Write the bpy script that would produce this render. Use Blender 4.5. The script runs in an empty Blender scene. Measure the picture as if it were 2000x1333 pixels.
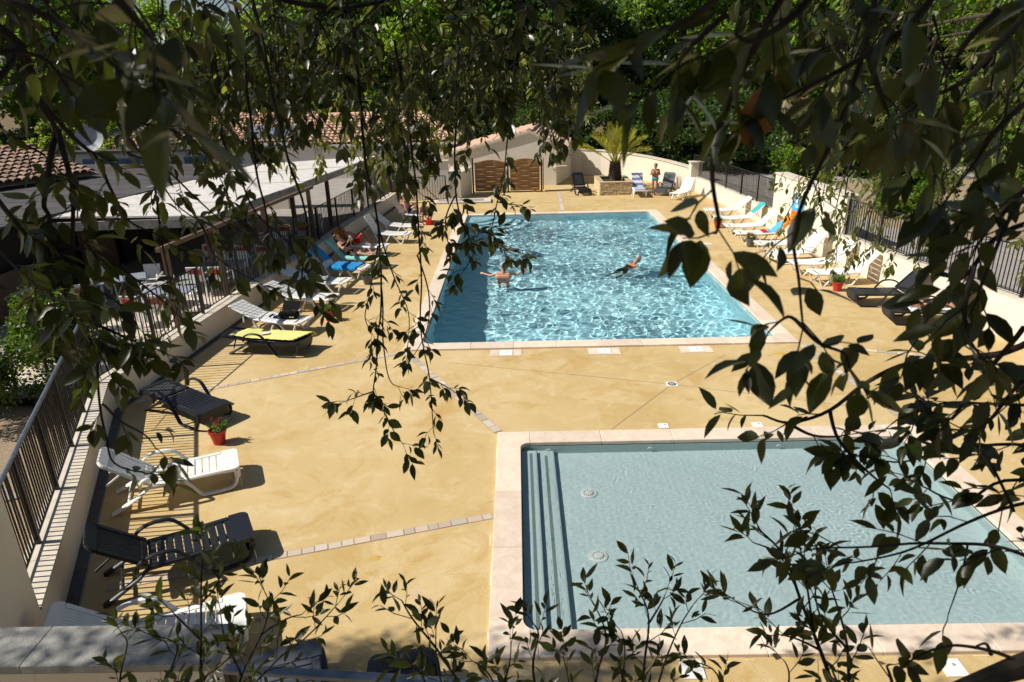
import bpy, bmesh, math, random
import numpy as np
from mathutils import Vector, Matrix, noise

# ------------------------------------------------------------------ camera, sky, sun, exposure
S = bpy.context.scene
COL = S.collection
PI = math.pi
CAM = Vector((0, 0, 5.899))
cd = bpy.data.cameras.new('camera'); cam = bpy.data.objects.new('camera', cd); COL.objects.link(cam)
cd.sensor_width = 36; cd.lens = 24.2; cd.clip_start = 0.05; cd.clip_end = 900
CR, CU, CF = (Vector(v) for v in ((0.999711, 0.004123, -0.023691), (0.020671, 0.356121, 0.934211), (-0.012288, 0.934431, -0.355933)))
cam.matrix_world = Matrix.Translation(CAM) @ Matrix((CR, CU, -CF)).transposed().to_4x4()
cd.dof.use_dof = True; cd.dof.focus_distance = 14; cd.dof.aperture_fstop = 10
S.camera = cam
SUN_EL, SUN_DIR_AZ = math.radians(45), math.radians(6.5)      # sunlight travels towards +X, a touch towards +Y
w = bpy.data.worlds.new('World'); S.world = w; w.use_nodes = True
nt = w.node_tree; nt.nodes.clear()
sky = nt.nodes.new('ShaderNodeTexSky'); sky.sky_type = 'NISHITA'; sky.sun_disc = False
sky.sun_elevation = SUN_EL
TOSUN = Vector((-math.cos(SUN_EL) * math.cos(SUN_DIR_AZ), -math.cos(SUN_EL) * math.sin(SUN_DIR_AZ), math.sin(SUN_EL)))
sky.sun_rotation = math.atan2(TOSUN.x, TOSUN.y)
bg = nt.nodes.new('ShaderNodeBackground'); bg.inputs[1].default_value = 0.055
wo = nt.nodes.new('ShaderNodeOutputWorld')
nt.links.new(sky.outputs[0], bg.inputs[0]); nt.links.new(bg.outputs[0], wo.inputs[0])
sl = bpy.data.lights.new('sun', 'SUN'); sun = bpy.data.objects.new('sun', sl); COL.objects.link(sun)
sl.energy = 4.8; sl.angle = math.radians(0.5); sl.color = (1, 0.945, 0.85)
sun.rotation_euler = (-TOSUN).to_track_quat('-Z', 'Y').to_euler(); sun.location = (-20, 0, 30)
S.view_settings.view_transform = 'Standard'; S.view_settings.look = 'None'
S.view_settings.exposure = 0.33; S.view_settings.gamma = 1
S.view_settings.use_curve_mapping = False
S.render.engine = 'CYCLES'
S.cycles.max_bounces = 8; S.cycles.transparent_max_bounces = 12; S.cycles.caustics_reflective = False
S.cycles.sample_clamp_indirect = 6; S.cycles.use_denoising = True

# ------------------------------------------------------------------ materials
MATS = {}
def rgb(c): return (c[0], c[1], c[2], 1)
class NB:
    def __init__(s, name):
        s.m = bpy.data.materials.new(name); s.m.use_nodes = True; s.t = s.m.node_tree; s.t.nodes.clear()
        s.out = s.n('ShaderNodeOutputMaterial'); MATS[name] = s.m
    def n(s, ty, **k):
        x = s.t.nodes.new(ty)
        for a, b in k.items(): setattr(x, a, b)
        return x
    def l(s, a, b): s.t.links.new(a, b)
    def coord(s): return s.n('ShaderNodeTexCoord').outputs['Object']
    def noise(s, scale, detail=4, rough=.55, dist=0, vec=None):
        x = s.n('ShaderNodeTexNoise'); x.inputs['Scale'].default_value = scale; x.inputs['Detail'].default_value = detail
        x.inputs['Roughness'].default_value = rough; x.inputs['Distortion'].default_value = dist
        s.l(vec or s.coord(), x.inputs['Vector']); return x.outputs['Fac']
    def ramp(s, fac, a, b, ca=(0, 0, 0), cb=(1, 1, 1)):
        r = s.n('ShaderNodeValToRGB'); r.color_ramp.elements[0].position = a; r.color_ramp.elements[1].position = b
        r.color_ramp.elements[0].color = rgb(ca); r.color_ramp.elements[1].color = rgb(cb); s.l(fac, r.inputs[0]); return r.outputs[0]
    def mix(s, fac, a, b, mode='MIX'):
        x = s.n('ShaderNodeMix', data_type='RGBA', blend_type=mode)
        for i, v in ((0, fac), (6, a), (7, b)):
            if hasattr(v, 'is_output'): s.l(v, x.inputs[i])
            elif i == 0: x.inputs[0].default_value = v
            else: x.inputs[i].default_value = rgb(v)
        return x.outputs[2]
    def bump(s, h, strength, dist=.01):
        b = s.n('ShaderNodeBump'); b.inputs['Strength'].default_value = strength; b.inputs['Distance'].default_value = dist
        s.l(h, b.inputs['Height']); return b.outputs[0]
    def pbsdf(s, col, rough=.6, nrm=None, metal=0, spec=.5, coat=0):
        p = s.n('ShaderNodeBsdfPrincipled')
        if hasattr(col, 'is_output'): s.l(col, p.inputs['Base Color'])
        else: p.inputs['Base Color'].default_value = rgb(col)
        p.inputs['Roughness'].default_value = rough; p.inputs['Metallic'].default_value = metal
        p.inputs['Specular IOR Level'].default_value = spec; p.inputs['Coat Weight'].default_value = coat
        if nrm is not None: s.l(nrm, p.inputs['Normal'])
        return p.outputs[0]
    def done(s, sh): s.l(sh, s.out.inputs[0]); return s.m
def mat(name, c1, c2=None, scale=3, lo=.35, hi=.65, rough=.6, bump=0, bscale=60, bdist=.01, metal=0, spec=.5, rnd=0, stretch=None, coat=0):
    """plain two-tone weathered surface; rnd = value spread from object to object"""
    b = NB(name); v = b.coord()
    if stretch:
        mp = b.n('ShaderNodeMapping'); mp.inputs['Scale'].default_value = stretch; b.l(v, mp.inputs[0]); v = mp.outputs[0]
    c = c1
    if c2: c = b.mix(b.ramp(b.noise(scale, 6, vec=v), lo, hi), c1, c2)
    if rnd:
        oi = b.n('ShaderNodeObjectInfo'); mr = b.n('ShaderNodeMapRange')
        mr.inputs['To Min'].default_value = 1 - rnd; mr.inputs['To Max'].default_value = 1 + rnd
        b.l(oi.outputs['Random'], mr.inputs['Value'])
        hs = b.n('ShaderNodeHueSaturation'); b.l(mr.outputs[0], hs.inputs['Value'])
        if hasattr(c, 'is_output'): b.l(c, hs.inputs['Color'])
        else: hs.inputs['Color'].default_value = rgb(c)
        c = hs.outputs[0]
    nr = b.bump(b.noise(bscale, 5, vec=v), bump, bdist) if bump else None
    return b.done(b.pbsdf(c, rough, nr, metal, spec, coat))

# deck: ochre resin-bound concrete with wear, pale scuffs and rusty stains
b = NB('deck'); n1 = b.noise(.28, 6, .62, .6); n2 = b.noise(1.7, 9, .7, .8); n3 = b.noise(85, 4, .8); n4 = b.noise(.8, 8, .72, 1.6); n5 = b.noise(28, 4, .7)
c = b.mix(b.ramp(n1, .36, .66), (.58, .415, .18), (.72, .565, .30))
c = b.mix(b.ramp(n2, .50, .80), c, (.79, .655, .41))
c = b.mix(b.ramp(n4, .50, .72), c, (.535, .335, .095))
st = b.noise(.5, 9, .75, 2.4)
c = b.mix(b.ramp(st, .60, .72), c, (.62, .50, .365))
c = b.mix(b.ramp(n5, .56, .80), c, b.mix(.5, c, (.36, .25, .11)))
c = b.mix(b.ramp(n3, .34, .62), b.mix(.62, c, (.22, .14, .055)), c)
b.done(b.pbsdf(c, .8, b.bump(n3, .4, .004), 0, .25))
# stone coping
b = NB('coping'); n1 = b.noise(6, 8, .7, .5); n2 = b.noise(90, 3, .7)
c = b.mix(b.ramp(n1, .35, .7), (.66, .52, .40), (.78, .67, .55)); c = b.mix(b.ramp(n2, .60, .72), c, (.45, .31, .21)); n4 = b.noise(1.6, 7, .75, 1); c = b.mix(b.ramp(n4, .55, .75), c, (.60, .50, .42))
oi = b.n('ShaderNodeObjectInfo'); mr = b.n('ShaderNodeMapRange'); mr.inputs['To Min'].default_value = .88; mr.inputs['To Max'].default_value = 1.08; b.l(oi.outputs['Random'], mr.inputs['Value']); hs = b.n('ShaderNodeHueSaturation'); b.l(mr.outputs[0], hs.inputs['Value']); b.l(c, hs.inputs['Color']); c = hs.outputs[0]
b.done(b.pbsdf(c, .75, b.bump(n2, .2, .003), 0, .3))
for nm, c1, c2 in (('render', (.77, .70, .58), (.70, .62, .50)), ('render_cool', (.78, .73, .64), (.70, .65, .56))):
    b = NB(nm); v = b.coord(); mp = b.n('ShaderNodeMapping'); mp.inputs['Scale'].default_value = (5, 5, .35); b.l(v, mp.inputs[0])
    c = b.mix(b.ramp(b.noise(1.1, 6), .3, .75), c1, c2); c = b.mix(b.ramp(b.noise(1.3, 6, .7, .3, mp.outputs[0]), .60, .86), c, tuple(x * .70 for x in c2)); n3 = b.noise(110, 4, .7)
    c = b.mix(b.ramp(b.noise(7, 7, .75), .62, .80), c, tuple(x * .82 for x in c2)); b.done(b.pbsdf(c, .9, b.bump(n3, .5, .006), 0, .2))
mat('cap_stone', (.66, .60, .50), (.52, .46, .37), 4, .3, .7, .85, .3, 90, .006, spec=.2)
mat('cap_weathered', (.36, .35, .32), (.20, .20, .19), 7, .35, .7, .9, .6, 60, .01, spec=.2)
mat('black_metal', (.012, .012, .013), None, rough=.45, spec=.4)
mat('rail_metal', (.17, .20, .25), (.11, .135, .17), 9, rough=.3, metal=.3)
mat('black_resin', (.009, .010, .013), (.014, .016, .02), 30, rough=.42, spec=.4, bump=.06, bscale=300, bdist=.002)
mat('grey_resin', (.09, .10, .12), (.075, .085, .10), 20, rough=.42, spec=.5)
mat('white_resin', (.80, .79, .76), (.74, .73, .69), 5, rough=.38, spec=.5)
mat('stain', (.50, .30, .06), (.58, .40, .12), 9, rough=.7, spec=.3)
mat('lime', (.80, .74, .60), (.70, .58, .36), 30, rough=.9, spec=.1)
mat('grate', (.05, .05, .055), (.09, .09, .09), 8, rough=.5)
mat('lid_white', (.82, .82, .79), (.74, .73, .69), 8, rough=.5)
mat('terracotta', (.55, .33, .22), (.68, .50, .38), 5, .3, .7, .85, .3, 60, .01, rnd=.28, spec=.15)
mat('terracotta_old', (.20, .125, .09), (.36, .26, .20), 6, .3, .7, .9, .4, 50, .01, rnd=.3, spec=.1)
mat('roof_felt', (.062, .058, .062), (.10, .092, .092), 4, .3, .7, .95, .5, 200, .006, rnd=.12, spec=.15)
mat('membrane', (.56, .50, .44), (.82, .79, .75), 4, .34, .54, .85, .9, 14, .05, stretch=(.6, 5, 1), spec=.2)
mat('wood_post', (.16, .095, .055), (.09, .055, .035), 6, rough=.75, bump=.4, bscale=20, stretch=(6, 6, .7))
mat('wood_grey', (.30, .27, .25), (.18, .165, .155), 6, rough=.85, bump=.4, bscale=20, stretch=(6, 6, .6), rnd=.2)
mat('gate_wood', (.37, .215, .105), (.21, .11, .05), 5, rough=.6, bump=.3, bscale=16, stretch=(.6, 5, 6), rnd=.14)
mat('orange_wood', (.62, .25, .035), (.50, .18, .02), 5, rough=.5)
mat('inside_shade', (.02, .014, .012), None, rough=.9)  # near-black colour painting the shade under the terrace roof
mat('paving', (.52, .45, .37), (.62, .55, .46), 3, rough=.85, bump=.3, bscale=80, bdist=.004, rnd=.08, spec=.2)
mat('strip_stone', (.46, .37, .28), (.60, .52, .43), 14, rough=.8, bump=.4, bscale=60, bdist=.006, rnd=.22, spec=.2)
mat('strip_stone_grey', (.42, .37, .31), (.54, .49, .42), 14, rough=.8, bump=.4, bscale=60, bdist=.006, rnd=.2, spec=.2)
mat('strip_stone_pink', (.47, .34, .26), (.58, .47, .38), 14, rough=.8, bump=.4, bscale=60, bdist=.006, rnd=.2, spec=.2)
mat('planter_stone', (.50, .36, .19), (.66, .54, .36), 9, rough=.9, bump=.6, bscale=40, bdist=.012, rnd=.25, spec=.1)
mat('mortar', (.30, .23, .14), None, rough=.95)
mat('gravel', (.40, .31, .21), (.24, .18, .12), 45, .35, .65, .95, .9, 70, .02, spec=.1)
mat('earth', (.12, .085, .05), (.20, .15, .09), 3, rough=.95, bump=.7, bscale=20, bdist=.03, spec=.1)
mat('path', (.27, .245, .22), (.34, .31, .28), 2, rough=.9, bump=.4, bscale=120, bdist=.005, spec=.2)
mat('bark', (.055, .042, .032), (.105, .085, .065), 14, rough=.9, bump=.9, bscale=22, bdist=.02, stretch=(3, 3, .6), spec=.15)
mat('twig', (.016, .013, .010), (.035, .028, .02), 40, rough=.85, bump=.5, bscale=120, bdist=.003, spec=.2)
mat('pot_red', (.50, .028, .022), (.42, .02, .018), 8, rough=.35)
mat('pot_grey', (.10, .10, .12), None, rough=.4)
mat('soil', (.04, .028, .02), None, rough=.95)
mat('skin', (.62, .335, .215), (.55, .27, .17), 9, rough=.5, spec=.4)
mat('skin_tan', (.40, .185, .105), (.34, .15, .085), 9, rough=.5, spec=.4)
mat('hair_dark', (.02, .014, .01), None, rough=.6); mat('hair_grey', (.36, .33, .30), None, rough=.6); mat('hair_brown', (.10, .055, .03), None, rough=.6)
mat('eye', (.02, .02, .02), None, rough=.2); mat('lip', (.40, .13, .10), None, rough=.5)
mat('glass_dark', (.015, .018, .02), None, rough=.08, spec=.8)
mat('curtain', (.36, .40, .34), None, rough=.7); mat('white_paint', (.72, .72, .70), None, rough=.5)
mat('panel_blue', (.10, .14, .22), (.16, .21, .30), 2, rough=.15, spec=.8)
mat('dish', (.42, .43, .45), (.30, .31, .32), 3, rough=.5)
mat('table_grey', (.30, .34, .40), (.24, .27, .32), 8, rough=.35)
mat('chair_red', (.55, .05, .03), None, rough=.5)
mat('chrome', (.5, .5, .52), None, rough=.25, metal=.8)
for nm, c in dict(yellow=(.76, .74, .27), blue=(.03, .26, .58), green=(.22, .55, .45), orange=(.75, .22, .02), sky=(.10, .42, .70), white=(.74, .74, .76), red=(.55, .02, .02),
                  black=(.012, .012, .014), navy=(.02, .03, .08), teal=(.06, .42, .42), pink=(.45, .18, .22), stripe=(.16, .22, .46), mint=(.30, .62, .56), grey=(.30, .31, .33)).items():
    mat('cloth_' + nm, c, tuple(x * .8 for x in c), 25, rough=.9, bump=.5, bscale=240, bdist=.004, spec=.1)

def leafmat(name, top, under, trans, amount=.4, rough=.35, vary=.35, spec=.4, scale=9):
    b = NB(name); oi = b.n('ShaderNodeObjectInfo'); g = b.n('ShaderNodeNewGeometry')
    nz = b.noise(scale, 3); wn = b.n('ShaderNodeTexWhiteNoise', noise_dimensions='1D')
    ad = b.n('ShaderNodeMath', operation='ADD'); b.l(oi.outputs['Random'], ad.inputs[0]); b.l(g.outputs['Random Per Island'], ad.inputs[1])
    b.l(ad.outputs[0], wn.inputs['W'])
    mr = b.n('ShaderNodeMapRange'); mr.inputs['To Min'].default_value = 1 - vary; mr.inputs['To Max'].default_value = 1 + vary; b.l(wn.outputs['Value'], mr.inputs['Value'])
    c = b.mix(g.outputs['Backfacing'], top, under)
    hs = b.n('ShaderNodeHueSaturation'); b.l(c, hs.inputs['Color']); b.l(mr.outputs[0], hs.inputs['Value'])
    c = b.mix(b.ramp(nz, .35, .7), hs.outputs[0], b.mix(.5, hs.outputs[0], tuple(x * .6 for x in top)))
    p = b.pbsdf(c, rough, None, 0, spec)
    t = b.n('ShaderNodeBsdfTranslucent'); h2 = b.n('ShaderNodeHueSaturation'); h2.inputs['Color'].default_value = rgb(trans); b.l(mr.outputs[0], h2.inputs['Value']); b.l(h2.outputs[0], t.inputs[0])
    ms = b.n('ShaderNodeMixShader'); ms.inputs[0].default_value = amount; b.l(p, ms.inputs[1]); b.l(t.outputs[0], ms.inputs[2])
    return b.done(ms.outputs[0])
leafmat('leaf_oak', (.019, .027, .007), (.080, .080, .042), (.125, .155, .013), .32, .33, .5)
leafmat('leaf_dry', (.22, .09, .02), (.26, .13, .04), (.30, .11, .02), .3, .6, .2)
leafmat('leaf_far', (.072, .135, .015), (.095, .155, .024), (.36, .55, .035), .44, .45, .55, scale=.7)
leafmat('leaf_dark', (.034, .066, .014), (.045, .075, .018), (.13, .24, .025), .35, .45, .4, scale=.7)
leafmat('leaf_oak_sunlit', (.07, .088, .016), (.34, .31, .19), (.34, .38, .03), .36, .45, .35)  # brighter copy of the oak leaf, sunlight painted into its colour
leafmat('leaf_lime', (.10, .17, .012), (.12, .19, .02), (.34, .48, .02), .42, .45, .35)
leafmat('leaf_hedge', (.035, .065, .012), (.05, .08, .016), (.20, .34, .02), .35, .4, .45)
leafmat('leaf_palm', (.34, .34, .05), (.36, .36, .09), (.75, .72, .08), .35, .45, .3)
leafmat('leaf_pot', (.06, .13, .02), (.08, .15, .03), (.16, .32, .03), .35, .4, .3)
leafmat('petal_red', (.50, .02, .03), (.45, .02, .03), (.5, .03, .03), .3, .6, .3)
leafmat('petal_pink', (.62, .30, .26), (.60, .32, .28), (.6, .3, .25), .3, .6, .3)
leafmat('twig_dry', (.20, .16, .11), (.22, .18, .12), (.2, .15, .1), .1, .8, .3)

# pool lining and water
b = NB('pool_lining'); v = b.coord(); n1 = b.noise(1.1, 5); n2 = b.noise(70, 2)
c = b.mix(b.ramp(n1, .3, .7), (.50, .86, .96), (.60, .92, .98)); c = b.mix(b.ramp(n2, .4, .6), c, b.mix(.12, c, (.25, .5, .6)))
b.done(b.pbsdf(c, .6, None, 0, .2))
b = NB('pool_lining_small'); n1 = b.noise(.9, 5); n2 = b.noise(48, 4, .8)
c = b.mix(b.ramp(n1, .3, .7), (.64, .745, .735), (.73, .815, .80)); c = b.mix(b.ramp(n2, .35, .65), c, b.mix(.55, c, (.32, .46, .46)))
b.done(b.pbsdf(c, .6, b.bump(n2, .3, .003), 0, .2))
mat('step_strip', (.17, .21, .19), (.25, .29, .26), 80, rough=.7)
b = NB('water'); gl = b.n('ShaderNodeBsdfGlass'); gl.inputs['Color'].default_value = (.93, .985, .995, 1); gl.inputs['Roughness'].default_value = 0; gl.inputs['IOR'].default_value = 1.33
b.done(gl.outputs[0])

# ------------------------------------------------------------------ mesh helpers
class MB:
    def __init__(s): s.v = []; s.f = []; s.m = []
    def add(s, vs, fs, mi=0):
        o = len(s.v); s.v += [tuple(p) for p in vs]; s.f += [tuple(i + o for i in f) for f in fs]; s.m += [mi] * len(fs); return s
    def box(s, x0, x1, y0, y1, z0, z1, mi=0):
        return s.add([(x0, y0, z0), (x1, y0, z0), (x1, y1, z0), (x0, y1, z0), (x0, y0, z1), (x1, y0, z1), (x1, y1, z1), (x0, y1, z1)],
                     [(0, 3, 2, 1), (4, 5, 6, 7), (0, 1, 5, 4), (1, 2, 6, 5), (2, 3, 7, 6), (3, 0, 4, 7)], mi)
    def quad(s, a, b, c, d, mi=0): return s.add([a, b, c, d], [(0, 1, 2, 3)], mi)
    def prism(s, pts, z0, z1, mi=0):
        n = len(pts)
        return s.add([(x, y, z0) for x, y in pts] + [(x, y, z1) for x, y in pts],
                     [tuple(range(n))[::-1], tuple(range(n, 2 * n))] + [(i, (i + 1) % n, n + (i + 1) % n, n + i) for i in range(n)], mi)
    def prism_y(s, pts, y0, y1, mi=0):
        """outline in x,z extruded along y"""
        n = len(pts)
        return s.add([(x, y0, z) for x, z in pts] + [(x, y1, z) for x, z in pts],
                     [tuple(range(n)), tuple(range(n, 2 * n))[::-1]] + [(i, n + i, n + (i + 1) % n, (i + 1) % n) for i in range(n)], mi)
    def tube(s, pts, r, n=8, flat=None, cap=True, mi=0):
        """pts: points, r: radius or list, flat=(side,up): scales of an oval section with 'side' kept level"""
        P = [Vector(p) for p in pts]; k = len(P); R = r if isinstance(r, (list, tuple)) else [r] * k
        vs = []; prev = None
        for i in range(k):
            t = (P[min(i + 1, k - 1)] - P[max(i - 1, 0)])
            t = t.normalized() if t.length > 1e-9 else Vector((0, 0, 1))
            if flat is not None:
                a = t.cross(Vector((0, 0, 1))); a = a.normalized() if a.length > 1e-4 else (prev or Vector((1, 0, 0)))
                if prev is not None and a.dot(prev) < 0: a = -a
            else:
                if prev is None:
                    a = t.orthogonal().normalized()
                else:
                    a = prev - t * prev.dot(t); a = a.normalized() if a.length > 1e-6 else t.orthogonal().normalized()
            prev = a; c = t.cross(a); fs, fu = flat or (1, 1)
            for j in range(n):
                q = 2 * PI * j / n; vs.append(P[i] + a * (math.cos(q) * R[i] * fs) + c * (math.sin(q) * R[i] * fu))
        fs_ = [(i * n + j, i * n + (j + 1) % n, (i + 1) * n + (j + 1) % n, (i + 1) * n + j) for i in range(k - 1) for j in range(n)]
        if cap: fs_ += [tuple(range(n))[::-1], tuple(range((k - 1) * n, k * n))]
        return s.add(vs, fs_, mi)
    def capsule(s, a, b2, ra, rb, n=10):
        a, b2 = Vector(a), Vector(b2); d = b2 - a
        d = d.normalized() if d.length > 1e-6 else Vector((0, 0, 1))
        pts = []; rr = []
        for q in (0, .35, .75, 1.2): pts.append(a - d * ra * math.cos(q)); rr.append(max(ra * math.sin(q), ra * .02))
        for q in (1.2, .75, .35, 0): pts.append(b2 + d * rb * math.cos(q)); rr.append(max(rb * math.sin(q), rb * .02))
        return s.tube(pts, rr, n)
    def ball(s, c, rx, ry=None, rz=None, n=10, m=7, mi=0):
        ry = ry or rx; rz = rz or rx; vs = []
        for i in range(m + 1):
            t = PI * i / m
            for j in range(n): q = 2 * PI * j / n; vs.append((c[0] + rx * math.sin(t) * math.cos(q), c[1] + ry * math.sin(t) * math.sin(q), c[2] + rz * math.cos(t)))
        return s.add(vs, [(i * n + j, i * n + n + j, i * n + n + (j + 1) % n, i * n + (j + 1) % n) for i in range(m) for j in range(n)], mi)
    def lathe(s, prof, n=16, c=(0, 0, 0), mi=0):
        k = len(prof); vs = [(c[0] + r * math.cos(2 * PI * j / n), c[1] + r * math.sin(2 * PI * j / n), c[2] + z) for r, z in prof for j in range(n)]
        return s.add(vs, [(i * n + j, i * n + (j + 1) % n, (i + 1) * n + (j + 1) % n, (i + 1) * n + j) for i in range(k - 1) for j in range(n)] + [tuple(range((k - 1) * n, k * n))], mi)
    def mesh(s, name, mats, smooth=False):
        me = bpy.data.meshes.new(name); me.from_pydata(s.v, [], s.f)
        for m in (mats if isinstance(mats, (list, tuple)) else [mats]): me.materials.append(MATS[m])
        if isinstance(mats, (list, tuple)) and len(mats) > 1: me.polygons.foreach_set('material_index', s.m)
        if smooth:
            me.polygons.foreach_set('use_smooth', [True] * len(me.polygons))
            if smooth != 'all': me.set_sharp_from_angle(angle=math.radians(40))
        me.update(); return me
    def build(s, name, mats, parent=None, smooth=False, **kw): return link(name, s.mesh(name, mats, smooth), parent, **kw)
def link(name, me, parent=None, loc=None, rot=None, mw=None):
    o = bpy.data.objects.new(name, me); COL.objects.link(o)
    if parent is not None: o.parent = parent
    if mw is not None: o.matrix_local = mw
    else:
        if loc is not None: o.location = loc
        if rot is not None: o.rotation_euler = rot
    return o
def tag(o, label=None, cat=None, group=None, kind=None):
    for k, x in (('label', label), ('category', cat), ('group', group), ('kind', kind)):
        if x: o[k] = x
    return o
def thing(name, label, cat, loc=(0, 0, 0), rz=0, group=None):
    o = bpy.data.objects.new(name, None); COL.objects.link(o); o.location = loc; o.rotation_euler = (0, 0, rz); o.empty_display_size = .1
    return tag(o, label, cat, group)
KIDS = {}
def dup(root, loc, rz, label, group=None):
    def cp(o, par):
        c = o.copy(); COL.objects.link(c)
        if par is not None: c.parent = par
        for ch in [x for x in o.children]: cp(ch, c)
        return c
    r = cp(root, None); r.location = loc; r.rotation_euler = (0, 0, rz); r['label'] = label
    if group: r['group'] = group
    return r
def bevel_mesh(me, wd=.01, seg=2, angle=30):
    bm = bmesh.new(); bm.from_mesh(me)
    es = [e for e in bm.edges if len(e.link_faces) == 2 and e.calc_face_angle(0) > math.radians(angle)]
    bmesh.ops.bevel(bm, geom=es, offset=wd, segments=seg, affect='EDGES', clamp_overlap=True)
    bm.to_mesh(me); bm.free(); return me
def smooth_path(pts, sub=6):
    P = [Vector(p) for p in pts]; out = []
    for i in range(len(P) - 1):
        a = P[max(i - 1, 0)]; b2 = P[i]; c2 = P[i + 1]; d = P[min(i + 2, len(P) - 1)]
        for k in range(sub):
            t = k / sub; out.append(.5 * ((2 * b2) + (c2 - a) * t + (2 * a - 5 * b2 + 4 * c2 - d) * t * t + (3 * b2 - a - 3 * c2 + d) * t ** 3))
    out.append(P[-1]); return out
def struct(name, mb, m, smooth=False): return tag(mb.build(name, m, None, smooth), kind='structure')

# ================================================================== SETTING
MX0, MX1, MY0, MY1 = -2.74, 6.46, 14.94, 32.22         # main pool, outer edge of the coping
SX0, SX1, SY0, SY1 = -0.43, 6.88, 5.74, 10.84          # paddling pool, outer edge of the coping
CW, CZ = .40, .05
DX0, DX1, DY0, DY1 = -9.0, 12.2, 1.0, 47.5
mb = MB()
for x0, x1, y0, y1 in ((DX0, DX1, DY0, SY0), (DX0, SX0, SY0, SY1), (SX1, DX1, SY0, SY1), (DX0, DX1, SY1, MY0), (DX0, MX0, MY0, MY1), (MX1, DX1, MY0, MY1), (DX0, DX1, MY1, DY1)):
    mb.quad((x0, y0, 0), (x1, y0, 0), (x1, y1, 0), (x0, y1, 0))
deck = struct('deck', mb, 'deck')
mb = MB()
for x0, x1, y0, y1 in ((-300, DX0, -60, 400), (DX1, 300, -60, 400), (DX0, DX1, -60, DY0), (DX0, DX1, DY1, 400)):
    mb.quad((x0, y0, -.02), (x1, y0, -.02), (x1, y1, -.02), (x0, y1, -.02))
struct('ground', mb, 'earth')

def coping_ring(parent, X0, X1, Y0, Y1, long, rng):
    """slabs laid end to end round the basin, corner slabs with a rounded inner corner"""
    z0, z1 = -.02, CZ
    def slab(pts):
        j = rng.uniform(-.0012, .0012); m = MB().prism(pts, z0, z1 + j); me = bevel_mesh(m.mesh('coping_stone', 'coping'), .008, 1, 60); link('coping_stone', me, parent)
    for cx, cy, sx, sy in ((X0, Y0, 1, 1), (X1, Y0, -1, 1), (X1, Y1, -1, -1), (X0, Y1, 1, -1)):
        L = CW + .16; r = .16
        arc = [(cx + sx * (CW + r - r * math.cos(a)), cy + sy * (CW + r - r * math.sin(a))) for a in [i * PI / 10 for i in range(6)]]
        pts = [(cx, cy), (cx + sx * L, cy)] + arc[::-1] + [(cx, cy + sy * L)]
        if sx * sy < 0: pts = pts[::-1]
        slab(pts)
    a = CW + .16; g = .004
    for ax, lo, hi, c0, c1 in (('x', X0 + a, X1 - a, Y0, Y0 + CW), ('x', X0 + a, X1 - a, Y1 - CW, Y1), ('y', Y0 + a, Y1 - a, X0, X0 + CW), ('y', Y0 + a, Y1 - a, X1 - CW, X1)):
        n = round((hi - lo) / long)
        for i in range(n):
            p, q = lo + (hi - lo) * i / n + g / 2, lo + (hi - lo) * (i + 1) / n - g / 2
            slab([(p, c0), (q, c0), (q, c1), (p, c1)] if ax == 'x' else [(c0, p), (c1, p), (c1, q), (c0, q)])
def basin(parent, X0, X1, Y0, Y1, depth_fn, m, n=8):
    x0, x1, y0, y1 = X0 + CW + .012, X1 - CW - .012, Y0 + CW + .012, Y1 - CW - .012
    b = MB(); ys = [y0 + (y1 - y0) * i / n for i in range(n + 1)]; D = [depth_fn(y) for y in ys]
    for i in range(n):
        b.quad((x0, ys[i], D[i]), (x1, ys[i], D[i]), (x1, ys[i + 1], D[i + 1]), (x0, ys[i + 1], D[i + 1]))
        b.quad((x0, ys[i], -.02), (x0, ys[i], D[i]), (x0, ys[i + 1], D[i + 1]), (x0, ys[i + 1], -.02))
        b.quad((x1, ys[i + 1], -.02), (x1, ys[i + 1], D[i + 1]), (x1, ys[i], D[i]), (x1, ys[i], -.02))
    b.quad((x1, y0, -.02), (x1, y0, D[0]), (x0, y0, D[0]), (x0, y0, -.02)); b.quad((x0, y1, -.02), (x0, y1, D[-1]), (x1, y1, D[-1]), (x1, y1, -.02))
    b.build('basin', m, parent); return x0, x1, y0, y1
rng = random.Random(4)
pool = tag(thing('swimming_pool', None, None), kind='structure')
coping_ring(pool, MX0, MX1, MY0, MY1, 1.0, rng)
mx0, mx1, my0, my1 = basin(pool, MX0, MX1, MY0, MY1, lambda y: -1.25 - .25 * min(1, max(0, (26 - y) / 10)), 'pool_lining')
for k in range(5):                                          # fan of steps in the far left corner
    r = 2.9 - k * .42; z1 = -1.02 + k * .22
    pts = [(mx0, my1)] + [(mx0 + r * math.cos(a), my1 - r * math.sin(a)) for a in [i * PI / 2 / 14 for i in range(15)]][::-1]
    MB().prism(pts, z1 - .22 if k else -1.3, z1).build('step', 'pool_lining', pool)
for x, y, ax in [(mx1, yy, 'x') for yy in (17.6, 21.4, 25.2, 29.0)] + [(mx0, yy, 'x') for yy in (18.4, 26.5)]:
    s = 1 if x < 0 else -1
    MB().box(min(x + s * .004, x + s * .02), max(x + s * .004, x + s * .02), y - .12, y + .12, -.13, -.02).build('skimmer', 'lid_white', pool)
kid = tag(thing('paddling_pool', None, None), kind='structure')
coping_ring(kid, SX0, SX1, SY0, SY1, 1.25, rng)
sx0, sx1, sy0, sy1 = basin(kid, SX0, SX1, SY0, SY1, lambda y: -.31, 'pool_lining_small', 2)
for x0, x1, z in ((sx0, .235, -.09), (.235, .53, -.19)):
    m = MB().prism_y([(x0, -.32), (x1 + .012, -.32), (x1 + .012, z - .02), (x1, z - .006), (x1 - .02, z), (x0, z)], sy0 + .002, sy1 - .002 if z < -.1 else sy1 - .08); m.build('step', 'pool_lining_small', kid)
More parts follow.
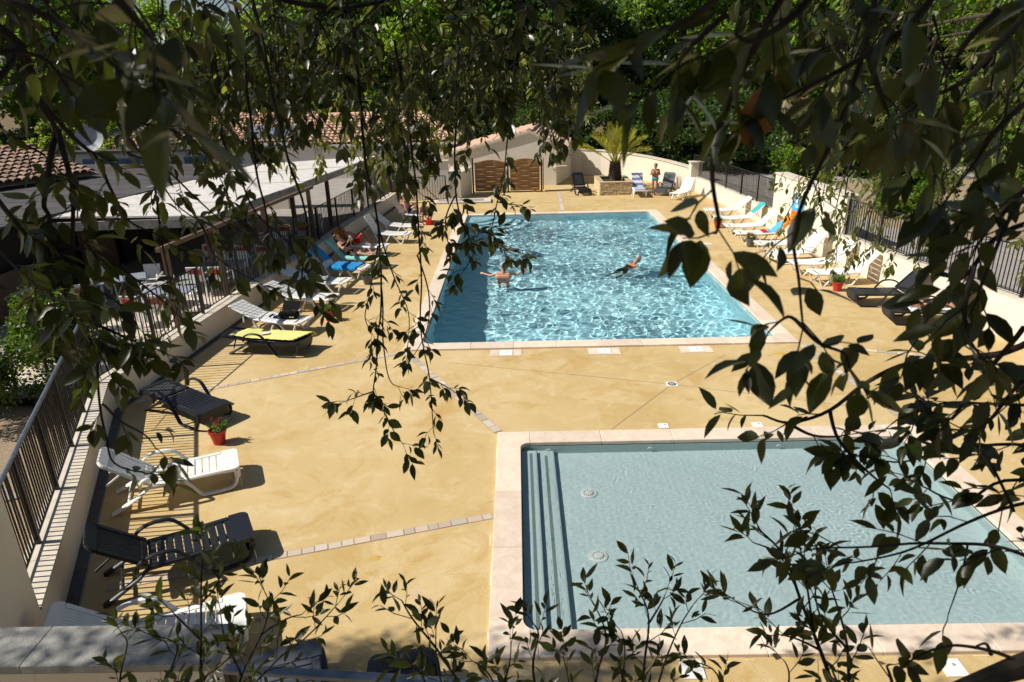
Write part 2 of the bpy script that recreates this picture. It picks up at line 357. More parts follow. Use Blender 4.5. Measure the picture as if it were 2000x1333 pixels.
for x, z in ((.115, -.09), (.37, -.19)):
    MB().box(x, x + .045, sy0 + .004, sy1 - .17, z + .002, z + .005).build('step_strip', 'step_strip', kid)
for x, y in ((1.02, 9.2), (1.0, 7.7)):
    f = MB().lathe([(.13, 0), (.13, .012), (.115, .022), (.085, .024)], 20, (x, y, -.308)).build('floor_inlet', 'lid_white', kid)
    MB().lathe([(.062, 0), (.06, .016), (.03, .020)], 16, (x, y, -.284)).build('inlet_cap', 'lid_white', f)
    for i in range(14):
        a = 2 * PI * i / 14; MB().box(-.006, .006, -.008, .008, 0, .003).build('slot', 'grate', f).matrix_local = Matrix.Translation((x + .076 * math.cos(a), y + .076 * math.sin(a), -.283)) @ Matrix.Rotation(a, 4, 'Z')
for x in (.45, 2.2, 4.4):
    MB().lathe([(.055, 0), (.05, .012), (.02, .016)], 14).build('wall_inlet', 'lid_white', kid).matrix_local = Matrix.Translation((x, sy1 - .003, -.17)) @ Matrix.Rotation(PI / 2, 4, 'X')

# water: a real rippled sheet over each basin
def water(name, x0, x1, y0, y1, z, step, comps, local=None):
    nx, ny = int((x1 - x0) / step), int((y1 - y0) / step)
    X, Y = np.meshgrid(np.linspace(x0, x1, nx + 1), np.linspace(y0, y1, ny + 1)); Z = np.zeros_like(X); r = np.random.default_rng(7)
    for lam0, lam1, slope, n in comps:
        for _ in range(n):
            lam = math.exp(r.uniform(math.log(lam0), math.log(lam1))); th = r.uniform(0, 2 * PI); k = 2 * PI / lam
            ph = k * (X * math.cos(th) + Y * math.sin(th)) + r.uniform(0, 7)
            Z += slope / math.sqrt(n) * 1.414 / k * np.sin(ph + .55 * np.sin(ph * .37 + 1.3))
    if local: Z = local(X, Y, Z, r)
    v = np.stack([X, Y, Z + z], -1).reshape(-1, 3)
    i = np.arange(ny * (nx + 1)).reshape(ny, nx + 1)[:, :-1].ravel()
    f = np.stack([i, i + 1, i + nx + 2, i + nx + 1], -1)
    me = bpy.data.meshes.new(name); me.from_pydata(v.tolist(), [], f.tolist()); me.materials.append(MATS['water'])
    me.polygons.foreach_set('use_smooth', [True] * len(me.polygons)); me.update()
    return tag(link(name, me), kind='structure')
def busy(X, Y, Z, r):
    calm = .62 + .30 * np.clip((Y - 14.5) / 4, 0, 1) + .35 * np.clip((Y - 20) / 8, 0, 1); calm = calm * (1 + .35 * np.sin(X * .9 + Y * .5) * np.sin(Y * .7 - X * .3))
    return Z * calm
water('pool_water', mx0 - .006, mx1 + .006, my0 - .006, my1 + .006, -.035, .035, [(.30, .95, .05, 30), (.15, .32, .034, 24)], busy)
def rings(X, Y, Z, r):
    for _ in range(420):
        u = r.normal(0, .8); cx, cy = 4.35 - u * .5 + r.normal(0, .34), 8.3 + u + r.normal(0, .28); wd = r.uniform(.03, .11); th = r.uniform(0, 2 * PI)
        if r.random() < .2: cx, cy = r.uniform(1.2, 6.3), r.uniform(6.2, 10.2)
        i0, i1 = np.searchsorted(X[0], [cx - 3 * wd, cx + 3 * wd]); j0, j1 = np.searchsorted(Y[:, 0], [cy - 3 * wd, cy + 3 * wd]); x, y = X[j0:j1, i0:i1] - cx, Y[j0:j1, i0:i1] - cy
        d = x * math.cos(th) + y * math.sin(th) + r.uniform(-3, 3) * (y * math.cos(th) - x * math.sin(th)) ** 2
        Z[j0:j1, i0:i1] += r.uniform(.0003, .0010) * (.45 if wd > .075 else 1) * np.sin(2 * PI * d / r.uniform(.05, .10) + r.uniform(0, 6)) * np.exp(-(x * x + y * y) / wd ** 2)
    return Z
water('paddling_pool_water', sx0 - .006, sx1 + .006, sy0 - .006, sy1 + .006, -.03, .02, [(.07, .16, .010, 18), (.2, .6, .008, 10)], rings)

# stone strips let into the deck, saw cuts, lids, drain
SS = [bevel_mesh(MB().box(-.5, .5, -.5, .5, 0, 1).mesh('strip_stone', m), .02, 1) for m in ('strip_stone', 'strip_stone', 'strip_stone_grey', 'strip_stone_pink')]
def stone_strip(a, b_, wd, ln, rng, z=.006):
    a, b_ = Vector((a[0], a[1], 0)), Vector((b_[0], b_[1], 0)); d = b_ - a; L = d.length; d.normalize(); ang = math.atan2(d.y, d.x); t = 0
    m = MB(); n = Vector((-d.y, d.x, 0)) * (wd / 2 + .008); m.quad(*[p + Vector((0, 0, .002)) for p in (a - n, b_ - n, b_ + n, a + n)]); m.build('joint_bed', 'mortar', deck)
    while t < L - .03:
        l = min(ln * rng.uniform(.75, 1.3), L - t); w2 = wd * rng.uniform(.93, 1.0); p = a + d * (t + l / 2)
        link('stone', rng.choice(SS), deck, mw=Matrix.Translation((p.x, p.y, 0)) @ Matrix.Rotation(ang + rng.uniform(-.02, .02), 4, 'Z') @ Matrix.Diagonal((l - .014, w2, z + rng.uniform(0, .004), 1)))
        t += l
stone_strip((-5.3, 7.0), (-.46, 8.40), .13, .19, rng)
stone_strip((-7.75, 12.45), (-2.78, 14.86), .13, .2, rng)
stone_strip((-2.66, 14.86), (-.42, 10.92), .15, .22, rng)
stone_strip((6.50, 14.85), (6.92, 10.9), .15, .3, rng)
stone_strip((6.55, 14.85), (9.9, 13.7), .13, .3, rng)
stone_strip((2.28, 38.5), (2.12, 32.3), .2, .3, rng)
stone_strip((6.95, 8.6), (10.8, 7.5), .13, .3, rng)
m = MB()
for a, b_ in (((3.07, 12.82), (4.6, 14.35)), ((3.07, 12.82), (1.6, 10.95)), ((3.07, 12.82), (6.4, 11.6)), ((3.07, 12.82), (-1.6, 14.2)), ((-2.8, 20.4), (-5.2, 20.6)), ((6.5, 24.4), (9.0, 24.0)), ((6.5, 20.0), (9.3, 19.6)), ((-2.75, 24.3), (-5, 24.6))):
    a, b_ = Vector((*a, .0035)), Vector((*b_, .0035)); d = (b_ - a).normalized(); n = Vector((-d.y, d.x, 0)) * .006; m.quad(a - n, b_ - n, b_ + n, a + n)
m.build('saw_cut', 'mortar', deck)
lm = MB(); lr = random.Random(31)
for X0, X1, Y0, Y1 in ((MX0, MX1, MY0, MY1), (SX0, SX1, SY0, SY1)):       # lime and grout marks beside the coping
    for a, b_, n_ in (((X0, Y0), (X1, Y0), (0, -1)), ((X0, Y0), (X0, Y1), (-1, 0)), ((X1, Y0), (X1, Y1), (1, 0)), ((X0, Y1), (X1, Y1), (0, 1))):
        A, B_, N_ = Vector((*a, .003)), Vector((*b_, .003)), Vector((*n_, 0)); L = (B_ - A).length; u = 0; d = (B_ - A) / L
        while u < L:
            l = lr.uniform(.03, .5); o_ = abs(lr.gauss(.01, .02)); h = lr.uniform(.004, .018)
            if lr.random() < .62 and u + l < L: p = A + d * u + N_ * (o_ + .002); q = A + d * (u + l) + N_ * (o_ + .002 + lr.uniform(-.002, .006)); lm.quad(p, q, q + N_ * h * lr.uniform(.3, 1), p + N_ * h)
            u += l + lr.uniform(.02, .25)
tag(lm.build('lime_marks', 'lime', deck), kind='stuff')
for x, y, rad in ((-1.98, 7.5, .075), (5.83, 14.35, .14), (5.55, 14.25, .06), (.2, 14.35, .10), (.45, 14.3, .06), (.0, 14.28, .05), (-3.4, 21.6, .22), (-3.2, 21.75, .12), (-1.9, 9.9, .05), (1.2, 12.2, .06)):
    k = 14; ph = lr.uniform(0, 6); pts = [(x + rad * (1 + .35 * math.sin(3 * a + ph) + lr.uniform(-.2, .2)) * math.cos(a), y + rad * .6 * (1 + .3 * math.sin(2 * a + ph)) * math.sin(a)) for a in [2 * PI * i / k for i in range(k)]]
    MB().add([(p[0], p[1], .0025) for p in pts], [tuple(range(k))]).build('stain', 'stain', deck)
def lid(x, y, frame, label, s=.155):
    t = thing('skimmer_lid', label, 'lid', (x, y, 0), 0, 'white square lids let into the deck')
    if frame:
        for x0, x1, y0, y1 in ((-.36, .36, .165, .2), (-.36, .36, -.2, -.165), (-.36, -.165, -.163, .163), (.165, .36, -.163, .163)): MB().box(x0, x1, y0, y1, .001, .009).build('frame_stone', 'coping', t)
    bevel = bevel_mesh(MB().box(-s, s, -s, s, .001, .014).mesh('lid_plate', 'lid_white'), .004, 1); link('lid_plate', bevel, t)
    MB().lathe([(.02, 0), (.02, .004), (.012, .006)], 10, (.03, .03, .013)).build('lid_knob', 'cap_weathered', t)
lid(-.34, 14.72, 1, 'white square lid in stone surround, leftmost of three in front of the big pool')
lid(1.92, 14.70, 1, 'white square lid in stone surround, middle one in front of the big pool')
lid(4.02, 14.70, 1, 'white square lid in stone surround, rightmost of three in front of the big pool')
lid(6.82, 20.85, 1, 'white square lid in stone surround beside the right pool edge, near the grey flower pot'); lid(6.82, 25.2, 1, 'white square lid in stone surround midway along right pool edge')
lid(6.82, 29.2, 1, 'white square lid in stone surround at far end of right pool edge')
lid(2.54, 11.03, 0, 'small white lid above the far coping of the paddling pool, left of two', .09); lid(4.21, 11.0, 0, 'small white lid above the far coping of the paddling pool, right of two', .09)
lid(4.47, 5.56, 0, 'bare white lid in front of paddling pool at bottom right', .12); lid(1.75, 5.58, 0, 'bare white lid in front of paddling pool behind the leafy sprigs', .12)
t = thing('floor_drain', 'small square white floor drain with round grille where saw cuts meet', 'drain', (3.07, 12.82, 0))
MB().box(-.11, .11, -.11, .11, .001, .010).build('drain_plate', 'lid_white', t); MB().lathe([(.085, 0), (.085, .004), (.07, .004), (.069, .0005)], 20, (0, 0, .0102)).build('drain_ring', 'grate', t); MB().lathe([(.06, 0), (.06, .004), (.03, .005)], 18, (0, 0, .0102)).build('drain_grille', 'cap_weathered', t)

# ------------------------------------------------------------------ walls and fences
def offset_line(P, d):
    """line moved sideways (to its left) by d with mitred corners"""
    P = [Vector((p[0], p[1])) for p in P]; out = []
    for i in range(len(P)):
        n = []
        for a, b_ in ((i - 1, i), (i, i + 1)):
            if 0 <= a and b_ < len(P): e = (P[b_] - P[a]).normalized(); n.append(Vector((-e.y, e.x)))
        m = sum(n, Vector((0, 0))); m.normalize(); out.append(P[i] + m * (d / max(.3, m.dot(n[0]))))
    return out
def wall_mesh(P, d0, d1, z0, z1, mb=None):
    A, B = offset_line(P, d0), offset_line(P, d1); mb = mb or MB(); n = len(P)
    ztop = z1 if isinstance(z1, (list, tuple)) else [z1] * n
    vs = [(p.x, p.y, z0) for p in A] + [(p.x, p.y, z0) for p in B] + [(p.x, p.y, z) for p, z in zip(A, ztop)] + [(p.x, p.y, z) for p, z in zip(B, ztop)]
    fs = []
    for i in range(n - 1): fs += [(i, i + 1, 2 * n + i + 1, 2 * n + i), (n + i + 1, n + i, 3 * n + i, 3 * n + i + 1), (2 * n + i, 2 * n + i + 1, 3 * n + i + 1, 3 * n + i), (i + 1, i, n + i, n + i + 1)]
    fs += [(0, 2 * n, 3 * n, n), (n - 1, 2 * n - 1, 4 * n - 1, 3 * n - 1)]
    return mb.add(vs, fs)
def fence(t, P, z, h, sp, post_every, rng, bars='black_metal', top='black_metal', topr=.02, post=.03):
    pk = MB().box(-.0095, .0095, -.0095, .0095, .07, h - .01).mesh('picket', bars); po = MB().box(-post, post, -post, post, 0, h + .005).mesh('post', bars)
    P = [Vector((p[0], p[1])) for p in P]
    for i in range(len(P) - 1):
        d = P[i + 1] - P[i]; L = d.length; a = math.atan2(d.y, d.x); n = max(1, round(L / sp)); npst = max(1, round(L / post_every))
        for k in range(n + 1):
            if any(abs(k / n - q / npst) * L < .05 for q in range(npst + 1)): continue
            q = P[i] + d * (k / n); link('picket', pk, t, (q.x, q.y, z), (rng.uniform(-.006, .006), rng.uniform(-.006, .006), a))
        for k in range(npst + (1 if i == len(P) - 2 else 0)):
            q = P[i] + d * (k / npst); link('post', po, t, (q.x, q.y, z), (0, 0, a))
        A, B = Vector((*P[i], z)), Vector((*P[i + 1], z)); up = Vector((0, 0, 1))
        MB().tube([A + up * h, B + up * h], topr, 8).build('top_rail', top, t, True); MB().tube([A + up * .07, B + up * .07], .014, 6).build('bottom_rail', bars, t)
LA, LB, LC, LD = (-5.34, 6.0), (-8.0, 12.12), (-7.0, 24.7), (-6.2, 35.6)
LW = [LA, LB, LC, LD]
t = thing('pool_wall', 'low rendered wall with pale stone top under the left fence', 'wall')
wall_mesh(LW, 0, .34, -.1, .56).build('wall_body', 'render', t)
rows = [Vector((*p, 0)) for p in LW]; capr = random.Random(2)
for i in range(3):                                          # cap slabs, butted
    A, B = offset_line(LW, -.015)[i:i + 2], offset_line(LW, .355)[i:i + 2]; L = (A[1] - A[0]).length; n = max(1, round(L / 1.0))
    for k in range(n):
        u0, u1 = k / n + .002 / L * 1.5, (k + 1) / n - .002 / L * 1.5
        q = [A[0].lerp(A[1], u0), A[0].lerp(A[1], u1), B[0].lerp(B[1], u1), B[0].lerp(B[1], u0)]
        MB().prism([tuple(p) for p in q], .56, .602 + capr.uniform(0, .002)).build('cap_stone', 'cap_stone', t)
FL = offset_line(LW, .24)
t = thing('metal_fence', 'black picket fence with blue-grey top rail on the left low wall', 'fence')
fence(t, [FL[0], FL[1]], .6, 1.2, .105, 1.45, rng, top='rail_metal', topr=.028); fence(t, [FL[1], FL[2], FL[3]], .6, 1.16, .15, 2.1, rng, topr=.016)
t = thing('gutter_channel', 'dark slotted drainage channel at the foot of the left wall', 'drain')
GI = offset_line(LW, -.24)
m = MB(); wall_mesh(LW, -.175, -.005, .001, .006, m); m.build('channel', 'grate', t); 
for d in (-.175, -.135, -.095, -.055): wall_mesh(LW, d, d + .012, .006, .014).build('grate_bar', 'cap_weathered' if d == -.175 else 'grate', t)
# tall end of that wall, and the parapet below the camera
t = thing('tall_wall', 'tall cream rendered wall at bottom left beside the loungers', 'wall')
TW = [(-4.42, 3.9), (LA[0] - .0, LA[1] - .0)]
wall_mesh(TW, 0, .36, -.1, 2.12).build('wall_body', 'render', t); wall_mesh(TW, -.02, .38, 2.12, 2.17).build('wall_cap', 'cap_weathered', t)
t = thing('parapet_wall', 'broad weathered grey parapet top at the bottom left corner', 'wall')
pr = random.Random(3)
bevel = bevel_mesh(MB().box(-4.37, -2.26, 3.79, 4.07, -.1, 2.0).mesh('wall_body', 'render'), .05, 3); link('wall_body', bevel, t)
for x0, x1 in ((-4.75, -3.622), (-3.62, -2.22)):
    m = bevel_mesh(MB().box(x0, x1, 3.74, 4.13, 2.003, 2.07 + pr.uniform(0, .002)).mesh('cap_slab', 'cap_weathered'), .004, 1); link('cap_slab', m, t)
t = thing('balustrade', 'dark metal railing just below the camera at the bottom edge', 'railing')
BA, BB = Vector((-2.16, 3.752, 0)), Vector((2.4, 3.33, 0)); BD = BB - BA; bang = math.atan2(BD.y, BD.x)
for nm, z0, z1, hw, m in (('top_rail', 1.99, 2.03, .035, 'rail_metal'), ('bottom_rail', .3, .34, .012, 'black_metal')):
    link(nm, bevel_mesh(MB().box(0, BD.length, -hw, hw, z0, z1).mesh(nm, m), .006, 1), t, mw=Matrix.Translation(BA) @ Matrix.Rotation(bang, 4, 'Z'))
bp = MB().box(-.008, .008, -.008, .008, .34, 1.99).mesh('picket', 'black_metal'); bq = MB().box(-.02, .02, -.02, .02, 0, 1.99).mesh('post', 'black_metal')
for i in range(39): link('picket', bp, t, BA + BD * ((i + .5) / 39), (0, 0, bang))
for i in range(4): link('post', bq, t, BA + BD * (i / 3 * .994 + .003), (0, 0, bang))

# left terrace, garden
TW_out = offset_line(LW, .345)
m = MB(); m.add([(p.x, p.y, .12) for p in TW_out[:2]] + [(-40, 14, .12), (-40, -10, .12), (-6, -10, .12)], [(0, 1, 2, 3, 4)]); struct('garden_ground', m, 'gravel')
m = MB(); m.add([(TW_out[1].x, TW_out[1].y, .30), (TW_out[2].x, TW_out[2].y, .30), (TW_out[3].x, TW_out[3].y, .30), (-6.4, 47, .30), (-45, 47, .30), (-45, 13, .30)], [(0, 1, 2, 3, 4, 5)]); terr = struct('terrace', m, 'path')
pv = bevel_mesh(MB().box(-.5, .5, -.5, .5, 0, 1).mesh('paving_slab', 'paving'), .012, 1); d1 = (TW_out[2] - TW_out[1]).normalized(); n1 = Vector((-d1.y, d1.x)); ang = math.atan2(d1.y, d1.x)
for i in range(22):
    for j in range(6):
        p = TW_out[1] + d1 * (.27 + i * .5) + n1 * (.28 + j * .5)
        link('paving_slab', pv, terr, mw=Matrix.Translation((p.x, p.y, .30)) @ Matrix.Rotation(ang, 4, 'Z') @ Matrix.Diagonal((.485, .485, .02 + rng.uniform(0, .004), 1)))
m = MB().prism([(-8.35, 9.3), (-8.9, 9.0), (-11.5, 7.4), (-11.2, 6.9), (-7.6, 8.9)], .121, .15); struct('garden_path', m, 'path')

# right side
RW = [(11.9, 9.0), (11.25, 14.95), (10.72, 18.3), (10.33, 21.77)]
RB = [(10.33, 21.77), (10.16, 27.6)]
RF = [(10.16, 27.6), (10.0, 31.5), (9.75, 35.4), (9.45, 38.0)]
t = thing('boundary_wall', 'low cream wall carrying black fence behind the right-hand loungers', 'wall')
wall_mesh(RW, -.32, 0, -.1, .97).build('wall_body', 'render', t); wall_mesh(RW, -.33, .012, .97, 1.0).build('wall_cap', 'cap_stone', t)
t = thing('rendered_screen_wall', 'tall cream wall block with the safety poster, right of pool', 'wall')
wall_mesh(RB, -.42, 0, -.1, 2.18).build('wall_body', 'render', t); 
for a, b_ in ((0, .34), (.342, .66), (.662, 1)): wall_mesh([Vector(RB[0]).lerp(Vector(RB[1]), a), Vector(RB[0]).lerp(Vector(RB[1]), b_)], -.46, .04, 2.18, 2.235).build('cap_stone', 'cap_stone', t)
t = thing('boundary_wall', 'low cream wall with black fence between tall poster wall and far corner', 'wall')
wall_mesh(RF, -.3, 0, -.1, .75).build('wall_body', 'render', t); wall_mesh(RF, -.31, .012, .75, .78).build('wall_cap', 'cap_stone', t)
t = thing('metal_fence', 'black picket fence on the low wall at the right edge of the photo', 'fence')
fence(t, offset_line(RW, -.1), 1.0, 1.12, .115, 2.3, rng)
t = thing('metal_fence', 'short black picket fence between tall poster wall and curved wall', 'fence')
fence(t, offset_line(RF, -.1), .78, 1.1, .12, 2.0, rng)
CP = [(9.45, 38.0), (9.2, 39.0), (8.6, 40.6), (7.7, 42.2), (6.6, 43.6), (5.3, 44.7), (4.1, 45.4), (3.1, 45.8)]
CH = [1.12, 1.16, 1.25, 1.36, 1.46, 1.52, 1.55, 1.56]
t = thing('curved_wall', 'curved cream garden wall with pale coping behind the palm', 'wall')
wall_mesh(CP, -.28, 0, -.1, CH).build('wall_body', 'render', t)
for i in range(len(CP) - 1):
    A, B = offset_line(CP, -.33), offset_line(CP, .05); q = [A[i], A[i + 1], B[i + 1], B[i]]; z = [CH[i], CH[i + 1], CH[i + 1], CH[i]]
    MB().add([(p.x, p.y, h) for p, h in zip(q, z)] + [(p.x, p.y, h + .06) for p, h in zip(q, z)], [(0, 3, 2, 1), (4, 5, 6, 7), (0, 1, 5, 4), (1, 2, 6, 5), (2, 3, 7, 6), (3, 0, 4, 7)]).build('coping_stone', 'cap_stone', t)
t = thing('wall_pillar', 'square cream pillar with flat cap where curved wall ends', 'pillar', (9.55, 37.7, 0))
MB().box(-.3, .3, -.3, .3, -.05, 1.5).build('pillar_body', 'render', t); MB().box(-.35, .35, -.35, .35, 1.5, 1.56).build('pillar_cap', 'cap_stone', t)
m = MB(); m.add([(11.95, 5, .55), (60, 5, .55), (60, 60, .55), (9.9, 60, .55), (9.62, 38, .55), (9.92, 35.4, .55), (10.17, 31.5, .55), (10.35, 27.6, .55), (10.52, 21.77, .55), (10.9, 18.3, .55), (11.43, 14.95, .55), (12.08, 9, .55)], [tuple(range(12))]); struct('lane', m, 'path')
m = MB().prism([(13.6, 22.5), (60, 22.5), (60, 36), (13.2, 36)], .551, .58); struct('planting_bed', m, 'gravel')
# safety poster on the tall wall (flat print)
def wallpt(v, z, off):                                      # v metres from the near end of the tall block, towards the far end
    a, b_ = Vector(RB[0]), Vector(RB[1]); d = (b_ - a).normalized(); p = a + d * v - Vector((d.y, -d.x)) * off; return Vector((p.x, p.y, z))
t = thing('safety_poster', 'blue and orange pool rules poster on the tall cream wall', 'poster')
def card(name, v0, v1, z0, z1, off, m): return MB().add([wallpt(v0, z0, off), wallpt(v1, z0, off), wallpt(v1, z1, off), wallpt(v0, z1, off)] + [wallpt(v0, z0, .002), wallpt(v1, z0, .002), wallpt(v1, z1, .002), wallpt(v0, z1, .002)], [(0, 1, 2, 3), (0, 4, 5, 1), (1, 5, 6, 2), (2, 6, 7, 3), (3, 7, 4, 0)]).build(name, m, t)
PV = 2.95
card('board', PV, PV + 1.06, .72, 1.72, .012, 'cloth_sky'); card('header_band', PV + .02, PV + 1.04, 1.58, 1.70, .016, 'cloth_navy'); card('lower_panel', PV + .44, PV + 1.04, .76, 1.10, .016, 'cloth_orange')
card('notice', PV + .03, PV + .42, .76, 1.13, .016, 'cloth_white')
for v, z, a, h in ((PV + .16, 1.22, .22, .10), (PV + .52, 1.24, .22, .10), (PV + .60, 1.42, .30, .10)): card('picture', v, v + a, z, z + h, .017, 'lid_white')
for i in range(5): card('text_line', PV + .07, PV + .38 - .04 * (i % 3), 1.07 - i * .06, 1.085 - i * .06, .018, 'cloth_stripe')
for i in range(6): card('text_line', PV + .5, PV + .98 - .05 * (i % 4), 1.05 - i * .05, 1.062 - i * .05, .018, 'cloth_red')
for i, wd in enumerate((.10, .06, .10, .08, .11, .07, .1)): card('header_letter', PV + .10 + i * .125, PV + .10 + i * .125 + wd, 1.615, 1.665, .018, 'lid_white')

# ================================================================== LOUNGERS
def strip_outline(hw, x0, x1, rc, n=5):
    """flat panel outline with both far corners rounded"""
    return [(x0, -hw)] + [(x1 - rc + rc * math.sin(a), -hw + rc - rc * math.cos(a)) for a in [i * PI / 2 / n for i in range(n + 1)]] + \
           [(x1 - rc + rc * math.cos(a), hw - rc + rc * math.sin(a)) for a in [i * PI / 2 / n for i in range(n + 1)]] + [(x0, hw)]
PROTO = {}
def armed_lounger(m):
    """moulded resin lounger: loop armrests running down into skids; origin on the ground under the backrest hinge, +x towards the feet"""
    t = thing('sun_lounger', '', 'sun lounger')
    for s in (-1, 1):
        pr = MB().prism_y([(-.02, .30), (1.0, .295), (1.0, .345), (.5, .335), (-.02, .35)], min(s * .245, s * .335), max(s * .245, s * .335)); link('side_rail', bevel_mesh(pr.mesh('side_rail', m), .012, 2), t)
    sl_ = bevel_mesh(MB().box(-.0455, .0455, -.248, .248, .312, .338).mesh('seat_slat', m), .005, 1)
    for i in range(10): link('seat_slat', sl_, t, (.04 + i * .104, 0, .006 * math.sin(i * .7)))
    e = MB().prism(strip_outline(.345, 1.0, 1.25, .10), .30, .348); e.prism(strip_outline(.33, 1.19, 1.245, .09), .16, .30); link('foot_panel', bevel_mesh(e.mesh('foot_panel', m), .014, 2), t)
    for s in (-1, 1):
        path = smooth_path([(-.14, s * .36, .36), (-.10, s * .37, .47), (.05, s * .375, .535), (.24, s * .375, .535), (.36, s * .375, .47), (.56, s * .375, .20), (.66, s * .375, .055), (.76, s * .37, .03), (1.0, s * .36, .03), (1.13, s * .35, .06), (1.19, s * .34, .18), (1.20, s * .33, .30)], 4)
        MB().tube(path, [.036] * 18 + [.036] * (len(path) - 18), 8, (1.05, .6)).build('armrest', m, t, True)
        lg = MB().tube([(-.02, s * .30, .32), (-.16, s * .31, .22), (-.52, s * .33, .03), (-.57, s * .33, .012)], [.036, .042, .05, .04], 8, (1.15, .6)); lg.build('rear_leg', m, t, True)
    MB().tube([(-.34, -.31, .125), (-.34, .31, .125)], .02, 8).build('cross_bar', m, t, True)
    bk = link('backrest', None, t, (0, 0, .345)); bk.empty_display_size = .05
    f = MB()
    for s in (-1, 1): link('back_rail', bevel_mesh(MB().box(-.66, -.02, min(s * .235, s * .32), max(s * .235, s * .32), -.02, .022).mesh('back_rail', m), .01, 2), bk)
    o = [(-x, y) for x, y in strip_outline(.32, .655, .80, .13)][::-1]; f.prism(o, -.022, .024); link('back_cap', bevel_mesh(f.mesh('back_cap', m), .01, 2), bk)
    link('hinge_bar', bevel_mesh(MB().box(-.11, -.02, -.234, .234, -.018, .02).mesh('hinge_bar', m), .008, 1), bk)
    bs = bevel_mesh(MB().box(-.66, -.115, -.0195, .0195, -.016, .014).mesh('back_slat', m), .004, 1)
    for i in range(11): link('back_slat', bs, bk, (0, -.213 + i * .0426, 0))
    for s in (-1, 1): MB().tube([(-.42, s * .2, -.02), (-.50, s * .2, -.30)], .016, 6).build('back_strut', m, bk, True)
    return t
def legged_lounger(m):
    """armless slatted lounger on V-shaped legs"""
    t = thing('sun_lounger', '', 'sun lounger')
    zc = lambda x: .36 + .02 * math.cos(x * 4.2) - (.05 * (x - 1.1) if x > 1.1 else 0)
    for s in (-1, 1):
        MB().tube([(x, s * .29, zc(x) - .01) for x in [i * .1 for i in range(14)]], .03, 8, (1.25, 1.0)).build('side_rail', m, t, True)
        for a in ((-.02, .18, .42, .62), (.72, 1.0, 1.1, 1.24)):
            MB().tube(smooth_path([(a[0], s * .30, .34), (a[1], s * .31, .03), (a[1] + .05, s * .31, .012), (a[2], s * .31, .03), (a[3], s * .30, .34)], 4), .026, 8, (1.2, .95)).build('leg', m, t, True)
    sl_ = bevel_mesh(MB().box(-.0495, .0495, -.29, .29, -.010, .014).mesh('seat_slat', m), .005, 1)
    for i in range(11): x = .05 + i * .106; link('seat_slat', sl_, t, (x, 0, zc(x) + .01), (0, -math.atan((zc(x + .02) - zc(x - .02)) / .04), 0))
    e = MB().prism(strip_outline(.315, 1.21, 1.36, .09), zc(1.25) - .02, zc(1.25) + .014); link('foot_panel', bevel_mesh(e.mesh('foot_panel', m), .01, 2), t)
    bk = link('backrest', None, t, (0, 0, .375)); f = MB()
    for s in (-1, 1): MB().tube([(-.01, s * .27, -.004), (-.72, s * .27, -.004)], .026, 8, (1.2, .8)).build('back_rail', m, bk, True)
    bs = bevel_mesh(MB().box(-.047, .047, -.285, .285, -.012, .018).mesh('back_slat', m), .005, 1)
    for i in range(6): link('back_slat', bs, bk, (-.07 - i * .107, 0, 0))
    o = [(-x, y) for x, y in strip_outline(.30, .665, .78, .06)][::-1]; link('back_cap', bevel_mesh(MB().prism(o, -.012, .018).mesh('back_cap', m), .008, 1), bk)
    for s in (-1, 1): MB().tube([(-.38, s * .2, -.01), (-.30, s * .2, -.27)], .02, 6).build('back_strut', m, bk, True)
    return t
FOOT = {'A': 1.25, 'B': 1.36}
def lounger(kind, m, foot, hd, back, label, group):
    """foot: ground point under the foot end, hd: degrees of the head-to-foot direction, back: backrest angle"""
    if (kind, m) not in PROTO:
        t = PROTO[(kind, m)] = (armed_lounger if kind == 'A' else legged_lounger)(m); new = True
    else: new = False
    h = math.radians(hd); L = FOOT[kind]; loc = (foot[0] - L * math.cos(h), foot[1] - L * math.sin(h), 0)
    if new: t = PROTO[(kind, m)]; t.location = loc; t.rotation_euler = (0, 0, h); t['label'] = label; t['group'] = group
    else: t = dup(PROTO[(kind, m)], loc, h, label, group)
    for c in t.children:
        if c.name.startswith('backrest'): c.rotation_euler = (0, math.radians(back), 0)
    return Matrix.Translation(loc) @ Matrix.Rotation(h, 4, 'Z'), back
GL, GR, GF = 'sun loungers along the left wall', 'sun loungers along the right wall', 'sun loungers at the far end'
K, Wt, Gy = 'black_resin', 'white_resin', 'grey_resin'
lounger('A', Wt, (-3.17, 6.19), 21, 40, 'white armed lounger half hidden by the parapet at bottom left', GL)
lounger('A', K, (-3.71, 7.84), 29, 40, 'black armed lounger with raised back between two white loungers', GL)
lounger('A', Wt, (-4.55, 9.61), 24, 40, 'white armed lounger with raised back beside red flower pot', GL)
lounger('A', K, (-5.66, 11.4), -33, 1, 'black lounger lying flat in the corner of the left wall', GL)
Lyel = lounger('A', K, (-5.0, 15.0), -11, 6, 'black lounger covered by a yellow towel', GL)
Lbag = lounger('B', Wt, (-5.35, 16.3), -17, 22, 'white slatted lounger carrying a black bag', GL)
lounger('B', Wt, (-5.1, 18.25), -15, 22, 'empty white slatted lounger just behind the one with bag', GL)
Lclo = lounger('B', Wt, (-5.1, 19.9), -12, 20, 'white slatted lounger with crumpled blue-grey cloth on it', GL)
Lblu = lounger('B', Wt, (-4.85, 21.5), -14, 45, 'white slatted lounger draped with bright blue towel', GL)
Lgrn = lounger('B', Wt, (-4.55, 22.75), -14, 42, 'white lounger under reading woman with green towel', GL)
Lora = lounger('B', Wt, (-4.75, 24.5), -16, 35, 'white lounger under the sunbather in red shorts', GL)
lounger('B', Wt, (-4.2, 26.6), -10, 60, 'empty white lounger with steep back beyond sunbather in red', GL)
lounger('B', Wt, (-4.05, 28.2), -10, 40, 'empty white lounger just before the seated couple', GL)
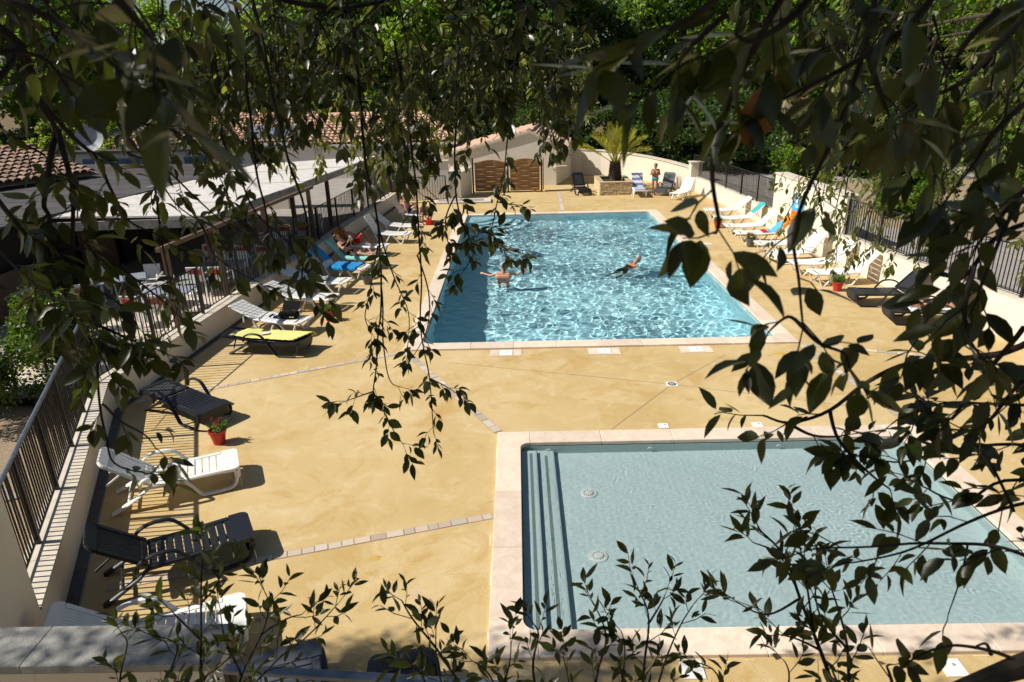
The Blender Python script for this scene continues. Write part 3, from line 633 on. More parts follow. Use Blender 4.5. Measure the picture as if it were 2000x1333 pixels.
Lman = lounger('B', Wt, (-3.75, 30.6), -12, 50, 'white lounger under the seated couple', GL)
lounger('A', Gy, (-2.544, 5.657, 0.340), 108, 30, 'dark grey lounger foot showing behind the bottom railing', GL)
lounger('A', K, (-1.305, 5.563, 0.340), 100, 30, 'black lounger foot showing at bottom centre among leafy sprigs', GL)
lounger('A', K, (3.586, 36.849, 0.330), -80, 58, 'black lounger with upright back left of the palm planter', GF)
Lstr = lounger('B', Wt, (6.342, 35.765, 0.350), -92, 55, 'lounger covered by blue striped towel beside planter', GF)
lounger('A', Gy, (7.435, 36.253, 0.330), -118, 58, 'grey lounger with raised back right of standing woman', GF)
lounger('B', Wt, (7.842, 34.701, 0.350), -125, 45, 'white lounger behind the grey one at far right corner', GF)
lounger('B', Wt, (8.15, 30.2), 178, 40, 'farthest white lounger of the right-hand row', GR)
Ltea = lounger('B', Wt, (8.1, 28.4), 177, 42, 'white lounger with teal towel over its back', GR)
lounger('B', Wt, (8.05, 26.75), 178, 46, 'white lounger left of the orange and blue towel', GR)
Ltow = lounger('B', Wt, (8.08, 25.45), 176, 44, 'white lounger wearing orange and blue towel', GR)
lounger('B', Wt, (8.25, 23.65), 180, 46, 'white slatted lounger between towel lounger and armed white one', GR)
lounger('A', Wt, (8.32, 22.3), -171, 50, 'white armed lounger, the only armed one in right-hand white row', GR)
lounger('B', Wt, (8.44, 20.95), -178, 46, 'white slatted lounger next to the armed white one, nearer camera', GR)
lounger('B', Wt, (8.57, 19.75), -177, 46, 'white slatted lounger beside black lounger and red pot on right', GR)
lounger('A', K, (8.93, 17.85), 176, 48, 'black armed lounger with raised back in the right-hand row', GR)
Lpro = lounger('A', K, (9.15, 16.4), 172, 8, 'black lounger with a man lying face down', GR)

# ------------------------------------------------------------------ towels and small things
def cloth(name, label, Lm, x0, x1, hw, m, kind='B', off=0, hang=.12, hang_side=0, seed=1, turn=0, cat='towel', crumple=.008, nx=26, ny=22):
    """a towel laid over a lounger (in its own frame), following seat and backrest and hanging over the edges"""
    M_, back = Lm; a = math.radians(back); r = random.Random(seed); v = []; f = []; hz = .375 if kind == 'B' else .37; edge = .32 if kind == 'B' else .35
    for i in range(nx + 1):
        for j in range(ny + 1):
            s = x0 + (x1 - x0) * i / nx; y = off + hw * (2 * j / ny - 1); s2 = s + turn * y
            if s2 < -.80: over = -.80 - s2; x, z = -.80 * math.cos(a) - .03, hz + .80 * math.sin(a) + .03 - over
            elif s2 < 0: x, z = s2 * math.cos(a) , hz - s2 * math.sin(a) + .022
            else: x, z = s2, hz + .022
            if abs(y) > edge: z -= (abs(y) - edge) * .95; y = math.copysign(edge + .02 + .2 * (abs(y) - edge), y)
            q = Vector((s * 7 + seed, y * 7, 0)); z += crumple * 2 * abs(noise.noise(q)) + crumple * noise.noise(q * 3.1)
            if abs(y) > edge: y += .02 * noise.noise(Vector((s * 14, seed, 0)))
            v.append((x, y, max(z, .02)))
    for i in range(nx):
        for j in range(ny): k = i * (ny + 1) + j; f.append((k, k + 1, k + ny + 2, k + ny + 1))
    ms = m if isinstance(m, list) else [m]; mb = MB().add(v, f); me = mb.mesh(name, ['cloth_' + c for c in ms], 'all')
    if len(ms) > 1:
        for p in me.polygons: p.material_index = min(len(ms) - 1, int(len(ms) * (p.index // ny) / nx))
    bm = bmesh.new(); bm.from_mesh(me); bmesh.ops.solidify(bm, geom=bm.faces[:], thickness=.006); bm.to_mesh(me); bm.free()
    return tag(link(name, me, None, mw=M_), label, cat)
cloth('towel', 'yellow towel spread over the black lounger', Lyel, -.45, 1.16, .36, 'yellow', 'A', .10, seed=3, turn=.35, crumple=.012)
cloth('towel', 'bright blue towel draped over a raised lounger back', Lblu, -1.15, -.15, .30, 'blue', seed=5, crumple=.02)
cloth('towel', 'crumpled blue towel on the seat of lounger', Lblu, .15, 1.1, .38, 'blue', seed=6, off=-.05, crumple=.03)
cloth('towel', 'mint green towel under the reading woman', Lgrn, -.85, 1.05, .42, 'mint', seed=7, crumple=.014)
cloth('towel', 'orange towel behind the sunbather in red shorts', Lora, -.95, .25, .29, 'orange', seed=8, crumple=.02)
cloth('cloth', 'crumpled blue-grey cloth on a white lounger', Lclo, .2, .75, .2, 'grey', seed=9, crumple=.035, cat='cloth')
cloth('towel', 'blue and white striped towel on the far lounger', Lstr, -.82, 1.2, .29, ['stripe', 'white', 'stripe', 'white', 'stripe', 'white', 'stripe', 'white', 'stripe', 'white', 'stripe', 'white', 'stripe'], seed=10, crumple=.006)
cloth('towel', 'teal towel over a right-hand lounger back', Ltea, -.86, -.2, .28, 'teal', seed=11, crumple=.015)
cloth('towel', 'orange and blue patterned beach towel on right-hand lounger', Ltow, -.95, .42, .29, ['orange', 'orange', 'sky', 'sky', 'sky', 'red'], seed=12, crumple=.012)
cloth('towel', 'rust orange cloth beside the patterned beach towel', Ltow, -.90, -.35, .12, 'orange', off=.36, seed=15, crumple=.02)
cloth('towel', 'pale grey towel hanging under the prone man', Lpro, -.35, .82, .50, 'white', 'A', -.12, seed=13, crumple=.014)
M_, _ = Lbag
def loc_thing(name, label, cat, Lm, x, y, z, rz=0):
    p = Lm[0] @ Vector((x, y, z)); return thing(name, label, cat, p, Lm[0].to_euler().z + rz)
t = loc_thing('beach_bag', 'black open bag with yellow lettering strip on white lounger', 'bag', Lbag, .86, .02, .385, .15)
b_ = MB(); b_.prism_y([(-.21, 0), (.21, 0), (.24, .17), (-.24, .17)], -.13, .13); link('bag_body', bevel_mesh(b_.mesh('bag_body', 'cloth_black'), .03, 2), t)
link('bag_flap', bevel_mesh(MB().prism_y([(-.23, 0), (.22, 0), (.22, .012), (-.23, .012)], 0, .25).mesh('bag_flap', 'cloth_black'), .005, 1), t, (0, .10, .17), (.9, 0, 0))
MB().tube(smooth_path([(-.16, -.135, .16), (-.13, -.17, .26), (0, -.18, .29), (.13, -.17, .26), (.16, -.135, .16)], 4), .012, 6).build('bag_handle', 'cloth_black', t, True)
for i in range(4): MB().box(.06 + i * .032, .082 + i * .032, -.142, -.139, .05, .075).build('letter_patch', 'cloth_yellow', t)
cloth('scarf', 'dark patterned scarf trailing from the black bag', Lbag, .32, .72, .12, ['navy', 'white', 'navy', 'navy', 'white', 'navy'], seed=21, crumple=.03, cat='scarf')
t = loc_thing('paperback_book', 'small dark pink book lying on the yellow towel', 'book', Lyel, .22, .02, .412, .6)
link('book_cover', bevel_mesh(MB().box(-.10, .10, -.07, .07, 0, .022).mesh('book_cover', 'cloth_pink'), .002, 1), t); MB().box(-.093, .097, -.064, .064, .0221, .0225).build('page_block', 'lid_white', t)

def leaf_cards(n, rng, fn, L, mb, mi=0):
    """n small folded leaves; fn(rng) -> (position, direction)"""
    for _ in range(n):
        p, d = fn(rng); d = Vector(d).normalized(); s = d.cross(Vector((rng.uniform(-1, 1), rng.uniform(-1, 1), rng.uniform(-1, 1))));
        if s.length < 1e-3: continue
        s.normalize(); u = s.cross(d); l = L * rng.uniform(.6, 1.25); w_ = l * .26; p = Vector(p)
        mb.add([p, p + d * l * .45 + s * w_ + u * l * .07, p + d * l, p + d * l * .45 - s * w_ + u * l * .07, p + d * l * .5], [(0, 1, 4), (1, 2, 4), (2, 3, 4), (3, 0, 4)], mi)
def pot(loc, label, m='pot_red', flower='petal_red', seed=1, s=1.0, leaves=70, nf=14):
    t = thing('flower_pot', label, 'flower pot', loc); r = random.Random(seed)
    MB().lathe([(.085 * s, 0), (.115 * s, .15 * s), (.13 * s, .20 * s), (.138 * s, .20 * s), (.138 * s, .235 * s), (.125 * s, .235 * s), (.12 * s, .19 * s)], 20).build('pot_body', m, t, True)
    MB().lathe([(.118 * s, .195 * s), (.05, .205 * s)], 16).build('soil', 'soil', t)
    def fn(r):
        a = r.uniform(0, 2 * PI); e = r.uniform(.1, 1.3); rr = r.uniform(.02, .1) * s; return (rr * math.cos(a), rr * math.sin(a), .2 * s + r.uniform(0, .13) * s), (math.cos(a) * math.cos(e), math.sin(a) * math.cos(e), math.sin(e))
    mb = MB(); leaf_cards(leaves, r, fn, .085 * s, mb); mb.build('foliage', 'leaf_pot', t)
    mb = MB()
    for _ in range(nf):
        a = r.uniform(0, 2 * PI); rr = r.uniform(.02, .13) * s; c = (rr * math.cos(a), rr * math.sin(a), (.30 + r.uniform(0, .09)) * s)
        leaf_cards(5, r, lambda q: (c, (q.uniform(-1, 1), q.uniform(-1, 1), q.uniform(.1, 1))), .035 * s, mb)
    if nf: mb.build('blossom', flower, t)
    return t
pot((-5.36, 10.72, 0), 'red pot with red flowers between black flat lounger and white one', seed=1, s=1.15)
pot((-5.05, 17.3, 0), 'red pot with green plant in front of empty white lounger', seed=2, nf=3, s=1.2)
pot((-4.75, 20.75, 0), 'dark pot with red flowers beside blue towel', 'pot_grey', seed=3, nf=24, s=1.2)
pot((9.1, 19.0, 0), 'red pot with leafy plant near the black right-hand lounger', seed=4, nf=2, leaves=100, s=1.2)
pot((8.4, 24.6, 0), 'grey pot with pale pink flowers before the right-hand loungers', 'pot_grey', 'petal_pink', 5, 1.3, 80, 30)
pot((8.15, 28.0, 0), 'red pot at the far end of the right-hand row', seed=6, nf=2, s=1.2)

# ================================================================== BUILDINGS
def tiled_slope(parent, o, u, v, ncol, nrow, m, pw=.30, pl=.40, shape=None, stuff=False):
    """canal tiles: o eave corner, u unit vector along the eave, v unit vector up the slope"""
    u, v, o = Vector(u).normalized(), Vector(v).normalized(), Vector(o); n = u.cross(v)
    if n.z < 0: n = -n
    seg = [(math.cos(PI * i / 6), math.sin(PI * i / 6)) for i in range(7)]
    tm = MB(); vs = []
    for y, r, lift in ((0, .5, .05), (1.12, .40, 0)):
        vs += [(c * r * pw, y * pl, s_ * r * pw * .85 + lift) for c, s_ in seg]
    vs += [(c * .5 * pw * .86, 0, s_ * .5 * pw * .68 + .05) for c, s_ in seg]
    tm.add(vs, [(i, i + 1, 8 + i, 7 + i) for i in range(6)] + [(i + 1, i, 14 + i, 15 + i) for i in range(6)])
    me = tm.mesh('roof_tile', m, True); B = Matrix((u, v, n)).transposed().to_4x4(); r = random.Random(ncol * 7 + nrow); big = MB()
    for i in range(ncol):
        for j in range(nrow):
            if shape and not shape((i + .5) / ncol, (j + .5) / nrow): continue
            p = o + u * ((i + .5) * pw * .98) + v * (j * pl); mw = Matrix.Translation(p) @ B @ Matrix.Rotation(r.uniform(-.03, .03), 4, 'Z')
            if stuff: big.add([mw @ Vector(q) for q in vs], tm.f)
            else: link('roof_tile', me, parent, mw=mw)
    if stuff: tag(big.build('roof_tiles', m, parent, True), kind='stuff')
def panel(parent, name, pts, m, th=.06):
    """flat sheet with thickness th (below)"""
    P = [Vector(p) for p in pts]; n = (P[1] - P[0]).cross(P[2] - P[0]).normalized(); n = n if n.z >= 0 else -n; k = len(P)
    return MB().add(P + [p - n * th for p in P], [tuple(range(k)), tuple(range(k, 2 * k))[::-1]] + [(i, k + i, k + (i + 1) % k, (i + 1) % k) for i in range(k)]).build(name, m, parent)
# gabled changing block with the wooden gate
t = thing('changing_block', 'cream gabled building with tiled roof behind wooden gate', 'building')
gp = [(-4.3, 0), (2.28, 0), (2.28, 2.25), (.75, 2.98), (-4.3, 1.7)]
MB().prism_y(gp, 41, 47).build('wall', 'render_cool', t)
MB().prism_y([(-4.4, 1.67), (.75, 2.98), (2.36, 2.21), (2.36, 2.33), (.75, 3.11), (-4.4, 1.80)], 40.9, 41.1).build('gable_trim', 'cap_stone', t)
MB().add([(2.282, 41.02, 0), (2.3, 41.02, 0), (3.12, 46.0, 0), (2.282, 46.0, 0), (2.282, 41.02, 2.1), (2.3, 41.02, 2.1), (3.12, 46.0, 2.1), (2.282, 46.0, 2.1)], [(0, 3, 2, 1), (4, 5, 6, 7), (0, 1, 5, 4), (1, 2, 6, 5), (2, 3, 7, 6), (3, 0, 4, 7)]).build('side_wall', 'render_cool', t)
tiled_slope(t, (2.95, 46.9, 2.08), (0, -1, 0), (-2.2, 0, .98), 19, 6, 'terracotta', .31, .40)
tiled_slope(t, (-4.5, 41.1, 1.76), (0, 1, 0), (5.2, 0, 1.33), 19, 14, 'terracotta', .31, .40, stuff=True)
MB().tube([(.72, 41.0, 3.10), (.72, 47, 3.10)], .13, 8).build('roof_ridge', 'terracotta', t, True)
MB().box(2.95, 3.03, 41.05, 46.8, 2.02, 2.10).build('gutter', 'white_paint', t)
MB().tube([(2.0, 40.96, 1.02), (2.34, 40.96, 1.10), (2.9, 40.9, 1.12)], .025, 6).build('wall_bracket', 'white_paint', t, True)
RZ = -.10; t.location = (2.28 - (2.28 * math.cos(RZ) - 41 * math.sin(RZ)), 41 - (2.28 * math.sin(RZ) + 41 * math.cos(RZ)), 0); t.rotation_euler = (0, 0, RZ)
# gate
t = thing('wooden_gate', 'brown double gate of wavy horizontal planks with arched tops', 'gate', (-2.43, 38.66, 0))
gr = random.Random(5)
def gate_leaf(x0, x1, n, ztop):
    wd = x1 - x0
    for k in range(n):
        z = .10 + k * (ztop - .10) / n; dz = (ztop - .10) / n; a, b_ = x0 + .05, x1 - .05; N = 10; vs = []
        arch = lambda x: .17 * math.sin(PI * (x - x0) / wd)
        for i in range(N + 1):
            x = a + (b_ - a) * i / N; bow = (1 if k % 2 else -1) * ( .034 if k % 2 else .03) * math.sin(3 * PI * i / N); h = arch(x) if k == n - 1 else 0
            vs += [(x, bow - .004, z), (x, bow + .02, z), (x, bow + .014, z + dz * .96 + h), (x, bow - .05, z + dz * .92 + h)]
        f = []
        for i in range(N):
            for q in range(4): f.append((4 * i + q, 4 * i + 4 + q, 4 * i + 4 + (q + 1) % 4, 4 * i + (q + 1) % 4))
        f += [(0, 1, 2, 3), (4 * N + 3, 4 * N + 2, 4 * N + 1, 4 * N)]
        MB().add(vs, f).build('plank', 'gate_wood', t)
    MB().tube([(x0 + wd * i / 12, 0, ztop + .02 + .17 * math.sin(PI * i / 12)) for i in range(13)], .03, 6).build('top_rail', 'gate_wood', t, True)
gate_leaf(.06, 1.86, 11, 1.58); gate_leaf(2.0, 3.72, 11, 1.62)
for x, h in ((0, 1.9), (1.93, 1.72), (3.78, 1.72)): MB().box(x - .045, x + .045, -.05, .05, 0, h).build('post', 'black_metal', t)
MB().box(.05, 3.74, -.02, .02, .03, .07).build('ground_rail', 'black_metal', t); MB().lathe([(.07, 0), (.08, .05), (.07, .1)], 12, (3.42, 0, 0)).build('caster_cover', 'pot_red', t)
for k in range(9): MB().box(3.86, 3.90, .0 + k * .001, .55, .12 + k * .19, .29 + k * .19).build('side_plank', 'gate_wood', t)
# low wall and white wall left of the gate
t = thing('entrance_wall', 'pale low wall with sloping end left of wooden gate', 'wall')
MB().box(-5.9, -3.62, 36.9, 37.25, -.05, 1.95).build('wall_tall', 'render_cool', t); MB().box(-5.95, -3.57, 36.85, 37.3, 1.95, 2.0).build('wall_cap', 'cap_stone', t)
MB().add([(-3.62, 36.95, -.05), (-3.0, 36.95, -.05), (-2.5, 38.6, -.05), (-3.62, 38.6, -.05), (-3.62, 36.95, 1.3), (-3.0, 36.95, 1.3), (-2.5, 38.6, 1.42), (-3.62, 38.6, 1.42)], [(0, 3, 2, 1), (4, 5, 6, 7), (0, 1, 5, 4), (1, 2, 6, 5), (2, 3, 7, 6), (3, 0, 4, 7)]).build('wall_low', 'render_cool', t)
MB().add([(-3.64, 36.92, 1.3), (-2.97, 36.92, 1.3), (-2.46, 38.62, 1.42), (-3.62, 38.62, 1.42), (-3.64, 36.92, 1.34), (-2.97, 36.92, 1.34), (-2.46, 38.62, 1.46), (-3.62, 38.62, 1.46)], [(0, 3, 2, 1), (4, 5, 6, 7), (0, 1, 5, 4), (1, 2, 6, 5), (2, 3, 7, 6), (3, 0, 4, 7)]).build('wall_cap', 'cap_stone', t)
t = thing('foot_bath', 'shallow pale foot bath step before the low white wall', 'foot bath')
link('basin', bevel_mesh(MB().box(-4.3, -1.35, 35.3, 36.4, 0, .10).mesh('basin', 'cap_stone'), .02, 1), t); MB().box(-4.1, -1.75, 35.5, 36.2, .101, .104).build('basin_floor', 'path', t)
t = thing('metal_gate', 'black barred gate in front of the white wall at far left', 'gate')
fence(t, [(-6.15, 35.9), (-3.75, 36.5)], .02, 1.25, .14, 2.5, rng); MB().tube([(-5.2, 36.1, 1.2), (-4.2, 36.36, .1)], .03, 6).build('brace', 'wood_grey', t)
# wooden fence panel and posts at the end of the terrace
t = thing('wooden_screen', 'weathered grey board screen beside the far left gate', 'screen')
for i in range(7): MB().box(-7.75 + i * .2, -7.57 + i * .2, 35.7 + i * .03, 35.73 + i * .03, 0, 1.75 + rng.uniform(-.03, .03)).build('board', 'wood_grey', t)
for x, z in ((-6.35, 2.3), (-5.9, 1.5)): MB().box(x - .08, x + .08, 35.85, 36.0, 0, z).build('post', 'wood_post', t)
# pool house with window
t = thing('pool_house', 'cream house with terracotta hip roof and sliding window behind terrace', 'building')
MB().box(-12.0, -3.9, 44.0, 50, 0, 2.3).build('wall', 'render_cool', t); MB().box(-9.7, -4.4, 43.93, 43.99, 1.95, 2.28).build('lintel_board', 'panel_blue', t)
wf = MB().box(-7.55, -5.05, 43.9, 43.97, 1.02, 1.92).build('window', 'white_paint', t)
MB().box(-7.45, -6.4, 43.87, 43.895, 1.10, 1.84).build('pane', 'glass_dark', wf); MB().box(-6.2, -5.2, 43.87, 43.895, 1.10, 1.80).build('pane', 'curtain', wf)
MB().box(-12.3, -3.6, 43.5, 43.62, 2.26, 2.40).build('gutter', 'white_paint', t)
panel(t, 'roof_bed', [(-12.2, 43.6, 2.36), (-3.7, 43.6, 2.36), (-6.2, 47.2, 3.86), (-12.2, 47.2, 3.86)], 'terracotta_old', .05); panel(t, 'roof_bed', [(-3.7, 43.6, 2.36), (-3.7, 50, 2.36), (-6.2, 47.2, 3.86)], 'terracotta_old', .05)
tiled_slope(t, (-9.75, 43.6, 2.40), (1, 0, 0), (0, 3.6, 1.5), 20, 10, 'terracotta', .31, .40, lambda a, b_: a * 6.08 < 6.05 - b_ * 2.5)
tiled_slope(t, (-12.2, 43.6, 2.40), (1, 0, 0), (0, 3.6, 1.5), 8, 10, 'terracotta', .31, .40, stuff=True)
tiled_slope(t, (-3.7, 49.9, 2.40), (0, -1, 0), (-2.5, 0, 1.5), 20, 8, 'terracotta', .31, .40, lambda a, b_: abs(a - .43) < .5 * (1 - b_), stuff=True)
MB().tube([(-3.7, 43.6, 2.5), (-6.2, 47.2, 4.0)], .11, 8).build('hip_ridge', 'terracotta', t, True); MB().tube([(-12.2, 47.2, 4.0), (-6.2, 47.2, 4.0)], .11, 8).build('ridge', 'terracotta', t, True)
# restaurant: flat felt roof, pale awning roof and old tiles
t = thing('terrace_restaurant', 'low building with grey felt roof and pale roof over terrace', 'building')
A0, A1, A2, A3 = Vector((-14.6, 17.6, 2.70)), Vector((-8.45, 18.9, 2.58)), Vector((-6.75, 34.2, 2.58)), Vector((-11.6, 31.0, 2.70))
AM0, AM3 = Vector((-13.9, 18.6, 2.72)), Vector((-11.3, 30.2, 2.72))
for k in range(7):                                          # membrane sheets with lapped seams
    u0, u1 = k / 7, (k + 1) / 7 + .004; z = Vector((0, 0, .012 * (k % 2)))
    panel(t, 'roof_sheet', [AM0.lerp(AM3, u0) + z, A1.lerp(A2, u0) + z, A1.lerp(A2, u1) + z, AM0.lerp(AM3, u1) + z], 'membrane', .05)
MB().box(0, 1, -.04, .04, -.22, 0).build('fascia_board', 'wood_grey', t).matrix_local = Matrix.Translation(A1 + Vector((0, -.02, -.03))) @ Matrix.Rotation(math.atan2(A2.y - A1.y, A2.x - A1.x), 4, 'Z') @ Matrix.Diagonal(((A2 - A1).length, 1, 1, 1))
e = AM0 - A1; MB().box(0, 1, -.04, .04, -.24, 0).build('fascia_board', 'wood_grey', t).matrix_local = Matrix.Translation(A1 + Vector((0, -.06, -.05))) @ Matrix.Rotation(math.atan2(e.y, e.x), 4, 'Z') @ Matrix.Diagonal((e.length, 1, 1, 1))
R0, R1, R2, R3 = Vector((-16.5, 13.6, 2.7)), Vector((-13.2, 15.0, 2.7)), Vector((-11.2, 30.6, 2.7)), Vector((-20, 33, 2.7))
for k in range(13):
    u0, u1 = k / 13, (k + 1) / 13; z = Vector((0, 0, .02 + .016 * (13 - k) / 13)); z2 = Vector((0, 0, .03 + .016 * (13 - k) / 13))
    a, b_ = Vector((-22, 14.2, 2.66)), Vector((-23, 33, 2.66)); q = Vector((0, 0, 0)) if True else 0
    panel(t, 'roofing_strip', [a.lerp(b_, u0) + z2, R1.lerp(R2, u0) + z2, R1.lerp(R2, u1) + z, a.lerp(b_, u1) + z], 'roof_felt', .05)
MB().box(-23, -13.6, 15.6, 31.6, .3, 2.55).build('wall', 'inside_shade', t); MB().box(-24, -11, 33.2, 33.6, .3, 3.1).build('back_wall', 'render_cool', t); MB().box(-24, -10.8, 33.0, 33.9, 3.1, 3.2).build('roof_edge', 'roof_felt', t)  # first block is painted near-black as the shaded interior
for i in range(7): MB().box(-22 + i * 1.6, -20.9 + i * 1.6, 33.14, 33.19, 2.45, 2.85).build('window', 'panel_blue' if i % 3 else 'glass_dark', t)
panel(t, 'tile_bed', [(-18.9, 21.6, 2.86), (-16.2, 27.2, 2.86), (-19.6, 28.8, 3.75), (-22.3, 23.2, 3.75)], 'terracotta_old', .05)
tiled_slope(t, (-18.9, 21.6, 2.9), (2.7, 5.6, 0), (-3.4, 1.64, .89), 20, 10, 'terracotta_old', .31, .40, stuff=False)
MB().tube([(-22.3, 23.2, 3.82), (-19.6, 28.8, 3.82)], .12, 8).build('tile_ridge', 'terracotta_old', t, True)
for x, y in ((-8.85, 19.4), (-8.55, 22.2), (-8.2, 25.2), (-7.8, 28.6), (-7.3, 32.2), (-13.2, 20.5), (-12.6, 24.5), (-12.0, 28.5)): MB().box(x - .07, x + .07, y - .07, y + .07, .3, 2.5).build('post', 'wood_post', t)
for a, b_, z in (((-14.9, 14.5), (-13.0, 15.2), 2.3), ((-14.9, 14.5), (-13.0, 15.2), 1.25)): 
    d = Vector(b_) - Vector(a); MB().box(0, d.length, -.05, .05, -.17, .17).build('orange_board', 'orange_wood', t).matrix_local = Matrix.Translation((*a, z)) @ Matrix.Rotation(math.atan2(d.y, d.x), 4, 'Z')
MB().box(-13.15, -12.97, 15.1, 15.25, .3, 2.2).build('orange_post', 'orange_wood', t)
for i in range(6): MB().box(-13.4 + .05, -13.34, 16.2 + i * 2.2, 18.0 + i * 2.2, .3, 1.5).build('bar_front', 'inside_shade' if i % 2 else 'wood_post', t)
t = thing('timber_pergola', 'brown timber posts and beam standing inside the left fence', 'pergola')
for x, y in ((-8.12, 15.45), (-7.95, 17.9), (-7.7, 20.8), (-7.35, 24.4)): MB().box(x - .06, x + .06, y - .06, y + .06, .3, 2.42).build('post', 'wood_post', t)
MB().tube([(-8.15, 15.2, 2.47), (-7.3, 24.8, 2.47)], .07, 4).build('beam', 'wood_post', t)
t = thing('satellite_dish', 'grey round satellite dish on the flat roof in front of oleander', 'satellite dish', (-17.9, 30.0, 2.7))
MB().lathe([(.02, .0), (.3, .05), (.55, .16), (.56, .18), (.3, .075), (.02, .02)], 20).build('dish', 'dish', t, True).matrix_local = Matrix.Translation((0, 0, 1.25)) @ Matrix.Rotation(1.25, 4, 'X') @ Matrix.Rotation(.2, 4, 'Y')
MB().tube([(0, 0, 0), (0, 0, 1.25)], .03, 6).build('mast', 'dish', t); MB().tube([(0, .0, 1.2), (.05, -.55, 1.25)], .012, 6).build('feed_arm', 'dish', t)
t = thing('far_house', 'tiled roof house with glossy solar panels behind the restaurant', 'building')
MB().box(-25.5, -11.5, 44.4, 50, 0, 2.5).build('wall', 'render_cool', t); MB().box(-25.9, -11.2, 43.9, 44.02, 2.42, 2.56).build('gutter', 'white_paint', t)
panel(t, 'roof_bed', [(-25.8, 44, 2.5), (-11.3, 44, 2.5), (-13, 48, 4.1), (-22.5, 48, 4.1)], 'terracotta_old', .05)
tiled_slope(t, (-25.6, 44, 2.55), (1, 0, 0), (0, 4, 1.6), 46, 10, 'terracotta', .31, .42, lambda a, b_: a * 14.2 > b_ * 3.2 and a * 14.2 < 14.2 - b_ * 1.6, stuff=True)
for i in range(3): panel(t, 'solar_panel', [(-16.8 + i * 1.25, 44.3, 2.85), (-15.62 + i * 1.25, 44.3, 2.85), (-15.62 + i * 1.25, 46, 3.52), (-16.8 + i * 1.25, 46, 3.52)], 'panel_blue', .05)

# terrace furniture
def table(x, y, rz, label):
    t = thing('terrace_table', label, 'table', (x, y, .32), rz, 'grey terrace tables')
    link('tabletop', bevel_mesh(MB().box(-.62, .62, -.4, .4, .70, .735).mesh('tabletop', 'table_grey'), .02, 2), t)
    for a in (-.5, .5):
        for b_ in (-.3, .3): MB().tube([(a, b_, .70), (a * 1.08, b_ * 1.08, 0)], .025, 6).build('leg', 'table_grey', t)
CHAIR = None
def chair(x, y, rz, label, red=True):
    global CHAIR
    if CHAIR is None:
        t = thing('plastic_chair', label, 'chair', (x, y, .32), rz, 'white plastic chairs on the terrace')
        link('seat', bevel_mesh(MB().box(-.22, .22, -.22, .22, .42, .45).mesh('seat', 'white_resin'), .015, 2), t)
        b_ = MB().add([(-.21, -.21, .45), (.21, -.21, .45), (.21, -.185, .45), (-.21, -.185, .45), (-.23, -.30, .86), (.23, -.30, .86), (.23, -.275, .87), (-.23, -.275, .87)], [(0, 3, 2, 1), (4, 5, 6, 7), (0, 1, 5, 4), (1, 2, 6, 5), (2, 3, 7, 6), (3, 0, 4, 7)]); b_.build('backrest', 'white_resin', t)
        p = MB().add([(-.16, -.281, .64), (.16, -.281, .64), (.17, -.305, .79), (-.17, -.305, .79), (-.16, -.262, .64), (.16, -.262, .64), (.17, -.286, .79), (-.17, -.286, .79)], [(0, 3, 2, 1), (4, 5, 6, 7), (0, 1, 5, 4), (1, 2, 6, 5), (2, 3, 7, 6), (3, 0, 4, 7)]); p.build('back_print', 'chair_red', t)
        for a in (-1, 1):
            MB().tube(smooth_path([(a * .24, -.26, .66), (a * .27, .05, .67), (a * .27, .2, .62), (a * .26, .24, .3), (a * .27, .27, 0)], 4), .025, 6, (1, .7)).build('arm', 'white_resin', t, True)
            MB().tube([(a * .21, -.20, .44), (a * .24, -.29, 0)], .026, 6).build('leg', 'white_resin', t)
        CHAIR = t; return
    dup(CHAIR, (x, y, .32), rz, label, 'white plastic chairs on the terrace')
table(-9.0, 16.9, .1, 'grey terrace table nearest the corner of the left fence'); table(-8.7, 19.6, .1, 'grey terrace table second from the near end of fence'); table(-8.35, 22.4, .1, 'grey terrace table third from the near end of fence'); table(-8.0, 25.6, .1, 'grey terrace table fourth along the fence'); table(-10.9, 18.2, .5, 'grey terrace table in the shade under the pale roof')
spots = []
for nm, ya, yb, xs in (('nearest', 16.25, 17.6, (-9.5, -8.85)), ('second', 18.95, 20.3, (-9.1, -8.5)), ('third', 21.7, 23.1, (-8.8, -8.15)), ('fourth', 24.9, 26.4, (-8.45, -7.8))):
    for y, f, rz_ in ((ya, 'near', 0), (yb, 'far', PI)):
        for x, q in zip(xs, ('left', 'right')): spots.append((x, y, rz_, 'white plastic chair with red back print, %s side, %s seat of %s fence table' % (f, q, nm)))
spots += [(-11.5, 17.4, .5, 'white plastic chair on near side of the shaded table under pale roof'), (-10.5, 18.9, PI, 'white plastic chair on far right side of the shaded table'), (-10.0, 18.0, 1.8, 'white plastic chair at the fence end of the shaded table'), (-11.6, 18.9, -1.7, 'white plastic chair at the inner end of the shaded table'), (-10.2, 22.0, 1, 'lone white plastic chair under pale roof beside third table'), (-9.8, 24.0, 2, 'lone white plastic chair under pale roof near fourth table')]
for x, y, rz_, lb in spots: chair(x, y, rz_ + rng.uniform(-.15, .15), lb)

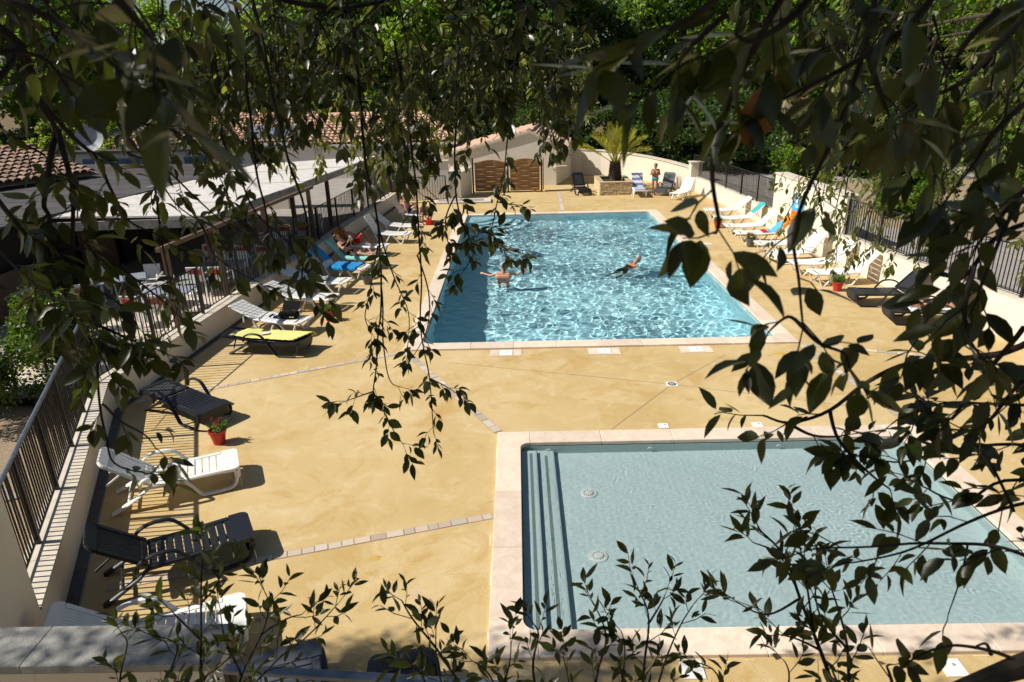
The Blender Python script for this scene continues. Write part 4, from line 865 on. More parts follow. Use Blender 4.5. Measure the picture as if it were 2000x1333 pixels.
# planter and palm
t = thing('stone_planter', 'raised planter of small ochre stones under the palm', 'planter')
PX0, PX1, PY0, PY1, PZ = 4.36, 6.08, 36.9, 39.5, .70
for x0, x1, y0, y1 in ((PX0 + .03, PX1 - .03, PY0 + .03, PY0 + .22), (PX0 + .03, PX1 - .03, PY1 - .22, PY1 - .03), (PX0 + .03, PX0 + .22, PY0 + .221, PY1 - .221), (PX1 - .22, PX1 - .03, PY0 + .221, PY1 - .221)): MB().box(x0, x1, y0, y1, 0, PZ - .02).build('core', 'mortar', t)
MB().box(PX0 + .221, PX1 - .221, PY0 + .221, PY1 - .221, 0, .52).build('soil', 'soil', t)
st = bevel_mesh(MB().box(-.5, .5, -.5, .5, -.5, .5).mesh('stone', 'planter_stone'), .09, 1); r = random.Random(8)
for side in range(3):
    z = 0
    for k in range(8):
        h = (PZ - .06) / 8; L = (PX1 - PX0) if side == 0 else (PY1 - PY0); s_ = 0 - r.uniform(0, .1)
        while s_ < L - .02:
            l = r.uniform(.13, .32); a, b_ = max(s_, 0), min(s_ + l, L); s_ += l
            if b_ - a < .03: continue
            c = (a + b_) / 2; d = r.uniform(.05, .075)
            p = {0: (PX0 + c, PY0 + .035, 0), 1: (PX0 + .035, PY0 + c, 0), 2: (PX1 - .035, PY0 + c, 0)}[side]
            link('stone', st, t, mw=Matrix.Translation((p[0], p[1], k * h + h / 2 + .005)) @ Matrix.Rotation(0 if side == 0 else PI / 2, 4, 'Z') @ Matrix.Diagonal((b_ - a - .014, d + .05, h - .012, 1)))
for x0, x1, y0, y1 in ((PX0 - .03, PX1 + .03, PY0 - .03, PY0 + .24), (PX0 - .03, PX1 + .03, PY1 - .24, PY1 + .03), (PX0 - .03, PX0 + .24, PY0 + .242, PY1 - .242), (PX1 - .24, PX1 + .03, PY0 + .242, PY1 - .242)):
    link('top_slab', bevel_mesh(MB().box(x0, x1, y0, y1, PZ - .055, PZ).mesh('top_slab', 'planter_stone'), .012, 1), t)
t = thing('palm_tree', 'short feathery palm with shaggy trunk in stone planter', 'palm', (5.36, 38.5, .5)); r = random.Random(12)
MB().tube([(0, 0, 0), (0, 0, .3), (.01, 0, .7), (0, 0, 1.0)], [.30, .32, .26, .15], 14).build('trunk', 'bark', t, True)
m = MB()
for i in range(90):
    a = i * 2.4; z = .08 + .86 * i / 90; rr = .31 - .09 * (i / 90); d = Vector((math.cos(a), math.sin(a), 0)); p = d * rr * .95 + Vector((0, 0, z)); q = p + d * .10 + Vector((0, 0, .20)); sd = Vector((-d.y, d.x, 0)) * .07
    m.add([p - sd, p + sd, q + sd * .4, q - sd * .4, p - d * .05 + Vector((0, 0, .1))], [(0, 1, 2, 3), (1, 4, 2), (0, 3, 4)])
tag(m.build('leaf_bases', 'bark', t), kind='stuff')
def frond(a, el, L, r):
    m = MB(); P = []; d = Vector((math.cos(a) * math.cos(el), math.sin(a) * math.cos(el), math.sin(el))); p = Vector((.07 * math.cos(a), .07 * math.sin(a), .95)); n = 12; st_ = L / n
    for i in range(n + 1): P.append(p.copy()); p = p + d * st_; d = (d + Vector((0, 0, -.010 - .0085 * i)) * (1.35 - el * .45)).normalized()
    m.tube(P, [.024 * (1 - .8 * i / n) + .003 for i in range(n + 1)], 5)
    for i in range(5, n + 1):
        for q in range(4):
            t_ = (i - 1 + q / 4.) ; k = int(t_); b0 = P[k].lerp(P[min(k + 1, n)], t_ - k); tg = (P[min(k + 1, n)] - P[k - 1]).normalized(); sd = tg.cross(Vector((0, 0, 1))).normalized(); up = sd.cross(tg)
            for s_ in (-1, 1):
                ll = L * (.30 * math.sin(PI * min(.97, max(.1, (t_ - 3.5) / (n - 3)))) ** .7 + .03) * r.uniform(.8, 1.15); dd = (tg * .8 + sd * s_ * .6 + up * r.uniform(.3, .6)).normalized(); tip = b0 + dd * ll + Vector((0, 0, -.16 * ll)); mid = b0 + dd * ll * .5; wv = tg.cross(dd).cross(dd).normalized() * .009
                m.add([b0, mid + wv, tip, mid - wv], [(0, 1, 2), (0, 2, 3)])
    return m
for i in range(20):
    a = i * 2.399 + r.uniform(-.2, .2); el = math.radians(84 - 52 * (i / 19) ** .8 + r.uniform(-4, 4)); frond(a, el, r.uniform(1.9, 2.25), r).build('frond', 'leaf_palm', t)

# ================================================================== PEOPLE
def remeshed(name, mb, m, voxel):
    me = mb.mesh(name + '_raw', m, 'all'); o = bpy.data.objects.new(name + '_tmp', me); COL.objects.link(o)
    md = o.modifiers.new('r', 'REMESH'); md.mode = 'VOXEL'; md.voxel_size = voxel; md.use_smooth_shade = True
    sm = o.modifiers.new('s', 'SMOOTH'); sm.factor = .5; sm.iterations = 3
    dg = bpy.context.evaluated_depsgraph_get(); out = bpy.data.meshes.new_from_object(o.evaluated_get(dg)); out.name = name
    bpy.data.objects.remove(o); bpy.data.meshes.remove(me); return out
def V(*a): return Vector(a)
def person(label, J, skin, hair, M_, wear=(), hairlong=0, fem=False, face=None, glasses=False, fingers='open'):
    """J: joints in metres in the figure's own frame; body grown as one surface, hair and clothes are its children"""
    J = {k: Vector(v) for k, v in J.items()}; b_ = MB(); C = b_.capsule
    sl_, sr, hl, hr = J['shL'], J['shR'], J['hiL'], J['hiR']; mid = lambda a, c, t=.5: a.lerp(c, t)
    chest = mid(sl_, sr); pel = mid(hl, hr); w_ = (.92 if fem else 1.0)
    across = (sr - sl_).normalized(); spine = (chest - pel).normalized(); fwd = across.cross(spine) * -1
    if face is None: face = fwd
    face = Vector(face).normalized()
    for q in (.16, .5, .84): C(mid(hl, hr, q) + spine * .02, mid(sl_, sr, q) - spine * .12, .105 * w_, .105 * w_)
    C(mid(hl, hr, .08), mid(hl, hr, .92), .110, .110); C(mid(sl_, sr, .12) - spine * .10, mid(sl_, sr, .88) - spine * .10, .108 * w_, .108 * w_); C(mid(sl_, sr, .1) - spine * .02, mid(sl_, sr, .9) - spine * .02, .07, .07)
    if fem:
        for q in (.28, .72): b_.ball(tuple(mid(sl_, sr, q) - spine * .17 + fwd * .10), .075, .075, .075)
    nk, hd = J['neck'], J['head']; hd = J['head'] = nk + (hd - nk) * .93; C(nk - spine * .03, mid(nk, hd, .75), .066 if not fem else .056, .06 if not fem else .052)
    up = (hd - nk).normalized(); side = face.cross(up).normalized(); face = up.cross(side).normalized()
    def blob(c, r, ell): # ellipsoid in the head frame
        q = MB().ball((0, 0, 0), 1, n=14, m=10); Mx = Matrix((side, face, up)).transposed(); b_.add([c + Mx @ Vector((p[0] * ell[0], p[1] * ell[1], p[2] * ell[2])) for p in q.v], q.f)
    blob(hd + up * .018, 1, (.081, .102, .108)); blob(hd + face * .026 - up * .05, 1, (.064, .07, .068)); blob(hd + face * .04 - up * .088, 1, (.034, .034, .026)); C(hd + face * .095 - up * .0, hd + face * .115 - up * .028, .012, .016)
    for s_ in (-1, 1): blob(hd + side * s_ * .078 - up * .005 - face * .005, 1, (.012, .022, .033))
    blob(hd + face * .085 - up * .066, 1, (.026, .014, .011))
    for a in 'LR':
        sh, el, wr = J['sh' + a], J['el' + a], J['wr' + a]; C(sh, el, .05 * w_, .04 * w_); C(el, wr, .041 * w_, .027 * w_)
        d = (wr - el).normalized(); nrm = d.cross(across); nrm = nrm.normalized() if nrm.length > .1 else d.orthogonal().normalized(); sd = nrm.cross(d).normalized()
        if a == 'L': sd = -sd
        palm = wr + d * .075
        for q in (-.022, 0, .022): C(wr + sd * q * .6 + d * .01, palm + sd * q * 1.25, .02, .017)
        cl = .25 if fingers == 'open' else .8
        for i, (q, ln) in enumerate(((-.034, .062), (-.012, .075), (.011, .07), (.033, .054))):
            p0 = palm + sd * q; p1 = p0 + (d + nrm * cl * .4 + sd * q * 3).normalized() * ln * .5; p2 = p1 + (d + nrm * cl * 1.3 + sd * q * 2).normalized() * ln * .5; C(p0, p1, .0105, .010, 8); C(p1, p2, .010, .009, 8)
        p0 = wr + d * .025 - sd * .026; p1 = p0 + (d * .6 - sd * .8 + nrm * .3).normalized() * .04; C(p0, p1, .014, .012, 8); C(p1, p1 + (d * .9 - sd * .3 + nrm * .4).normalized() * .032, .012, .010, 8)
        h, k, an, to = J['hi' + a], J['kn' + a], J['an' + a], J['to' + a]; C(h, k, .092 if fem else .088, .058); C(k, an, .056, .036); C(mid(k, an, .15) - (to - an) * .12, mid(k, an, .45) - (to - an) * .06, .04, .038)
        hl_ = an - (to - an).normalized() * .045; C(hl_, mid(an, to, .6), .036, .036); C(mid(an, to, .5), to, .036, .026)
    me = remeshed('person', b_, skin, .0115); o = tag(link('person', me, None, mw=M_), label, 'person')
    Mx = Matrix((side, face, up)).transposed()
    for s_ in (-1, 1): q = MB().ball((0, 0, 0), .0095, n=10, m=6); MB().add([hd + side * s_ * .031 + face * .092 + up * .006 + Vector(p) for p in q.v], q.f).build('eye', 'eye', o, True)
    hb = MB(); q = MB().ball((0, 0, 0), 1, n=14, m=10)
    hs = 1.08 if fem else 1.0; hb.add([hd + up * .040 - face * .022 + Mx @ Vector((p[0] * .090 * hs, p[1] * .102 * hs, p[2] * .098 * hs)) for p in q.v], q.f)
    if fem: hb.add([hd - up * .03 - face * .055 + Mx @ Vector((p[0] * .085, p[1] * .075, p[2] * .095)) for p in q.v], q.f)
    if hairlong: hb.capsule(hd - face * .05, hd - face * .085 - up * hairlong, .07, .04)
    link('hair', remeshed('hair', hb, hair, .016), o)
    MB().tube([hd + face * .108 - up * .062 + side * x - face * abs(x) * .25 for x in (-.024, -.01, .01, .024)], [.003, .006, .006, .003], 6).build('mouth', 'lip', o, True)
    if glasses: MB().tube([hd + face * .098 + up * .008 + side * x for x in (-.06, -.03, 0, .03, .06)], [.014, .02, .008, .02, .014], 8).build('sunglasses', 'black_resin', o, True)
    for kind, m in wear:
        c = MB(); C2 = c.capsule
        if kind in ('shorts', 'briefs'):
            C2(mid(hl, hr, .1), mid(hl, hr, .9), .120, .120)
            for a in 'LR': C2(J['hi' + a], mid(J['hi' + a], J['kn' + a], .55 if kind == 'shorts' else .06), .102 if kind == 'shorts' else .098, .086 if kind == 'shorts' else .097)
        if kind in ('top', 'swimsuit'):
            C2(mid(sl_, sr, .14) - spine * .16 + fwd * .02, mid(sl_, sr, .86) - spine * .16 + fwd * .02, .118, .118)
            if fem:
                for q in (.28, .72): c.ball(tuple(mid(sl_, sr, q) - spine * .17 + fwd * .105), .084)
            if kind == 'swimsuit':
                for q in (.2, .5, .8): C2(mid(hl, hr, q), mid(sl_, sr, q) - spine * .16, .115, .112)
                C2(mid(hl, hr, .0), mid(hl, hr, 1), .122, .122)
        link(kind, remeshed(kind, c, m, .016), o)
    return o
def mirror(a): return (-a[0], a[1], a[2])
STAND = dict(head=(0, .02, 1.50), neck=(0, -.01, 1.36), shL=(-.17, -.01, 1.30), shR=(.17, -.01, 1.30), elL=(-.24, .03, 1.05), elR=(.24, .03, 1.05), wrL=(-.07, .24, 1.14), wrR=(.08, .25, 1.16),
             hiL=(-.09, 0, .84), hiR=(.09, 0, .84), knL=(-.10, .02, .44), knR=(.10, .03, .44), anL=(-.10, -.02, .07), anR=(.11, -.01, .07), toL=(-.13, .13, .03), toR=(.14, .14, .03))
woman = person('tanned woman in teal bikini bottoms standing by lounger, looking at her hands', STAND, 'skin_tan', 'hair_brown', Matrix.Translation((7.22, 36.7, 0)) @ Matrix.Rotation(math.radians(165), 4, 'Z'), (('briefs', 'cloth_teal'),), fem=True, face=(.1, 1, -.35), fingers='curl')
t = thing('mobile_phone', 'small dark phone in the hands of the standing woman', 'phone', woman.matrix_world @ Vector((0, .34, 1.19))); link('phone_body', bevel_mesh(MB().box(-.035, .035, -.006, .006, -.07, .07).mesh('phone_body', 'black_resin'), .004, 2), t); MB().box(-.031, .031, .0062, .0072, -.062, .062).build('screen', 'glass_dark', t)
# swimmers: waist frame, +y is where they look
SWA = dict(head=(0, .03, .37), neck=(0, .0, .21), shL=(-.20, 0, .12), shR=(.20, 0, .12), elL=(-.42, .05, .04), elR=(.42, .06, .07), wrL=(-.64, .14, .08), wrR=(.60, .16, .17), hiL=(-.10, -.03, -.36), hiR=(.10, -.03, -.36), knL=(-.14, .16, -.68), knR=(.14, .1, -.70), anL=(-.14, -.1, -1.0), anR=(.15, -.1, -1.02), toL=(-.15, .03, -1.08), toR=(.16, .03, -1.1))
person('grey-haired man standing in the big pool with arms spread, seen from behind', SWA, 'skin', 'hair_grey', Matrix.Translation((-.5, 21.2, 0)) @ Matrix.Rotation(math.radians(-5), 4, 'Z'), (('shorts', 'cloth_navy'),))
SWB = dict(head=(0, .30, .26), neck=(0, .17, .13), shL=(-.19, .10, .06), shR=(.19, .10, .06), elL=(-.38, .25, -.06), elR=(.40, .18, -.03), wrL=(-.44, .48, -.06), wrR=(.60, .34, -.02), hiL=(-.10, -.24, -.32), hiR=(.10, -.24, -.32), knL=(-.15, -.42, -.68), knR=(.17, -.40, -.69), anL=(-.16, -.74, -.88), anR=(.2, -.70, -.90), toL=(-.18, -.86, -.94), toR=(.24, -.80, -.97))
person('grey-haired swimmer doing breaststroke towards the right of the big pool', SWB, 'skin_tan', 'hair_grey', Matrix.Translation((3.75, 22.5, -.11)) @ Matrix.Rotation(math.radians(-65), 4, 'Z'), (('shorts', 'cloth_black'),), face=(0, 1, .15))
person('swimmer in navy trunks gliding behind the hanging leaves in big pool', {k: (v[0], v[1], v[2] * .6 - .03) for k, v in SWB.items()}, 'skin', 'hair_dark', Matrix.Translation((-.35, 25.4, -.09)) @ Matrix.Rotation(math.radians(80), 4, 'Z'), (('shorts', 'cloth_navy'),))
# people on loungers (lounger frame: +x feet, z up); chest normal points up
def recline(back, hip=.10, seat=.47, hands=None, knees=0, dy=0):
    a = math.radians(back); d = V(-math.cos(a), 0, math.sin(a)); n = V(math.sin(a), 0, math.cos(a)); P = V(hip, dy, seat)
    ch = P + d * .46 + n * .02; nk = ch + d * .08; hd = nk + d * .15 + n * .04; J = dict(neck=nk, head=hd)
    for s_, k in ((-1, 'R'), (1, 'L')):
        y = V(0, s_, 0); J['sh' + k] = ch + y * .17; J['hi' + k] = P + y * .09
        J['el' + k] = ch + y * .27 - d * .24 + n * .04; J['wr' + k] = (ch - d * .18 + n * .30 + y * .10) if hands else (ch + y * .28 - d * .50 + n * .04)
        kz = knees * (1 if s_ > 0 else .6); J['kn' + k] = P + V(.42 - kz * .16, s_ * .02, .02 + kz * .36) + y * .10; J['an' + k] = P + V(.84 - kz * .34, 0, -.03) + y * .10; J['to' + k] = J['an' + k] + V(.08, s_ * .02, .12 if kz < .2 else -.02)
    return J
person('dark-haired woman in black top reading on the green towel lounger', recline(44, .12, hands=True), 'skin', 'hair_dark', Lgrn[0], (('top', 'cloth_black'), ('briefs', 'cloth_black')), fem=True, hairlong=.1, face=(.6, 0, .1), fingers='curl')
t = thing('open_book', 'pale book held up by the reading woman', 'book', Lgrn[0] @ V(.16, 0, .98), Lgrn[0].to_euler().z)
for s_ in (-1, 1): link('page', bevel_mesh(MB().box(-.008, .008, 0, .11, -.09, .09).mesh('page', 'lid_white'), .003, 1), t, (0, 0, 0), (0, -.5, 0 if s_ > 0 else PI * 1.05))
person('sunbather in red shorts lying back on an orange towel, knees bent', recline(35, .12, knees=.9), 'skin_tan', 'hair_brown', Lora[0], (('shorts', 'cloth_red'),), face=(.4, -.2, .6))
J = recline(72, .18, seat=.48, knees=.9); person('bald sunburnt man sitting up on a lounger beside the bending woman', J, 'skin', 'hair_grey', Lman[0], (('shorts', 'cloth_navy'),), face=(.9, .1, -.2))
SIT = dict(head=(0, .42, .88), neck=(0, .30, .76), shL=(-.17, .24, .71), shR=(.17, .24, .71), elL=(-.24, .42, .50), elR=(.25, .36, .46), wrL=(-.20, .50, .27), wrR=(.26, .44, .22), hiL=(-.10, 0, .42), hiR=(.10, 0, .42), knL=(-.13, .42, .45), knR=(.13, .42, .46), anL=(-.13, .42, .07), anR=(.14, .44, .07), toL=(-.15, .57, .03), toR=(.16, .59, .03))
person('woman in patterned bikini sitting on lounger edge, leaning down to the floor', SIT, 'skin_tan', 'hair_brown', Lman[0] @ Matrix.Translation((.95, -.12, 0)) @ Matrix.Rotation(math.radians(-150), 4, 'Z'), (('top', 'cloth_stripe'), ('briefs', 'cloth_stripe')), fem=True, face=(.1, .7, -.6))
t = loc_thing('red_bag', 'small red bag on the floor beside the leaning woman', 'bag', Lman, 1.35, -.62, 0); link('bag_body', bevel_mesh(MB().box(-.14, .14, -.1, .1, 0, .2).mesh('bag_body', 'cloth_red'), .02, 2), t); MB().tube(smooth_path([(-.08, 0, .2), (-.05, 0, .28), (.05, 0, .28), (.08, 0, .2)], 4), .01, 6).build('bag_handle', 'cloth_red', t, True)
PRONE = dict(head=(-.62, .04, .52), neck=(-.46, .0, .50), shL=(-.38, -.18, .50), shR=(-.38, .18, .50), elL=(-.50, -.33, .48), elR=(-.52, .33, .48), wrL=(-.72, -.16, .47), wrR=(-.74, .2, .47), hiL=(.12, -.09, .48), hiR=(.12, .09, .48), knL=(.52, -.11, .44), knR=(.52, .12, .44), anL=(.92, -.10, .50), anR=(.93, .14, .50), toL=(1.06, -.10, .42), toR=(1.07, .15, .42))
person('man in dark green shorts lying face down on a black lounger', PRONE, 'skin', 'hair_dark', Lpro[0], (('shorts', 'hair_dark'),), face=(-.3, .9, -.3))

# ================================================================== TREES, HEDGES
def np_mesh(name, quads, m):
    """quads: (N,4,3) array of separate leaves"""
    n = len(quads); me = bpy.data.meshes.new(name); me.vertices.add(4 * n); me.loops.add(4 * n); me.polygons.add(n)
    me.vertices.foreach_set('co', quads.reshape(-1).astype(np.float32)); me.loops.foreach_set('vertex_index', np.arange(4 * n, dtype=np.int32)); me.polygons.foreach_set('loop_start', np.arange(0, 4 * n, 4, dtype=np.int32))
    me.materials.append(MATS[m]); me.update(calc_edges=True); me.validate(); return me
def leaf_quads(P, r, size, up=.5, asp=.42, droop=0):
    """one pointed, folded leaf blade per row of P"""
    n = len(P); d = r.normal(size=(n, 3)); d[:, 2] += droop; d /= np.linalg.norm(d, axis=1)[:, None]
    q = r.normal(size=(n, 3)); q[:, 2] += up * 2; s = np.cross(d, q); s /= np.linalg.norm(s, axis=1)[:, None] + 1e-9; u = np.cross(s, d)
    L = (size * r.uniform(.55, 1.35, n))[:, None]
    return np.stack([P, P + d * L * .5 + s * L * asp + u * L * .08, P + d * L, P + d * L * .5 - s * L * asp + u * L * .08], 1)
def clumps(C, R, per, r, squash=.75):
    """points scattered in shells round clump centres"""
    out = []
    for c, k in zip(C, R):
        v = r.normal(size=(per, 3)); v /= np.linalg.norm(v, axis=1)[:, None]; v *= (r.uniform(0, 1, per) ** .45)[:, None] * k; v[:, 2] *= squash; out.append(np.array(c) + v)
    return np.concatenate(out)
TREES = {}
def make_tree(kind, h, spread, seed, leaf, n_limb, per, size, low=.3, tr=.2, crad=(.7, 1.4)):
    r = np.random.default_rng(seed); rr = random.Random(seed); t = thing('broadleaf_tree', '', 'tree')
    top = Vector((rr.uniform(-.5, .5), rr.uniform(-.5, .5), h * .86)); trunk = smooth_path([(0, 0, -.2), (rr.uniform(-.2, .2), rr.uniform(-.2, .2), h * .3), (rr.uniform(-.4, .4), rr.uniform(-.4, .4), h * .6), top], 4)
    MB().tube(trunk, [tr * (1 - .85 * i / (len(trunk) - 1)) for i in range(len(trunk))], 9).build('trunk', 'bark', t, True)
    C = []; R = []; lm = MB()
    for i in range(n_limb):
        f = low + (1 - low) * (i + .5) / n_limb; k = min(len(trunk) - 1, int(f * .95 * (len(trunk) - 1))); p = trunk[k]; a = i * 2.4 + rr.uniform(-.5, .5); env = math.sin(PI * min(1, .22 + .78 * (1 - (f - low) / (1 - low)))) ** .6
        L = spread * env * rr.uniform(.65, 1.1); e = p + Vector((math.cos(a) * L, math.sin(a) * L, L * rr.uniform(.1, .7))); mid = p.lerp(e, .5) + Vector((0, 0, L * .1))
        pl = smooth_path([p, mid, e], 3); lm = MB().tube(pl, [tr * .38 * (1 - .8 * q / (len(pl) - 1)) * (1.2 - f * .6) for q in range(len(pl))], 6); lm.build('limb', 'bark', t, True)
        for q in (.45, .7, .9, 1.08):
            b0 = p.lerp(e, q) + Vector((rr.gauss(0, .35), rr.gauss(0, .35), rr.gauss(.1, .35))) * (.5 + L * .2); C.append(tuple(b0)); R.append(rr.uniform(*crad))
    C.append(tuple(top + Vector((0, 0, h * .06)))); R.append(crad[1])
    P = clumps(C, R, per, r); tag(link('crown', np_mesh('crown', leaf_quads(P, r, size), leaf), t), kind='stuff'); return t
def tree(kind, x, y, rz, sc, label, z=0, group='trees beyond the walls'):
    if kind not in TREES: TREES[kind] = make_tree(kind, *KINDS_[kind]); t = TREES[kind]; t.location = (x, y, z); t.rotation_euler = (0, 0, rz); t['label'] = label; t['group'] = group
    else: t = dup(TREES[kind], (x, y, z), rz, label, group)
    t.scale = (sc, sc, sc)
KINDS_ = {'bright': (15, 4.2, 11, 'leaf_far', 17, 210, .34, .22, .24, (.9, 1.7)), 'dark': (14, 3.8, 22, 'leaf_dark', 16, 210, .33, .18, .26, (.9, 1.6)), 'mid': (13, 4.6, 33, 'leaf_far', 15, 230, .30, .12, .2, (1.0, 1.8)), 'bush': (4.2, 2.2, 44, 'leaf_dark', 12, 190, .20, .05, .09, (.7, 1.1))}
r = random.Random(77); names = {'bright': 'bright green leafy tree', 'dark': 'dark green dense tree', 'mid': 'broad light green tree', 'bush': 'dark bushy evergreen shrub'}
row = [('dark', -33, 53, 1.0), ('bright', -27, 56, .8), ('mid', -21.5, 54, .82), ('bright', -16.2, 57, .92), ('dark', -11.5, 55, 1.0), ('mid', -6.6, 54, 1.05), ('bright', -2.0, 57, 1.05), ('dark', 1.8, 52.5, .95), ('bright', 5.0, 55.5, .84), ('dark', 8.6, 52, .82), ('bright', 12.5, 51, 1.0), ('mid', 16.2, 48.5, 1.05), ('bright', 20.5, 45, 1.0), ('dark', 24.5, 49, 1.0), ('mid', 27, 42, 1.1), ('bright', 31, 47, 1.05), ('dark', 34.5, 38, 1.1), ('mid', 24, 34.5, .9),
       ('bright', -38, 62, 1.2), ('dark', -24, 66, .8), ('mid', -15, 68, 1.2), ('dark', -7, 66, 1.25), ('bright', 3, 67, .82), ('dark', 11, 64, .85), ('bright', 19, 60, 1.25), ('mid', 27, 60, 1.3), ('dark', 37, 55, 1.3), ('bright', 43, 46, 1.25), ('mid', -44, 50, 1.15), ('dark', -34, 42, .95), ('mid', -40, 36, 1.0), ('bright', -30.5, 47.5, .9)]
where = lambda x, y: ('behind the restaurant roofs' if x < -12 else 'behind the cream tiled buildings' if x < 1 else 'behind the palm and curved wall' if x < 12 else 'beyond the lane on the right')
cnt = {}; ORD = ['first', 'second', 'third', 'fourth', 'fifth', 'sixth', 'seventh']
def ordinal(*k): cnt[k] = cnt.get(k, -1) + 1; return ORD[cnt[k]]
for n_, (k, x, y, sc) in enumerate(row):
    far = 'back row' if 18 <= n_ < 29 else 'front row'; lb = '%s %s, %s in %s' % (names[k], where(x, y), ordinal(k, where(x, y), far), far)
    tree(k, x, y, r.uniform(0, 6.3), sc * r.uniform(.94, 1.06), lb)
bx = [(-9.5, 51.5), (-2.5, 50.2), (1.6, 48.4), (4.2, 48.6), (6.8, 47.6), (9.2, 45.6), (11.0, 43.4), (12.4, 41.0), (13.6, 44.5), (15.6, 40.2), (-22, 51), (-29.5, 43.5), (18.2, 38.2), (20.5, 41.5)]
for i, (x, y) in enumerate(bx):
    wz = ('behind the palm', 'beside the curved wall', 'along the lane', 'behind the roofs')[0 if 0 < x < 7 else 1 if 7 <= x < 12.5 else 2 if x >= 12.5 else 3]
    tree('bush', x, y, r.uniform(0, 6.3), r.uniform(.85, 1.1), 'dark bushy evergreen shrub %s, %s from the left' % (wz, ordinal('bush', wz)), group='shrubs beyond the walls')
def hedge(name, label, cat, line, w_, h, z, n, leaf, size, seed, stem=True, flower=None, nf=0, top_jit=.25):
    t = thing(name, label, cat, (line[0][0], line[0][1], z)); rr = np.random.default_rng(seed); o = np.array([line[0][0], line[0][1]]); P = []
    seg = [(np.array(a) - o, np.array(b_) - o) for a, b_ in zip(line[:-1], line[1:])]; Ls = [np.linalg.norm(b_ - a) for a, b_ in seg]; C = []; R = []
    for (a, b_), L in zip(seg, Ls):
        k = max(2, int(L / .35))
        for _ in range(k * 4):
            u = rr.uniform(); p = a + (b_ - a) * u; C.append((p[0] + rr.normal(0, w_ * .22), p[1] + rr.normal(0, w_ * .22), rr.uniform(.15, .93) * h)); R.append(rr.uniform(.28, .5) * min(1, w_))
    per = max(6, n // len(C)); P = clumps(C, R, per, rr, .9); P[:, 2] += rr.uniform(-top_jit, top_jit, len(P)) * .5; P = P[P[:, 2] > .02]
    tag(link('foliage', np_mesh('foliage', leaf_quads(P, rr, size, .6), leaf), t), kind='stuff')
    if flower: Q = P[rr.choice(len(P), nf)] + rr.normal(0, .06, (nf, 3)); tag(link('blossom', np_mesh('blossom', leaf_quads(np.repeat(Q, 3, 0), rr, size * .6, .3, .5), flower), t), kind='stuff')
    for (a, b_), L in zip(seg, Ls):
        for u in np.arange(.1, 1, .9 / max(1, L)): p = a + (b_ - a) * u; MB().tube([(p[0], p[1], -.1), (p[0] + rr.normal(0, .1), p[1] + rr.normal(0, .1), h * .5), (p[0] + rr.normal(0, .25), p[1] + rr.normal(0, .25), h * .85)], [.04, .03, .012], 6).build('stem', 'bark', t)
    return t
hedge('privet_hedge', 'lime green bushy hedge outside the left metal fence', 'hedge', [(-10.3, 11.4), (-10.0, 13.2), (-10.6, 15.2)], 1.7, 1.6, .12, 30000, 'leaf_hedge', .07, 3)
hedge('privet_hedge', 'small bright green clipped hedge beside the far left gate', 'hedge', [(-7.4, 38.6), (-5.9, 38.8)], .9, 1.6, 0, 4000, 'leaf_lime', .10, 4)
hedge('laurel_hedge', 'rounded glossy green laurel bushes beyond the right-hand fence', 'hedge', [(14.2, 26.5), (15.6, 28.4), (17.6, 28.8)], 2.6, 2.3, .57, 16000, 'leaf_far', .16, 5)
hedge('laurel_hedge', 'glossy green laurel bush behind the tall poster wall', 'hedge', [(12.4, 31.6), (13.4, 33.6)], 2.0, 1.9, .57, 8000, 'leaf_far', .15, 6)
hedge('laurel_hedge', 'green laurel clump in the planting bed at the far right', 'hedge', [(19.6, 25.0), (22.5, 26.5), (25, 26)], 2.6, 2.6, .57, 12000, 'leaf_far', .17, 8)
hedge('oleander_bush', 'oleander bush covered in pale pink flowers behind satellite dish', 'bush', [(-25.5, 37.6), (-23.2, 38.2), (-20.8, 38.0)], 2.4, 4.9, 0, 13000, 'leaf_far', .17, 7, flower='petal_pink', nf=1500)
hedge('oleander_bush', 'smaller pink oleander at the left edge behind tiled roof', 'bush', [(-28.2, 36.5), (-27.2, 37.2)], 2.0, 3.6, 0, 6000, 'leaf_far', .17, 9, flower='petal_pink', nf=420)

